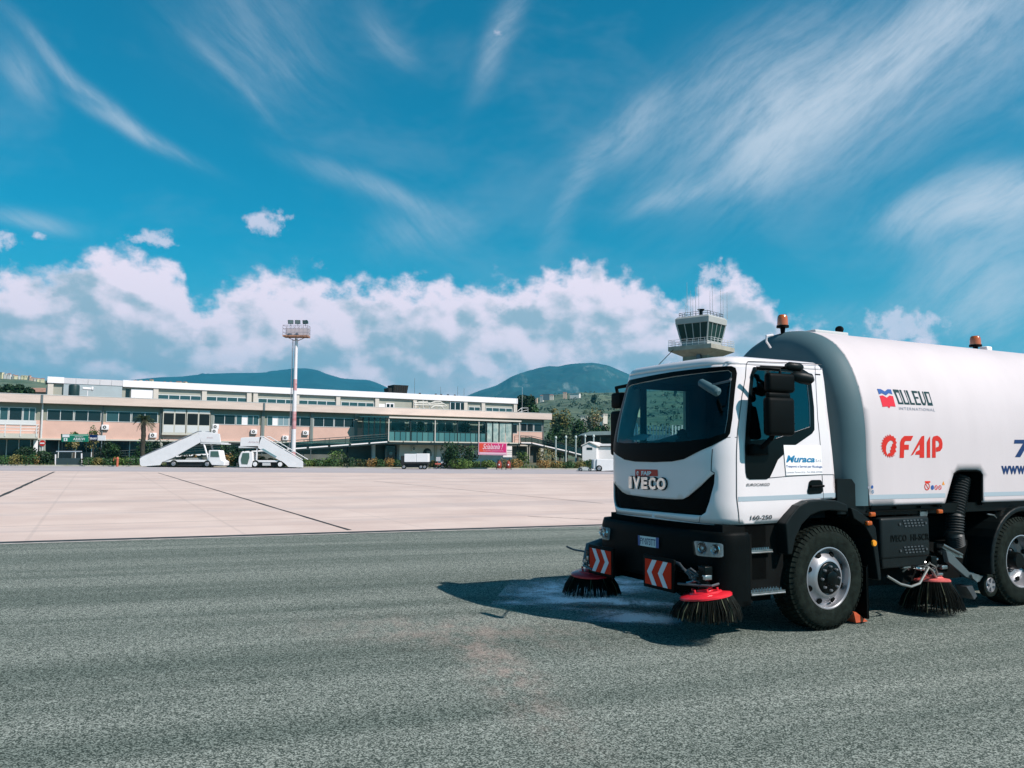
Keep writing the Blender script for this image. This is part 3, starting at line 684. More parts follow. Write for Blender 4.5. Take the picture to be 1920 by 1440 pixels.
# ---- wheels
def wheel(s, name='wheel', deep=False):
    R = .525; e = empty(name, (s, 0, R), 0); e.parent = truck
    w = .29; pr = [(.30, .012), (.315, .0), (.33, -.006), (.36, -.012), (.43, -.014), (.475, -.004), (.500, .018), (.515, .035), (.518, w - .03), (.50, w - .01), (.47, w), (.33, w), (.30, w - .01)]
    t = MB(); t.lathe(pr, (0, 0, 0), (0, 1, 0), 72)
    for i in range(60):                           # tread blocks
        for k in range(4):
            a = 2 * math.pi * (i + (k % 2) * .5) / 60; y0 = .012 + k * .068; da = .036
            q = []
            for rr_ in (.508, R):
                for aa in (a - da, a + da):
                    for y in (y0, y0 + .056): q.append(Vector((rr_ * math.cos(aa), y + (.008 if rr_ > .52 and k == 0 else 0), rr_ * math.sin(aa))))
            t.hexa([q[0], q[2], q[3], q[1], q[4], q[6], q[7], q[5]])
    for i in range(60):
        a = 2 * math.pi * i / 60; da = .03; q = []
        for rr_, y in ((.478, -.006), (.512, .022)):
            for aa in (a - da, a + da):
                for dy in (-.004, .014): q.append(Vector((rr_ * math.cos(aa), y + dy, rr_ * math.sin(aa))))
        t.hexa([q[0], q[2], q[3], q[1], q[4], q[6], q[7], q[5]])
    t.build('tyre', rubber, e)
    r = MB()
    if not deep: pr = [(.308, .008), (.312, -.004), (.302, -.006), (.292, .004), (.287, .055), (.280, .075), (.262, .07), (.24, .045), (.205, .012), (.185, -.004), (.168, -.008), (.165, .02), (0, .02)]
    else: pr = [(.308, .008), (.312, -.004), (.302, -.006), (.292, .004), (.284, .07), (.274, .12), (.262, .135), (.24, .12), (.215, .135), (.20, .16), (.15, .17), (0, .17)]
    r.lathe(pr, (0, 0, 0), (0, 1, 0), 64); rim = r.build('rim', rim_silver, e, auto=30); r.recalc = False
    hs = MB()
    n = 8 if not deep else 8
    for i in range(n):
        a = 2 * math.pi * (i + .5) / n; rad = .248 if not deep else .238; y = .046 if not deep else .118; c = Vector((rad * math.cos(a), y - .004, rad * math.sin(a)))
        nrm = Vector((math.cos(a) * .55, -1, math.sin(a) * .55)).normalized() if not deep else Vector((0, -1, 0))
        hs.cyl(c - nrm * .004, c + nrm * .008, .030, n=14)
    hs.build('rim_holes', black_matt, e)
    h = MB(); yb = .02 if not deep else .15
    if not deep: h.lathe([(.158, .02), (.156, -.012), (.148, -.018), (.09, -.018), (.078, -.03), (.074, -.05), (.062, -.056), (0, -.056)], (0, 0, 0), (0, 1, 0), 36)
    else: h.lathe([(.15, .17), (.148, .15), (.11, .145), (.10, .04), (.085, .02), (0, .02)], (0, 0, 0), (0, 1, 0), 36)
    hub = h.build('hub', black_gloss, e)
    nn = MB()
    for i in range(8):
        a = 2 * math.pi * i / 8; rad = .118; y = -.018 if not deep else .147; c = Vector((rad * math.cos(a), y, rad * math.sin(a)))
        nn.cyl(c, c + Vector((0, -.022, 0)), .015, .012, 6); nn.cyl(c + Vector((0, -.022, 0)), c + Vector((0, -.03, 0)), .009, .004, 8)
    nn.build('wheel_nut', rim_silver, hub)
    return e
def far_copy(e):
    c = e.copy(); COL.objects.link(c); c.parent = truck
    c.location = (e.location[0], 2 * TC, e.location[2]); c.rotation_euler = (0, 0, math.pi)
    for ch in list(e.children):
        d = ch.copy(); COL.objects.link(d); d.parent = c
        for g_ in ch.children: h = g_.copy(); COL.objects.link(h); h.parent = d
w1 = wheel(0); w2 = wheel(3.24, deep=True); w2.location.z = .525
far_copy(w1); far_copy(w2)

# ---- chassis
ch = MB()
for t in (.55, 1.45): ch.box(-.9, 7.2, t, t + .08, .78, 1.04)
for s in (-.3, .6, 1.4, 2.3, 3.1, 4.2, 5.5, 6.8): ch.box(s, s + .08, .63, 1.45, .80, 1.02)
ch.box(.45, 2.6, .25, 1.85, .35, .78); ch.box(-.9, .3, .5, 1.6, .55, 1.08); ch.box(2.55, 6.5, .5, 1.6, .5, .8); ch.cyl((0, .2, .525), (0, 1.9, .525), .08); ch.cyl((3.24, .3, .525), (3.24, 1.8, .525), .11)
ch.build('chassis', black_matt, truck)
# door step well and steps
b = MB(); b.box(-1.02, -.52, .10, .42, .42, 1.09); b.box(-1.05, -.50, .3, .4, .3, .5); b.build('step_well', black_matt, truck)
for z, s0, s1, t0 in ((.47, -1.04, -.60, .0), (.86, -1.02, -.70, .06)):
    b = MB(); b.box(s0, s1, t0, t0 + .2, z - .035, z - .02); b.tube([(s0, t0, z - .045), (s1, t0, z - .045)], .008, 6)
    for i in range(22):
        for j in range(3): x = s0 + .02 + (s1 - s0 - .04) * i / 21; y = t0 + .02 + j * .06 + (i % 2) * .02; b.cyl((x, y, z - .02), (x, y, z), .007, .005, 5)
    b.build('step', steel, truck)
# front fender, splash guard
def sweep_poly(pts, t0, t1, name, m, bevel=.012): b = MB(); b.prism([(s, t0, z) for s, z in pts], (0, t1 - t0, 0)); return b.build(name, m, truck, bevel=bevel, seg=3, auto=25)
fo = [onside(u, v, -.04) for u, v in [(1473, 982), (1484, 966), (1499, 948), (1516, 939.5), (1540, 937), (1568, 938), (1588, 945.5), (1591, 955)]]
fi = [onside(u, v, -.04) for u, v in [(1590, 960), (1560, 957), (1538, 959), (1520, 967), (1504, 984), (1492, 1010), (1486, 1040), (1478, 1040), (1476, 1010)]]
sweep_poly(fo + fi, -.04, .40, 'front_fender', fender_mat, .03)
g1 = [onside(u, v, .0) for u, v in [(1594, 952), (1604, 955), (1628, 972), (1641, 990), (1650, 1070), (1651, 1088), (1646, 1088), (1634, 1010), (1620, 985), (1600, 972)]]
sweep_poly(g1, -.01, .40, 'splash_guard', fender_mat, .01)
b = MB(); b.box(.60, .625, .04, .42, .06, .6); b.tube([(.62, .04, .06), (.62, .04, .62)], .006, 6); b.build('mud_flap', black_plastic, truck)
b = MB()
for z in (.12,): b.prism([(.5, .1, .02), (.68, .1, .02), (.50, .1, .13), (.47, .1, .13)], (0, .12, 0))
b.build('wheel_chock', mat('chock', (.55, .10, .04), .45, var=.2, vscale=9), truck)
# black corner panel behind the cab, tank support
b = MB(); q_ = [onside(u, v, .06) for u, v in [(1567, 898), (1594, 898), (1600, 907), (1628, 955), (1628, 964), (1567, 964)]]; b.prism([(s, .04, z) for s, z in q_], (0, 1.9, 0)); b.build('body_support', fender_mat, truck)
b = MB(); b.box(.35, 7.0, .06, 2.02, 1.13, 1.235); b.tube([(.62, .04, 1.175), (1.9, .04, 1.175)], .012, 6)
for s in (.7, 1.1, 1.5, 1.85): b.cyl((s, .03, 1.205), (s, .06, 1.205), .012, n=8)
b.build('sub_frame', black_gloss, truck)
# side reflectors
for (u, v), m_, nm in (((1634.5, 964.5), amber, 0), ((1628, 981), amber, 0), ((1639, 1018.5), amber_spot, 1), ((1761, 959), amber, 0)):
    q = P(u, v, -.02); b = MB()
    if nm: b.lathe([(.0, -.012), (.03, -.01), (.034, 0), (.034, .01), (0, .01)], q, (0, 1, 0), 14)
    else: b.rbox(q.x - .04, q.x + .04, q.y - .025, q.y + .015, q.z - .024, q.z + .024, .014)
    b.build('side_marker', m_, truck)
# ---- silencer box with embossed name
a0 = P(1651, 968, .02); a1 = P(1748, 1056, .02)
b = MB(); b.rbox(a0.x, a1.x - .02, .02, .55, .66, 1.105, .035, seg=4); b.hexa([(a0.x + .05, .05, .56), (a1.x - .1, .05, .56), (a1.x - .1, .5, .56), (a0.x + .05, .5, .56), (a0.x + .01, .03, .70), (a1.x - .03, .03, .70), (a1.x - .03, .5, .70), (a0.x + .01, .5, .70)])
sbx = b.build('silencer_box', mat('box plastic', (.008, .012, .013), .45, spec=.2, bump=.1, bscale=90, var=.2, vscale=4), truck, bevel=.015)
def sidebox(x0, x1, z0, z1): return lambda x, y: (x0 + (x1 - x0) * x, z0 + (z1 - z0) * y)
for txt, x0, x1 in (('IVECO', .97, 1.22), ('HI-SCR', 1.29, 1.59)):
    v, f = fit(text2d(txt, 1, bold=.01, spacing=1.1), x0, x1, .845, .915); b = MB(); b.add([(x, .017, z) for x, z in v], f); b.recalc = False
    o = b.build('lettering', black_gloss, sbx); s_ = o.modifiers.new('s', 'SOLIDIFY'); s_.thickness = .006; s_.offset = 0
for zc in (1.03, .745):
    b = MB()
    for r_ in range(3):
        for c_ in range(6): x = 1.17 + c_ * .056 + r_ * .012; z = zc + .028 - r_ * .03; b.box(x, x + .034, .012, .018, z, z + .014)
    b.cyl((1.115, .008, zc), (1.115, .02, zc), .014, n=10); b.cyl((1.54, .008, zc), (1.54, .02, zc), .014, n=10)
    b.build('vent_grille', dull_metal, sbx)
b = MB(); b.box(1.50, 1.62, .05, .2, 1.1, 1.15); b.tube([(1.5, .05, 1.12), (1.5, .05, 1.17), (1.62, .05, 1.17), (1.62, .05, 1.12)], .006, 6); b.build('bracket', steel, truck)
# ---- middle brush gear, suction arm, jockey wheel
junk((1.42, .14, .56), (.16, .06, .05), 16, 11, ('brush_bracket',), b3)
b = MB(); b.tube([P(1663, 1080, .03), P(1688, 1095, .0), P(1708, 1100, 0), P(1724, 1094, 0), P(1733, 1078, 0), P(1741, 1064, 0), P(1748, 1070, 0), P(1756, 1084, .05)], .014, 8)
b.tube([P(1726, 1070, .05), P(1742, 1056, .0), P(1753, 1062, .0), P(1760, 1080, .05)], .009, 6); b.build('hose', mat('hose grey', (.30, .29, .27), .35, .5), b3)
junk((1.77, .14, .50), (.12, .08, .05), 18, 13, ('bracket',), b3); junk((1.80, .16, .66), (.2, .06, .05), 8, 17, ('link',), b3)
b = MB(); a = P(1776, 1040, .06); c = P(1846, 1086, .06); n_ = Vector((0, -.02, 0))
pts = [P(1774, 1033, .06), P(1783, 1036, .06), P(1818, 1073, .06), P(1844, 1080, .06), P(1837, 1091, .06), P(1812, 1082, .06), P(1779, 1054, .06)]
b.prism(pts, (0, .06, 0)); arm = b.build('suction_arm', mat('arm grey', (.10, .13, .14), .35, .3), truck, bevel=.005)
b = MB(); pts = [P(1822, 1077, .03), P(1843, 1081, .03), P(1833, 1092, .03), P(1824, 1084, .03)]; b.prism(pts, (0, .02, 0)); b.build('arm_plate', steel, arm)
b = MB(); pts = [P(1768, 1020, .1), P(1804, 1038, .1), P(1806, 1047, .1), P(1790, 1044, .1), P(1768, 1028, .1)]; b.prism(pts, (0, .08, 0)); b.tube([P(1768, 1021, .08), P(1804, 1040, .08)], .014, 8); b.build('hydraulic_ram', steel, arm, bevel=.004)
b = MB(); pts = [P(1812, 1100, .06), P(1823, 1098, .06), P(1832, 1118, .06), P(1827, 1124, .06), P(1820, 1112, .06)]; b.prism(pts, (0, .15, 0)); b.build('skid_plate', dull_metal, arm)
q = P(1857, 1097, .04); e = empty('jockey_wheel', q, 0); e.parent = truck
b = MB(); b.lathe([(.085, 0), (.10, -.012), (.13, -.008), (.138, .01), (.138, .06), (.12, .075), (.085, .07)], (0, 0, 0), (0, 1, 0), 32); b.build('tyre', rubber, e)
b = MB(); b.lathe([(.088, .0), (.08, -.01), (.072, .01), (.03, .012), (.028, -.01), (0, -.012)], (0, 0, 0), (0, 1, 0), 24)
for i in range(5): a = 2 * math.pi * i / 5; b.hexa([Vector((.02 * math.cos(a + k), y, .02 * math.sin(a + k))) for k in (-.6, .6) for y in (-.002, .01)][:2] * 0 or [Vector((r_ * math.cos(a + k / r_ * .02), y, r_ * math.sin(a + k / r_ * .02))) for y in (-.008, .012) for r_, k in ((.03, -.5), (.076, -.9), (.076, .9), (.03, .5))])
b.build('rim', rim_silver, e)
# rear fender
b = MB(); O_ = []; I_ = []
for i in range(21):
    a = math.radians(190 - i * 9.5); O_.append((3.24 + .66 * math.cos(a), .52 + .66 * math.sin(a))); I_.append((3.24 + .60 * math.cos(a), .52 + .60 * math.sin(a)))
b.prism([(s, -.05, z) for s, z in O_ + I_[::-1]], (0, .5, 0)); b.build('rear_fender', fender_mat, truck, bevel=.02, seg=3, auto=25)
b = MB(); b.tube([P(1851, 964, .0), P(1864, 966, .0), P(1868, 971, .0)], .009, 6); b.build('fender_stay', steel, truck)

# ---- tank
prof = [(0.0, 1.238), (0.0, 1.6), (0.0, 1.95), (.006, 2.10), (.02, 2.24), (.06, 2.45), (.14, 2.67), (.23, 2.84), (.34, 2.97), (.45, 3.06), (.60, 3.14), (.80, 3.205), (1.04, 3.225)]
prof = chaikin(prof, 1, False)
qq = [0.]
for a, b in zip(prof, prof[1:]): qq.append(qq[-1] + math.hypot(b[0] - a[0], b[1] - a[1]))
QM = qq[-1]; ZF = 1.238
def tk(s, q, off=0.):                          # q runs from the near bottom edge (0) over the top (QM) to the far bottom edge (2 QM)
    far = q > QM; q_ = min(max(2 * QM - q if far else q, 0), QM); t = float(np.interp(q_, qq, [p[0] for p in prof])); z = float(np.interp(q_, qq, [p[1] for p in prof]))
    if off:
        t2 = float(np.interp(q_ + .01, qq, [p[0] for p in prof])); z2 = float(np.interp(q_ + .01, qq, [p[1] for p in prof])); 
        if q_ + .01 > QM: t2, z2 = t + .01, z
        d = Vector((t2 - t, z2 - z)).normalized(); t -= d.y * off; z += d.x * off
    return Vector((s, 2 * TC - t if far else t, z))
SZ = lambda z: z - ZF                             # on the flat side q is simply the height
def sq(u, v): s, z = onside(u, v, 0); return (s, z - ZF)
notch = chaikin([(1.86, -.05), (2.00, .30), (2.04, .372), (2.12, .385), (2.46, .385), (2.54, .36), (2.56, .28), (2.545, -.05)], 1)
notch = [sq(1772, 944), sq(1783, 905), sq(1788, 888), sq(1793, 883), sq(1800, 881), sq(1832, 881), sq(1839, 883), sq(1843, 889), sq(1843, 900), sq(1843, 941)]
S0, S1 = .60, 7.0
ol = [(S0 + .04, 0.0)] + [notch[0][:1] + (0.0,)] + notch[1:-1] + [(notch[-1][0], 0.0)] + [(S1, 0), (S1, 2 * QM), (S0 + .04, 2 * QM), (S0, 2 * QM - .4), (S0, .4)]
tb = MB(); vs, fs = cdt(ol, (), .07); tb.add([tk(s, q) for s, q in vs], fs, 0, True)
tb.grid([[tk(S1, q) for q in np.linspace(0, 2 * QM, 50)], [Vector((S1 + .15, TC + (tk(S1, q).y - TC) * .8, 2.2 + (tk(S1, q).z - 2.2) * .85)) for q in np.linspace(0, 2 * QM, 50)], [Vector((S1 + .16, TC, 2.2)) for q in range(50)]], 0, True)
tank = tb.build('tank', tank_white, truck, auto=35, solid=.02)
gp = MB(); rows = []
for s, ins in ((S0 + .012, 0), (.56, .006), (.50, .022), (.44, .055), (.39, .10), (.36, .155), (.35, .22)):
    r_ = []
    for q in np.linspace(0, 2 * QM, 90):
        p = tk(s, q); c = Vector((s, TC, 2.0)); k = 1 - ins / 1.05; kz = 1 - ins / 1.2
        r_.append(Vector((s, TC + (p.y - TC) * k, max(1.20, 2.0 + (p.z - 2.0) * kz) if p.z > 2 else p.z)))
    rows.append(r_)
rows.append([Vector((.35, TC + (p.y - TC) * .0, 1.3 + (p.z - 1.3) * .75)) for p in rows[-1]])
gp.grid(rows, 0, True); gp.build('tank_front', grey_paint, tank, auto=30)
b = MB()
for s0_, s1_ in ((S0 + .03, 1.87), (2.56, S1)):
    z0_, z1_ = 1.305 - ZF, 1.352 - ZF; b.grid([[tk(x, z0_, .0025) for x in np.linspace(s0_, s1_, 8)], [tk(x, z1_, .0025) for x in np.linspace(s0_, s1_, 8)]], 0, True)
b.build('stripe', stripe_grey, tank)
b = MB(); b.tube([tk(x, .0, 0) + Vector((0, -.004, -.004)) for x in (S0 + .05, 1.80)], .006, 6); b.build('bottom_rail', black_gloss, tank)
nb_ = MB(); nb_.box(1.7, 2.7, .30, .34, 1.1, 1.75); nb_.box(1.75, 1.80, .02, .3, 1.2, 1.7); nb_.box(2.56, 2.60, .02, .32, 1.2, 1.7); nb_.box(1.75, 2.6, .02, .32, 1.66, 1.70); nb_.build('side_recess', black_matt, tank)
rn = MB(); pts = [tk(s, q) + Vector((0, .01, 0)) for s, q in [(2.0, .30)] and [sq(1788, 889), sq(1794, 884), sq(1801, 882), sq(1831, 882), sq(1838, 884), sq(1842, 890), sq(1842, 939)]]; rn.tube(pts, .016, 6); rn.build('recess_rim', black_plastic, tank)
b = MB(); a = P(1797, 885, .14); c = P(1782, 1030, .14); pts = [P(1803, 895, .16), P(1797, 930, .14), P(1791, 965, .12), P(1789, 1000, .12), P(1792, 1022, .14)]
pts = [pts[i].lerp(pts[i + 1], k / 14) for i in range(4) for k in range(14)]; b.tube(pts, .1, 14, rs=[.105 if i % 2 else .088 for i in range(len(pts))]); b.build('suction_hose', mat('hose black', (.02, .025, .027), .5), tank)
# lettering on the tank side
def on_tank(vf, m, name='lettering', off=.003):
    v, f = vf; b = MB(); b.add([tk(s, z - ZF, off) for s, z in v], f); b.recalc = False; return b.build(name, m, tank)
def quad_map(c4):
    c = [onside(u, v, 0) for u, v in c4]
    return lambda x, y: ((c[3][0] * (1 - x) + c[2][0] * x) * (1 - y) + (c[0][0] * (1 - x) + c[1][0] * x) * y, (c[3][1] * (1 - x) + c[2][1] * x) * (1 - y) + (c[0][1] * (1 - x) + c[1][1] * x) * y)
def poly_on(polys, Q, m, name, holes=None):
    b = MB(); b.recalc = False
    for i, pl_ in enumerate(polys):
        o = [Q(*p) for p in pl_]; hh = [[Q(*p) for p in h] for h in (holes or {}).get(i, [])]
        vs, fs = cdt(o, hh, .5); b.add([tk(s, z - ZF, .003) for s, z in vs], fs)
    return b.build(name, m, tank)
# blue and red open-book emblem and the squared company name
Q = quad_map([(1655.5, 727), (1681.5, 727.5), (1684, 765), (1659, 765)])
poly_on([[(0, .71), (0, 1), (.25, .99), (.5, .87), (.75, .99), (1, .98), (1, .72), (.75, .78), (.5, .66), (.25, .77)]], Q, logo_blue, 'blue_emblem')
poly_on([[(.02, .07), (.0, .63), (.25, .66), (.5, .54), (.75, .66), (1, .62), (1, .08), (.62, .10), (.5, 0), (.38, .09)]], Q, logo_red2, 'red_emblem')
Q = quad_map([(1685, 728), (1753, 733), (1755, 760), (1690, 757)])
T_ = .06
L_ = []
def box_(x0, x1, y0, y1): L_.append([(x0, y0), (x1, y0), (x1, y1), (x0, y1)])
w_ = .148; g_ = .022; x = 0; H_ = {}
L_.append([(x, 0), (x + w_, 0), (x + w_, 1), (x, 1)]); H_[len(L_) - 1] = [[(x + .05, .12), (x + w_ - .025, .12), (x + w_ - .025, .80), (x + .05, .80)]]; x += w_ + g_
box_(x, x + .05, 0, 1); box_(x + .051, x + w_ - .026, 0, .13); box_(x + w_ - .025, x + w_, 0, 1); x += w_ + g_
box_(x, x + .05, 0, 1); box_(x + .051, x + w_ - .02, 0, .13); x += w_ + g_ - .015
box_(x, x + .05, 0, 1); box_(x + .051, x + w_, 0, .13); box_(x + .051, x + w_ - .02, .45, .57); box_(x + .051, x + w_, .85, 1); x += w_ + g_
L_.append([(x + .03, 0), (x + .10, 0), (x + w_, .3), (x + w_, 1), (x + w_ - .025, 1), (x + w_ - .028, .3), (x + .078, .12), (x + .05, .2), (x + .05, 1), (x, 1), (x, .2)]); x += w_ + g_
L_.append([(x, 0), (x + w_, 0), (x + w_, 1), (x, 1)]); H_[len(L_) - 1] = [[(x + .05, .2), (x + w_ - .025, .2), (x + w_ - .025, .88), (x + .05, .88)]]; x += w_
poly_on([[(a / x, b) for a, b in p] for p in L_], Q, logo_dark, 'lettering', {k: [[(a / x, b) for a, b in h] for h in v] for k, v in H_.items()})
v, f = fit(text2d('INTERNATIONAL', 1, spacing=1.25), 0, 1, 0, 1); Q = quad_map([(1690, 762.5), (1757, 765.5), (1757, 771), (1690, 768)]); on_tank(([Q(*p) for p in v], f), text_grey)
# red name: stencil letters
Q = quad_map([(1688, 817.5), (1767, 816.5), (1767.5, 858), (1686.5, 858.5)])
A_ = [[(0, 0), (.095, 0), (.095, .37), (.20, .37), (.20, .60), (.095, .60), (.10, .72), (.13, .77), (.245, .77), (.30, 1), (.09, 1), (.03, .88), (0, .72)],
      [(.25, .10), (.46, .86), (.50, .98), (.56, 1), (.56, 0), (.455, 0), (.455, .14), (.35, .14), (.37, .28), (.455, .36), (.455, .62), (.30, .14)],
      [(.62, 0), (.70, 0), (.70, .97), (.66, .86), (.62, .70)],
      [(.745, 0), (.83, 0), (.83, .78), (.895, .74), (.92, .62), (.90, .50), (.84, .46), (.84, .26), (.94, .30), (.99, .44), (1.0, .64), (.98, .82), (.93, .94), (.87, 1), (.78, .96), (.75, .84)]]
poly_on(A_, Q, logo_red, 'lettering')
# red mane emblem
Q = quad_map([(1650, 815), (1681, 815), (1682, 858), (1650, 858)])
out = []
for i in range(15):
    a = math.radians(80 + i * 15.5); r = .50; rr_ = .42
    out.append((.55 + .52 * math.cos(a + .14), .5 + .52 * math.sin(a + .14))); out.append((.56 + .43 * math.cos(a + .17), .5 + .42 * math.sin(a + .17)))
out += [(.72, .02), (.82, .10), (.86, .22), (.95, .25), (.90, .38), (.99, .45), (.93, .56), (1, .66), (.93, .72), (.95, .84), (.86, .86), (.80, .95), (.70, .93), (.62, 1.0)]
hole = [(.42, .12), (.34, .3), (.36, .5), (.46, .66), (.62, .75), (.74, .72), (.80, .62), (.72, .60), (.70, .5), (.62, .46), (.66, .36), (.58, .33), (.60, .2), (.50, .2)]
poly_on([out], Q, logo_red, 'red_emblem', {0: [hole]})
Q = quad_map([(1901, 824.5), (1930, 824.5), (1930, 857), (1901, 857)]); poly_on([[(0, .78), (.04, 1), (.98, 1), (.94, .80), (.40, 0), (.06, 0), (.58, .78)]], Q, logo_navy, 'lettering')
v, f = fit(text2d('www.', 1, bold=.03), 0, 1, 0, 1); Q = quad_map([(1877, 873.5), (1925, 873), (1925, 889), (1877, 889.5)]); on_tank(([Q(*p) for p in v], f), logo_navy)
# small safety stickers
for u, v, r, m_, nm in ((1738, 912, 5, logo_red, 1), (1748, 914, 3, logo_blue, 0), (1755, 914, 3, logo_red2, 1), (1762, 914, 3, logo_red2, 1), (1635, 913, 2.2, logo_blue, 0), (1636, 922, 2.2, text_blue, 1), (1628, 914, 1.6, text_grey, 0)):
    Q = quad_map([(u - r, v - r * 1.5), (u + r, v - r * 1.5), (u + r, v + r * 1.5), (u - r, v + r * 1.5)]); c1 = [(.5 + .5 * math.cos(a * .5236), .5 + .5 * math.sin(a * .5236)) for a in range(12)]; c2 = [(.5 + (x - .5) * .76, .5 + (y - .5) * .76) for x, y in c1]
    poly_on([c1] + ([[(.2, .78), (.28, .84), (.8, .22), (.72, .16)]] if nm else []), Q, m_, 'safety_sticker', {0: [c2]} if nm else None)
Q = quad_map([(1734, 902), (1744, 902), (1744, 905), (1734, 905)]); poly_on([[(0, 0), (1, 0), (1, 1), (0, 1)]], Q, refl_orange, 'safety_sticker')
Q = quad_map([(1766, 902), (1771, 902), (1771, 909), (1766, 909)]); poly_on([[(0, 0), (1, 0), (.5, 1)]], Q, amber_spot, 'safety_sticker')
# beacons, roof camera, hatch
def beacon(u, v0, v1, w, name='beacon', t=TC):
    a = P(u, v1, t); zt = P(u, v0, t).z; h = zt - a.z; r = w; b = MB(); b.lathe([(r * 1.02, 0), (r * 1.04, .02), (r, h * .55), (r * .93, h * .8), (r * .7, h * .95), (0, h)], (a.x, t, a.z), n=24); o = b.build('beacon', mat('beacon orange', (.50, .11, .015), .12, spec=.8, coat=1.), truck)
    b = MB(); b.cyl((a.x, t, a.z - .015), (a.x, t, a.z + .01), r * 1.15, n=20); b.cyl((a.x, t, a.z - .10), (a.x, t, a.z - .015), r * .35, r * .5, n=12); b.cyl((a.x, t, a.z - .13), (a.x, t, a.z - .1), r * .8, n=12); b.build('beacon_base', black_plastic, o)
    return o
beacon(1467.5, 589.5, 612, .062); beacon(1829, 629.5, 648, .07)
b = MB(); q = P(1574, 620, .95); b.lathe([(0, 0), (.045, .0), (.05, .03), (.03, .05), (0, .05)], q, (-.6, -.5, .3), 16); b.tube([q, q + Vector((.03, .0, -.09))], .012, 6); b.rbox(q.x - .05, q.x + .2, .85, 1.1, q.z - .11, q.z - .07, .01); b.build('roof_camera', black_plastic, truck)
b = MB(); b.rbox(.70, 1.25, .74, 1.3, 3.17, 3.222, .012); b.build('roof_hatch', mat('hatch grey', (.5, .5, .5), .5), tank)
b = MB(); a_ = P(1450, 626, .9); b.tube([P(1449, 628, .95), P(1437, 630, .95), P(1437, 640, .95), P(1445, 652, .95)], .014, 6); b.build('lifting_hook', white_paint, tank)
b = MB(); q = P(1843, 648, 1.04); b.rbox(q.x, q.x + .12, .98, 1.1, 3.22, 3.29, .02); b.build('roof_lamp', decal_white, tank)

# ------------------------------------------------------------------ ground
def sheet(name, poly, z, m, kind='structure'):
    b = MB(); b.add([(x, y, z) for x, y in poly], [list(range(len(poly)))]); return tag(b.build(name, m), kind=kind)
def node_mat(name, fn):
    m = bpy.data.materials.new(name); m.use_nodes = True; nt = m.node_tree; b = nt.nodes['Principled BSDF']
    class K:
        def nd(s, t, **k):
            n = nt.nodes.new(t)
            for a, v in k.items(): setattr(n, a, v)
            return n
        def put(s, sock, v):
            if hasattr(v, 'node'): nt.links.new(v, sock)
            else: sock.default_value = v
        def m(s, op, a, c=None, clamp=False):
            n = s.nd('ShaderNodeMath', operation=op, use_clamp=clamp); s.put(n.inputs[0], a)
            if c is not None: s.put(n.inputs[1], c)
            return n.outputs[0]
        def mix(s, f, a, c, blend='MIX'):
            n = s.nd('ShaderNodeMix', data_type='RGBA', blend_type=blend); s.put(n.inputs['Factor'], f); s.put(n.inputs[6], a); s.put(n.inputs[7], c); return n.outputs[2]
        def sm(s, v, lo, hi, a=0., b_=1.):
            n = s.nd('ShaderNodeMapRange', interpolation_type='SMOOTHSTEP'); s.put(n.inputs[0], v); s.put(n.inputs[1], lo); s.put(n.inputs[2], hi); s.put(n.inputs[3], a); s.put(n.inputs[4], b_); return n.outputs[0]
        def map(s, vec, scale=(1, 1, 1), rot=0., loc=(0, 0, 0)):
            if rot:
                r_ = s.nd('ShaderNodeMapping'); nt.links.new(vec, r_.inputs[0]); r_.inputs['Rotation'].default_value = (0, 0, rot); vec = r_.outputs[0]
            n = s.nd('ShaderNodeMapping'); nt.links.new(vec, n.inputs[0]); n.inputs['Scale'].default_value = scale; n.inputs['Location'].default_value = loc; return n.outputs[0]
        def noise(s, vec, scale, det=4, rough=.6, dist=0.):
            n = s.nd('ShaderNodeTexNoise'); nt.links.new(vec, n.inputs['Vector']); n.inputs['Scale'].default_value = scale; n.inputs['Detail'].default_value = det; n.inputs['Roughness'].default_value = rough; n.inputs['Distortion'].default_value = dist; return n.outputs['Fac']
        def voro(s, vec, scale, out='Distance', feature='F1'):
            n = s.nd('ShaderNodeTexVoronoi', feature=feature); nt.links.new(vec, n.inputs['Vector']); n.inputs['Scale'].default_value = scale; return n.outputs[out]
        def sep(s, v):
            n = s.nd('ShaderNodeSeparateXYZ'); nt.links.new(v, n.inputs[0]); return n.outputs
        def bump(s, h, st, dist=.01):
            n = s.nd('ShaderNodeBump'); n.inputs['Strength'].default_value = st; n.inputs['Distance'].default_value = dist; nt.links.new(h, n.inputs['Height']); nt.links.new(n.outputs[0], b.inputs['Normal'])
    k = K(); tc = k.nd('ShaderNodeTexCoord'); fn(k, tc.outputs['Object'], b); return m
GA = math.radians(24)
def blob(k, X, Y, cx, cy, rx, ry, rot=0.):
    c, s = math.cos(rot), math.sin(rot)
    dx, dy = k.m('SUBTRACT', X, cx), k.m('SUBTRACT', Y, cy)
    a = k.m('ADD', k.m('MULTIPLY', dx, c / rx), k.m('MULTIPLY', dy, s / rx)); b_ = k.m('SUBTRACT', k.m('MULTIPLY', dy, c / ry), k.m('MULTIPLY', dx, s / ry))
    return k.m('EXPONENT', k.m('MULTIPLY', k.m('ADD', k.m('MULTIPLY', a, a), k.m('MULTIPLY', b_, b_)), -1.0))
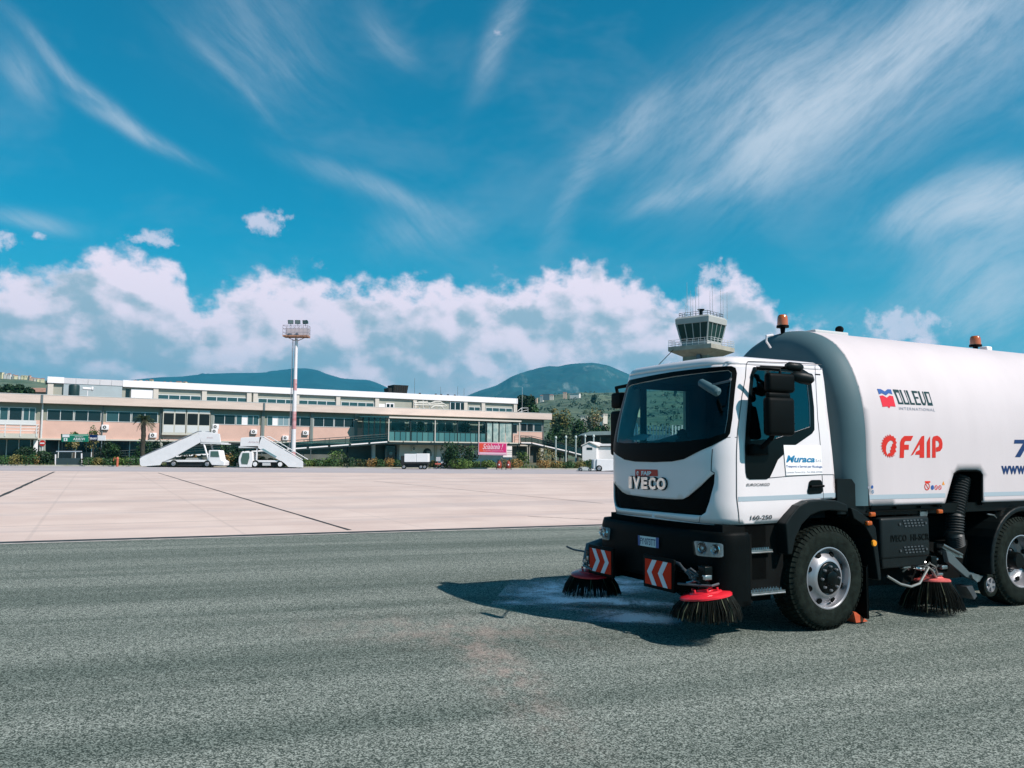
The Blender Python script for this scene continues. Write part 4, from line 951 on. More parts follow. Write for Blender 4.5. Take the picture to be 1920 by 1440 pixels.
def f_asphalt(k, v, b):
    g = k.voro(v, 120, 'Color'); gs = k.sep(g)[0]
    n1 = k.noise(v, 140, 2, .6); n2 = k.noise(v, 22, 3, .6)
    st = k.noise(k.map(v, (.045, .75, 1), -math.radians(20)), 1.0, 4, .55); st2 = k.noise(k.map(v, (.10, 2.6, 1), -math.radians(18)), 1.0, 3, .5)
    val = k.m('ADD', k.m('MULTIPLY', k.sm(gs, .1, 1.0), .55), k.m('MULTIPLY', n1, .5))
    val = k.m('ADD', val, k.m('MULTIPLY', k.m('SUBTRACT', n2, .5), .5))
    base = k.mix(k.sm(val, .25, .95), (.045, .062, .055, 1), (.39, .425, .39, 1))
    band = k.sm(k.m('ADD', k.m('MULTIPLY', st, .68), k.m('MULTIPLY', st2, .32)), .36, .64)
    base = k.mix(1.0, base, k.mix(band, (.63, .68, .66, 1), (1.12, 1.11, 1.09, 1)), 'MULTIPLY')
    X, Y, _ = k.sep(v)
    c0 = ground(935, 1250); d1 = blob(k, X, Y, c0.x, c0.y, 1.5, .24, 1.82); c0 = ground(850, 1185); d2 = blob(k, X, Y, c0.x, c0.y, 1.2, .6, -.2)
    c0 = ground(1000, 1340); d3 = blob(k, X, Y, c0.x, c0.y, .5, .12, 2.0)
    dust = k.m('MULTIPLY', k.m('MAXIMUM', k.m('MAXIMUM', d1, k.m('MULTIPLY', d2, .7)), k.m('MULTIPLY', d3, .8)), k.sm(k.noise(k.map(v, (1, 1.7, 1), -1.82), 2.4, 8, .7), .36, .68))
    base = k.mix(k.m('MULTIPLY', dust, k.sm(val, .1, .9, .35, .85)), base, (.44, .33, .29, 1))
    k.put(b.inputs['Base Color'], base); b.inputs['Roughness'].default_value = .95; b.inputs['Specular IOR Level'].default_value = .08
    k.bump(k.m('ADD', gs, n1), .55, .006)
asphalt = node_mat('asphalt', f_asphalt)
def f_apron(k, v, b):
    r = k.map(v, (1, 1, 1), -math.radians(26.5)); x, y, _ = k.sep(r)
    n = k.noise(v, .35, 5, .6); n2 = k.noise(v, 6, 5, .7); streak = k.noise(k.map(r, (.05, 1.2, 1)), 1.0, 5, .6)
    base = k.mix(k.sm(n, .3, .7), (.58, .445, .39, 1), (.69, .55, .485, 1))
    base = k.mix(k.m('MULTIPLY', k.sm(streak, .5, .72), .4), base, (.45, .34, .31, 1))
    base = k.mix(k.m('MULTIPLY', k.sm(n2, .5, .8), .25), base, (.72, .57, .51, 1))
    def line(c, per, off, w, wob=0.):
        c = k.m('ADD', c, k.m('MULTIPLY', k.m('SUBTRACT', k.noise(v, .5, 2), .5), wob)) if wob else c
        t = k.m('FRACT', k.m('DIVIDE', k.m('ADD', c, off), per)); t = k.m('ABSOLUTE', k.m('SUBTRACT', t, .5)); return k.sm(t, .5 - w / per, .5 - w / per * .5)
    ln = k.m('MAXIMUM', k.m('MULTIPLY', line(y, 4.6, .9, .06, .1), .4), k.m('MULTIPLY', line(x, 4.0, 1.1, .05), .15))
    base = k.mix(ln, base, (.20, .17, .165, 1))
    cell = k.nd('ShaderNodeTexWhiteNoise', noise_dimensions='2D'); cb = k.nd('ShaderNodeCombineXYZ'); k.put(cb.inputs[0], k.m('FLOOR', k.m('DIVIDE', k.m('ADD', x, 3.1), 4.0))); k.put(cb.inputs[1], k.m('FLOOR', k.m('DIVIDE', k.m('ADD', y, 3.2), 4.6))); nt_ = cb.id_data; nt_.links.new(cb.outputs[0], cell.inputs['Vector'])
    base = k.mix(k.m('MULTIPLY', cell.outputs['Value'], .16), base, (.52, .42, .39, 1))
    far = k.sm(k.noise(k.map(r, (.02, .3, 1)), 1.0, 3, .5), .55, .62)
    base = k.mix(k.m('MULTIPLY', far, .25), base, (.36, .32, .33, 1))
    k.put(b.inputs['Base Color'], base); b.inputs['Roughness'].default_value = .8; k.bump(n2, .15, .01)
apron_m = node_mat('apron concrete', f_apron)
def f_earth(k, v, b):
    n = k.noise(v, .05, 6, .6); n2 = k.noise(v, .8, 5, .6); c = k.mix(k.sm(n, .4, .6), (.05, .07, .022, 1), (.12, .11, .06, 1)); c = k.mix(k.m('MULTIPLY', k.sm(n2, .4, .7), .4), c, (.16, .14, .09, 1))
    k.put(b.inputs['Base Color'], c); b.inputs['Roughness'].default_value = .95
earth = node_mat('earth', f_earth)
b = MB(); b.add([(-9000, -60, -.006), (9000, -60, -.006), (9000, 9500, -.006), (-9000, 9500, -.006)], [(0, 1, 2, 3)]); tag(b.build('ground', earth), kind='structure')
e0 = Vector((-9.44, 15.58)); ed = (Vector((2.24, 20.5)) - e0).normalized(); en = Vector((-ed.y, ed.x))
L0, L1 = e0 - ed * 90, e0 + ed * 140
sheet('asphalt_road', [(-120, -58), (160, -58), (160, L1.y), tuple(L1), tuple(L0), (-120, L0.y)], .004, asphalt)
def kerb_y(x): return 84.3 + .10 * (x + 38)
K0 = (-110, kerb_y(-110)); K1 = (70, kerb_y(70))
sheet('service_road', [(-110, kerb_y(-110) - 19), (70, kerb_y(70) - 19), K1, K0], .004, mat('service road', (.40, .36, .37), .85, var=.12, vscale=.25, stretch=(.15, 1.5, 1)))
sheet('apron', [tuple(L0 + en * .02), tuple(L1 + en * .02), (160, 110), (70, 110), K1, K0, (-110, L0.y + 1)], .0, apron_m)
dark_joint = mat('joint', (.035, .035, .035), .8, var=.5, vscale=8); pale_edge = mat('pale edge', (.55, .50, .46), .8, var=.3, vscale=4); drain = mat('drain', (.03, .035, .035), .7, var=.6, vscale=2)
def strip(name, a, b_, w, z, m, wob=0., seed=0):
    rnd = random.Random(seed); a = Vector(a[:2]); b_ = Vector(b_[:2]); d = (b_ - a).normalized(); n = Vector((-d.y, d.x)); k = 40 if wob else 2; L = []; R = []; o = 0
    for i in range(k): p = a.lerp(b_, i / (k - 1)); o = o * .85 + rnd.uniform(-wob, wob); ww = w * (1 + (rnd.uniform(-.25, .25) if wob else 0)); L.append((*(p + n * (ww / 2 + o)), z)); R.append((*(p - n * (ww / 2 - o)), z))
    q = MB(); q.grid([L, R]); return tag(q.build(name, m), kind='structure')
strip('slot_drain', L0 + en * .18, L1 + en * .20, .34, .008, drain); strip('drain_edge', L0 - en * .06, L1 - en * .06, .09, .0085, pale_edge, .004, 3)
strip('apron_joint', ground(655, 994), (-26.5, 62.8), .09, .005, dark_joint, .012, 1); strip('apron_joint', ground(-120, 985), (-34.6, 63.4), .16, .005, dark_joint, .012, 2)
for i, (a, c) in enumerate([((1130, 944), (700, 902)), ((1128, 905), (880, 893)), ((1130, 975), (990, 968))]): strip('apron_joint', ground(*a), ground(*c), .05, .005, mat('faint joint', (.22, .18, .17), .8), .01, 5 + i)
def f_wet(k, v, b):
    n = k.noise(v, 1.9, 7, .6, .8); n2 = k.noise(v, 60, 4, .7)
    k.put(b.inputs['Base Color'], (.46, .62, .76, 1)); X, Y, _ = k.sep(v)  # pale blue base colour stands in for the sky sheen on the water
    a = None
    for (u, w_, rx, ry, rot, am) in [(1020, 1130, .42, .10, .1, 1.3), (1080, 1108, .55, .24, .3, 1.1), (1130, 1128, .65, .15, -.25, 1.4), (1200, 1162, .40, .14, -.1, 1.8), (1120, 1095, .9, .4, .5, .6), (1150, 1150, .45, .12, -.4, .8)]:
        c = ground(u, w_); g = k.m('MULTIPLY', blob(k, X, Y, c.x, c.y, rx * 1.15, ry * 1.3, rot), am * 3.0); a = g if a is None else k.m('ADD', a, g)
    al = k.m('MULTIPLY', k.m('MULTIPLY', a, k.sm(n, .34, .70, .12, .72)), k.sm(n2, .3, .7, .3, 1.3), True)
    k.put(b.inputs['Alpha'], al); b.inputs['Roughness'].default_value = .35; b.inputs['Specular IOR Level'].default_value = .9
    k.bump(n2, .4, .004)
c4 = [ground(*p, .009) for p in ((880, 1180), (1290, 1190), (1240, 1080), (960, 1085))]
b = MB(); b.add(c4, [(0, 1, 2, 3)]); tag(b.build('puddle', node_mat('water spray', f_wet)), 'thin film of sprayed water before the truck, its sky glint put into the pale colour', 'water', kind='stuff')

# ------------------------------------------------------------------ terminal building: a along the front, b inwards, z up
BA = math.radians(30.8); BO = np.array([-64.06, 104, 0]); BE = np.array([math.cos(BA), math.sin(BA), 0]); BM_ = np.array([-math.sin(BA), math.cos(BA), 0])
def B(u, v, b=1.0):
    d = ray(u, v); k = ((BO + BM_ * b - CP) @ BM_) / (d @ BM_); p = CP + k * d - BO; return float(p @ BE), float(p[2])
beige = mat('beige render', (.60, .43, .36), .85, var=.07, vscale=.6, bump=.05, bscale=8); pinkw = mat('pink render', (.62, .40, .33), .85, var=.07, vscale=.5, bump=.05, bscale=8)
fascia_m = mat('fascia concrete', (.62, .50, .44), .85, var=.10, vscale=.7, stretch=(.4, 1, 2.5)); white_band = mat('white band', (.80, .76, .77), .6, var=.04, vscale=.4)
shade_wall = mat('eave shade wall', (.24, .25, .20), .85, var=.1, vscale=.5); soff = mat('soffit', (.20, .19, .16), .9); alu = mat('aluminium', (.62, .62, .62), .45, .1)
dark_pane = mat('dark pane', (.012, .022, .026), .08, spec=.6); teal_pane = mat('teal pane', (.03, .075, .085), .1, spec=.7); pale_pane = mat('pale pane', (.22, .30, .33), .15, spec=.6); black_pane = mat('black pane', (.006, .006, .006), .3)
cream = mat('cream panel', (.50, .48, .42), .7, var=.05, vscale=1); roofgrey = mat('roof felt', (.22, .22, .21), .9, var=.2, vscale=.5); dark_steel = mat('dark steel', (.015, .03, .032), .45, .3); white_wall = mat('white wall', (.74, .71, .72), .8, var=.05, vscale=.5)
teal_glass = mat('teal glass panel', (.05, .15, .16), .1, spec=.8); roof_glass = mat('canopy', (.45, .46, .42), .4)
T = empty('terminal_building', tuple(BO), BA, 'long two storey beige airport terminal with set-back white topped upper floor', 'building')
def bbx(name, m, lst, par=None, bevel=0):
    q = MB()
    for c in lst: q.box(*c)
    return q.build(name, m, par or T, bevel=bevel)
bbx('first_floor_wall', pinkw, [(-12, 81.8, 1.0, 1.35, 3.0, 5.36), (81.55, 81.8, 1.35, 16, 0, 8.6)])
bbx('upper_wall_strip', shade_wall, [(-12, 81.8, 1.02, 1.3, 5.36, 8.5)])  # wall under the eaves, their shade put into its darker colour
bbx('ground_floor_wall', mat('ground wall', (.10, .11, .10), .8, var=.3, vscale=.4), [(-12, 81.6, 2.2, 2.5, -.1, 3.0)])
bbx('floor_slab', cream, [(-12, 81.8, .7, 1.0, 2.86, 3.04), (-12, 81.7, 1.0, 2.2, 2.9, 3.0)])
bbx('interior', black_matt, [(-12, 81.5, 3.2, 3.4, -.1, 8.4)])
f_ = bbx('fascia', fascia_m, [(-12, 82.83, 0, .35, 7.53, 8.6)], bevel=.03)
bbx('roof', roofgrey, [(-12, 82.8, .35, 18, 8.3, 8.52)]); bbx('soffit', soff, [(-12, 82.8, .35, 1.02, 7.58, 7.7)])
bbx('fascia_coping', alu, [(-12, 82.86, -.03, .4, 8.6, 8.66)])
bbx('end_fascia', fascia_m, [(82.5, 82.83, .35, 18, 7.53, 8.6)]); bbx('back_wall', pinkw, [(-12, 81.8, 15.7, 16, 0, 8.3)])
ub = 4.0
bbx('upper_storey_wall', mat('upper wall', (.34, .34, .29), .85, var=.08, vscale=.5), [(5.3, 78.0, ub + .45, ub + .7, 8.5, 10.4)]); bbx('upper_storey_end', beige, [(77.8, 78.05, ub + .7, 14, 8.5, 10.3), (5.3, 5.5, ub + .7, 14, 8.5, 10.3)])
bbx('upper_roof_band', white_band, [(14.3, 78.2, ub, ub + .4, 10.35, 11.28), (5.15, 7.1, ub, ub + .4, 10.45, 11.28), (77.9, 78.2, ub + .4, 14.4, 10.35, 11.28)], bevel=.02)
bbx('upper_roof_band', mat('grey band', (.56, .54, .56), .6, var=.06, vscale=.5), [(7.1 + i * 1.45, 7.1 + i * 1.45 + 1.42, ub + .05, ub + .3, 10.45, 11.22) for i in range(5)])
bbx('upper_roof', roofgrey, [(5.2, 78.1, ub + .4, 14.4, 10.9, 11.1)])
bbx('upper_infill', mat('infill', (.36, .41, .43), .5, var=.05, vscale=1), [(7.1, 14.25, ub + .12, ub + .3, 8.5, 10.44)])
def window(a0, a1, z0, z1, b=1.0, n=2, pane=dark_pane, frame=alu, fw=.07, par=None, mixp=None):
    q = MB(); q.box(a0, a1, b - .05, b + .04, z0, z0 + fw); q.box(a0, a1, b - .05, b + .04, z1 - fw, z1); q.box(a0, a0 + fw, b - .045, b + .04, z0 + fw, z1 - fw); q.box(a1 - fw, a1, b - .045, b + .04, z0 + fw, z1 - fw)
    for i in range(1, n): x = a0 + (a1 - a0) * i / n; q.box(x - fw / 2, x + fw / 2, b - .045, b + .04, z0 + fw, z1 - fw)
    w_ = q.build('window', frame, T)
    for i in range(n):
        x0 = a0 + (a1 - a0) * i / n + fw / 2; x1 = a0 + (a1 - a0) * (i + 1) / n - fw / 2; g = MB(); g.box(x0, x1, b - .015, b + .015, z0 + fw, z1 - fw); g.build('pane', (mixp or {}).get(i, pane), w_)
    return w_
def wpx(u0, u1, n, z0=5.36, z1=6.8, b=1.0, **k): return window(B(u0, 780, b)[0], B(u1, 780, b)[0], z0, z1, b, n, **k)
for u0, u1, n, mp in ((88, 138, 2, {}), (139.5, 190, 2, {}), (199, 245.5, 2, {0: teal_pane}), (247, 296, 2, {}), (401, 441.5, 2, {}), (443, 485.5, 4, {0: teal_pane, 1: white_band, 2: teal_pane, 3: teal_pane}), (501, 541.5, 4, {0: teal_pane, 1: white_band, 2: pale_pane, 3: pale_pane}), (542.5, 582.5, 2, {}), (588, 626, 2, {}), (627, 664, 2, {}), (976, 1000, 2, {}), (1001, 1016.5, 1, {})): wpx(u0, u1, n, mixp=mp)
for u0, u1 in ((-100, -72), (-70, -42), (-40, -2)): wpx(u0, u1, 2, 5.25, 6.95)
for u0, u1, n, mp in ((-1, 15.5, 1, {0: teal_pane}), (16.5, 42, 1, {}), (43, 66.5, 2, {0: teal_pane, 1: teal_pane})): wpx(u0, u1, n, 5.25, 6.95, mixp=mp)
# pavilion back windows
for u0, u1, n in ((733, 760, 1), (766, 797, 2), (800, 812, 1), (820, 850, 2), (855, 880, 1), (905, 970, 3)): wpx(u0, u1, n, 5.0, 6.6)
# bay windows that stand forward
for u0, u1 in ((305.5, 348.5), (350, 394)):
    a0, a1 = B(u0, 780, .6)[0], B(u1, 780, .6)[0]
    bw = bbx('bay_window', cream, [(a0, a1, .55, 1.0, 4.0, 7.3), (a0 - .05, a1 + .05, .45, 1.0, 3.75, 4.0)]); 
    for k in (0, 1):
        x0 = a0 + .12 + k * (a1 - a0) / 2; x1 = x0 + (a1 - a0) / 2 - .2
        q = MB(); q.box(x0, x1, .52, .56, 5.2, 6.75); q.build('pane', black_pane, bw)
        q = MB(); q.box(x0, x1, .53, .56, 6.85, 7.25); q.box(x0, x1, .53, .56, 4.1, 5.1); q.build('panel', alu, bw)
# columns and downpipes
for u in (398, 493.5, 585, 668): a = B(u, 780, .9)[0]; bbx('column', mat('column grey', (.22, .24, .22), .8), [(a - .22, a + .22, .8, 1.0, 3.0, 7.55)])
for u in (79, 193, 302, 493.5, 585, 1020):
    a = B(u, 780, .7)[0]; q = MB(); q.cyl((a, .85, 0), (a, .85, 7.6), .07 if u != 79 else .12, n=8); q.build('downpipe', mat('pipe grey', (.12, .15, .16), .5) if u != 79 else alu, T)
for u in (79, 496): a = B(u, 748, -.05)[0]; bbx('overflow_pipe', mat('pipe grey', (.12, .15, .16), .5), [(a - .12, a + .12, -.12, 0, 7.5, 8.62)])
# ground floor bays
for i, u in enumerate((-60, -20, 12, 35, 57, 110, 142, 172, 196, 243, 280)):
    a = B(u, 840, 2.1)[0]; bbx('mullion', alu, [(a - .05, a + .05, 2.1, 2.2, 0, 2.9)])
for u0, u1 in ((86, 135), (142, 190), (198, 242), (-90, -25), (-18, 10), (14, 34), (37, 56), (245, 300)):
    a0, a1 = B(u0, 840, 2.1)[0], B(u1, 840, 2.1)[0]; q = MB(); q.box(a0, a1, 2.12, 2.19, .5, 2.8); q.build('pane', dark_pane, T)
for u in (66, 78, 300, 700, 990, 1015): a = B(u, 850, 1.0)[0]; bbx('ground_column', white_wall if u in (700, 66) else cream, [(a - .25, a + .25, .8, 1.3, 0, 2.86)])
# left balcony
a1 = B(73, 800, -.6)[0]; bal = bbx('balcony', cream, [(-12, a1, -.7, 1.0, 3.0, 3.6)])
q = MB()
for z in (3.95, 4.35, 4.75): q.tube([(-12, -.7, z), (a1, -.7, z), (a1, .9, z)], .045, 5)
for u in (-60, -30, 10, 39, 69): a = B(u, 800, -.7)[0]; q.box(a - .06, a + .06, -.76, -.66, 3.2, 4.8)
q.build('balcony_railing', alu, bal)
bbx('balcony_wall', alu, [(-12, B(68, 790, .98)[0], .93, .98, 4.7, 5.3)])
# upper storey windows and pillars
for u0, u1, n in ((296, 378, 4), (387, 465, 4), (484, 553, 4), (560, 630, 4), (640, 702, 4), (879, 901, 2), (911, 961, 4)):
    a0, a1 = B(u0, 730, ub + .4)[0], B(u1, 730, ub + .4)[0]; window(a0, a1, 8.62, 9.55, ub + .42, n, pane=teal_pane, fw=.1)
for u in (118 - 24, 292, 383, 467, 479, 557, 634, 707, 778, 873, 906, 966): a = B(u, 740, ub + .3)[0]; bbx('pillar', mat('pillar cream', (.58, .52, .46), .8), [(a - .33, a + .33, ub + .15, ub + .5, 8.55, 10.4)])
a0, a1 = B(236, 735, ub + .35)[0], B(244, 735, ub + .35)[0]; bbx('upper_opening', dark_pane, [(a0, a1, ub + .38, ub + .44, 8.55, 10.1)])
a0, a1 = B(246, 735, ub + .3)[0], B(288, 735, ub + .3)[0]; bbx('upper_panel', white_band, [(a0, a1, ub + .3, ub + .44, 8.6, 10.1)])
a0, a1 = B(711, 735, ub + .3)[0], B(722, 735, ub + .3)[0]; bbx('upper_panel', white_band, [(a0, a1, ub + .3, ub + .44, 8.6, 9.4)])
a0, a1 = B(724, 735, ub + .3)[0], B(740, 735, ub + .3)[0]; window(a0, a1, 8.7, 9.6, ub + .38, 2, fw=.16, frame=white_band)
a0, a1 = B(844, 735, ub + .3)[0], B(873, 735, ub + .3)[0]; window(a0, a1, 8.6, 10.2, ub + .3, 3, fw=.1, frame=white_band)
a0, a1 = B(90, 735, ub + .35)[0], B(116, 735, ub + .35)[0]
# rooftop things
def bpt(u, v, b): a, z = B(u, v, b); return a, z
def on_b(name, label, cat, group=None): e = empty(name, tuple(BO), BA, label, cat, group); return e
aL = B(139, 730, 2.0)[0]; q = MB(); q.lathe([(0, 0), (.62, 0), (.66, .2), (.66, 1.5), (.6, 1.66), (0, 1.72)], (0, 0, 0), n=20)
pt = BO + BE * aL + BM_ * 2.0; o = q.build('water_tank', mat('tank green', (.01, .035, .035), .5), None, loc=(pt[0], pt[1], 8.52)); tag(o, 'dark round water tank on the low roof at the left', 'tank')
pt = BO + BE * (aL + 1.5) + BM_ * 2.0; o = MB(); o.cyl((-.5, 0, 1.25), (.6, 0, 1.2), .18, n=10); o.cyl((.55, 0, 1.22), (.75, 0, 1.22), .3, n=12); o.cyl((.1, 0, 0), (.1, 0, 1.1), .05); o = tag(o.build('exhaust_duct', white_band, None, loc=(pt[0], pt[1], 8.52)), 'white horizontal duct beside the dark rooftop water tank', 'duct'); o.rotation_euler.z = BA
# roof plant: white pipework
e = empty('roof_pipework', (0, 0, 0), 0, 'tangle of pale insulated pipes on the roof before the upper floor', 'pipes')
def WB(u, v, b): a, z = B(u, v, b); p = BO + BE * a + BM_ * b; return Vector((p[0], p[1], z))
for k, pts in enumerate(([(776, 755), (832, 757), (838, 762)], [(776, 759), (820, 760), (836, 762)], [(800, 752), (803, 758), (815, 753), (826, 753), (830, 757)], [(778, 765), (778, 755)], [(793, 765), (793, 751)], [(808, 765), (815, 761), (828, 762), (832, 767)], [(784, 754), (800, 754)])):
    q = MB(); q.tube([WB(u, v, 3.0) for u, v in pts], .12, 7); q.build('pipe', mat('lagging', (.58, .55, .50), .6, var=.15, vscale=2), e)
q = MB()
for u in range(778, 838, 9): p = WB(u, 766, 3.2); q.box(p.x - .05, p.x + .05, p.y - .05, p.y + .05, 8.5, 9.6)
q.build('pipe_stand', alu, e)
# louvred tower on the roof, chimneys, aerials
def Wp(a, b, z): p = BO + BE * a + BM_ * b; return Vector((p[0], p[1], z))
a0, a1 = B(729, 730, 9)[0], B(764, 730, 9)[0]; z1 = B(745, 722, 9)[1]
e = empty('rooftop_turret', tuple(Wp(a0, 9, 11)), BA, 'dark slatted turret with flared top rising behind the white roof band', 'turret')
w = a1 - a0; h = z1 - 11; q = MB(); q.hexa([(w * .22, 0, 0), (w * .94, 0, 0), (w * .94, 2, 0), (w * .22, 2, 0), (w * .22, -.4, h), (w, -.4, h), (w, 2.4, h), (w * .22, 2.4, h)]); q.build('body', mat('turret dark', (.012, .015, .014), .8), e)
q = MB(); q.hexa([(.1, .1, 0), (w * .22, .1, 0), (w * .22, 1.8, 0), (.1, 1.8, 0), (-.1, 0, h * .72), (w * .22, 0, h * .75), (w * .22, 2, h * .75), (-.1, 2, h * .72)]); q.build('side_wing', mat('turret dark', (.012, .015, .014), .8), e)
q = MB()
for i in range(6): x = w * (.28 + .12 * i); q.hexa([(x, -.05, .05), (x + .12, -.05, .05), (x + .12, .05, .05), (x, .05, .05), (x, -.44, h - .1), (x + .12, -.44, h - .1), (x + .12, -.3, h - .1), (x, -.3, h - .1)])
q.build('slat', mat('slat', (.03, .025, .022), .8), e)
for i, (u, v0, v1) in enumerate(((777, 739, 709), (826, 741, 725), (858, 742, 724), (870, 744, 728), (970, 760, 728))):
    a = B(u, v0, 6)[0]; zt = B(u, v1, 6)[1]; b_ = 6 if u < 960 else 3; p = Wp(a if u < 960 else 78.5, b_, 11.05 if u < 960 else 8.5); q = MB(); q.cyl((0, 0, 0), (0, 0, zt - p.z), .03, .02, 5); o = q.build('roof_aerial', alu if u == 970 else dull_metal, None, loc=p)
    tag(o, ['thin mast aerial just right of the dark roof turret', 'short thin aerial above the white roof pipework', 'thin aerial above the dark roof windows', 'thin rightmost aerial on the long white roof', 'white topped aerial at the right end of the white roof'][i], 'aerial', 'aerials on the terminal roof')
for i, u in enumerate((817, 827, 840, 853, 787)):
    p = Wp(B(u, 742, 7)[0], 7, 11.05); q = MB(); q.cyl((0, 0, 0), (0, 0, .45), .10, n=8); q.cyl((0, 0, .42), (0, 0, .62), .22, .16, n=8); o = q.build('roof_vent', black_plastic, None, loc=p)
    tag(o, ['dark roof vent just right of the roof turret aerial', 'second dark vent on the white roof, left of the thin aerials', 'dark roof vent between the two thin aerials', 'dark roof vent above the dark upper windows', 'small dark vent nearest the tall aerial by the turret'][i], 'vent', 'roof vents')
# rail at the right end of the low roof
q = MB(); p0, p1, p2 = WB(970, 771, 1.5), WB(978, 765, 1.5), WB(990, 765, 1.5); q.tube([p0, p1, p2, WB(990, 774, 1.5)], .05, 5); q.tube([WB(978, 765, 1.5), WB(978, 774, 1.5)], .05, 5); q.tube([WB(972, 773, 1.5), WB(990, 768.5, 1.5)], .035, 5); tag(q.build('roof_railing', alu), 'grey pipe guard rail at the right end of the low roof', 'railing')
# air conditioning units on the wall
ac_lab = [(197, 801, 'white wall air conditioner just right of the green arrivals sign'), (287, 816, 'white wall air conditioner right of the palm trunk'), (404, 800, 'upper of two white air conditioners above the left boarding stairs'), (402, 808.5, 'lower of two white air conditioners above the left boarding stairs'), (476, 809.5, 'white wall air conditioner above the right boarding stairs platform'), (535, 821, 'low white air conditioner left of the striped light mast'), (573, 811.5, 'white wall air conditioner right of the striped light mast'), (776, 841, 'white air conditioner on the white ground floor wall')]
for i, (u, v, lb) in enumerate(ac_lab):
    b0 = 1.0 if i < 7 else -.02; a, z = B(u, v, b0 - .2); p = Wp(a, b0, z); e = empty('air_conditioner', tuple(p), BA, lb, 'air conditioner', 'air conditioners on the terminal wall')
    q = MB(); q.rbox(-.44, .44, -.36, 0, -.34, .32, .03); q.build('casing', white_wall, e)
    q = MB(); q.cyl((-.08, -.362, 0), (-.08, -.375, 0), .22, n=16); f = q.build('fan_grille', mat('grille dark', (.05, .06, .06), .6), e); q = MB(); q.cyl((-.08, -.375, 0), (-.08, -.385, 0), .07, n=10); q.build('fan_hub', white_wall, f)
# ---- glazed pavilion on the first floor
pb0 = -4.0; a0 = B(729, 800, pb0)[0]; a1 = B(975, 800, pb0)[0]; zf = 3.38
PV = empty('glass_pavilion', tuple(BO), BA, 'glass fronted cafe pavilion with flat cream roof raised before the terminal', 'pavilion')
def pv(name, m, lst, bevel=0, par=None):
    q = MB()
    for c in lst: q.box(*c)
    return q.build(name, m, par or PV, bevel=bevel)
a9 = B(976, 830, pb0)[0]
pv('floor_slab', cream, [(a0, a9, pb0, .95, 3.16, 3.36)], .02); pv('floor_beam', dark_steel, [(a0, a9, pb0 + .1, pb0 + .3, 2.85, 3.155)] + [(a0 + i * 2.35, a0 + i * 2.35 + .14, pb0 - .03, pb0 + .1, 3.1, 3.34) for i in range(10)])
pv('roof_slab', mat('pavilion roof', (.62, .56, .50), .7), [(a0 - .1, a1 + .1, pb0 - .3, .3, 6.78, 7.02)], .02)
for u in (729, 816, 898, 974): a = B(u, 800, pb0 - .1)[0]; pv('post', mat('post cream', (.56, .52, .48), .6), [(a - .07, a + .07, pb0 - .14, pb0 - .0, 3.3, 6.8)])
n = 18; gl = B(911, 800, pb0)[0]
for i in range(n):
    x0 = a0 + .1 + (gl - a0 - .1) * i / n; x1 = a0 + .1 + (gl - a0 - .1) * (i + 1) / n
    pv('parapet_panel', teal_glass if i % 3 else mat('teal glass panel 2', (.08, .20, .20), .1, spec=.8), [(x0 + .04, x1 - .04, pb0 + .05, pb0 + .08, 3.38, 4.75)])
pv('glazing_frame', dark_steel, [(x, x + .09, pb0 + .02, pb0 + .14, 3.38, 4.8) for x in np.linspace(a0, gl, n + 1)] + [(a0, gl, pb0 + .02, pb0 + .12, 4.75, 4.83), (a0, a1, pb0 + .02, pb0 + .12, 6.66, 6.78)] + [(B(u, 800, pb0)[0] - .1, B(u, 800, pb0)[0] + .1, pb0 + .02, pb0 + .2, 3.38, 6.78) for u in (770, 858, 911, 924, 936, 961)])
pv('upper_glass', glass_mat('pavilion glass', (.80, .92, .92), .14), [(a0 + .1, gl, pb0 + .07, pb0 + .085, 4.83, 6.66)])
for u0, u1 in ((914, 923), (925.5, 935), (937.5, 948), (949, 959.5)): x0, x1 = B(u0, 800, pb0)[0], B(u1, 800, pb0)[0]; pv('door_pane', mat('door pane', (.16, .27, .27), .15, spec=.8, var=.5, vscale=1.3, col2=(.50, .55, .50)), [(x0, x1, pb0 + .06, pb0 + .1, 3.4, 6.5)])
pv('inner_wall', white_wall, [(B(762, 800, .9)[0], B(905, 800, .9)[0], .80, .97, 3.4, 4.95)])
# sloping glass porch at the pavilion's left end
q = MB(); x9 = B(676, 785, -1.5)[0]; q.hexa([(x9, -1.2, 6.95), (a0, pb0 - .2, 6.85), (a0, .2, 6.85), (x9, .4, 6.95), (x9, -1.2, 7.05), (a0, pb0 - .2, 7.05), (a0, .2, 7.05), (x9, .4, 7.05)]); q.build('porch_roof', teal_glass, PV)
for k in range(5):
    x = x9 + .5 + (a0 - x9 - .5) * k / 4.6; y = -1.2 + (pb0 + 1.0) * k / 4.6; pv('porch_post', dark_steel, [(x - .06, x + .06, y - .06, y + .06, 2.9, 6.95)])
    if k < 4: x2 = x + (a0 - x9 - .5) / 4.6; y2 = y + (pb0 + 1.0) / 4.6; q = MB(); q.prism([(x + .1, y, 3.0), (x2 - .1, y2, 3.0), (x2 - .1, y2, 6.85), (x + .1, y, 6.85)], (0, .03, 0)); q.build('porch_glass', glass_mat('porch glass', (.42, .62, .60), .7), PV)
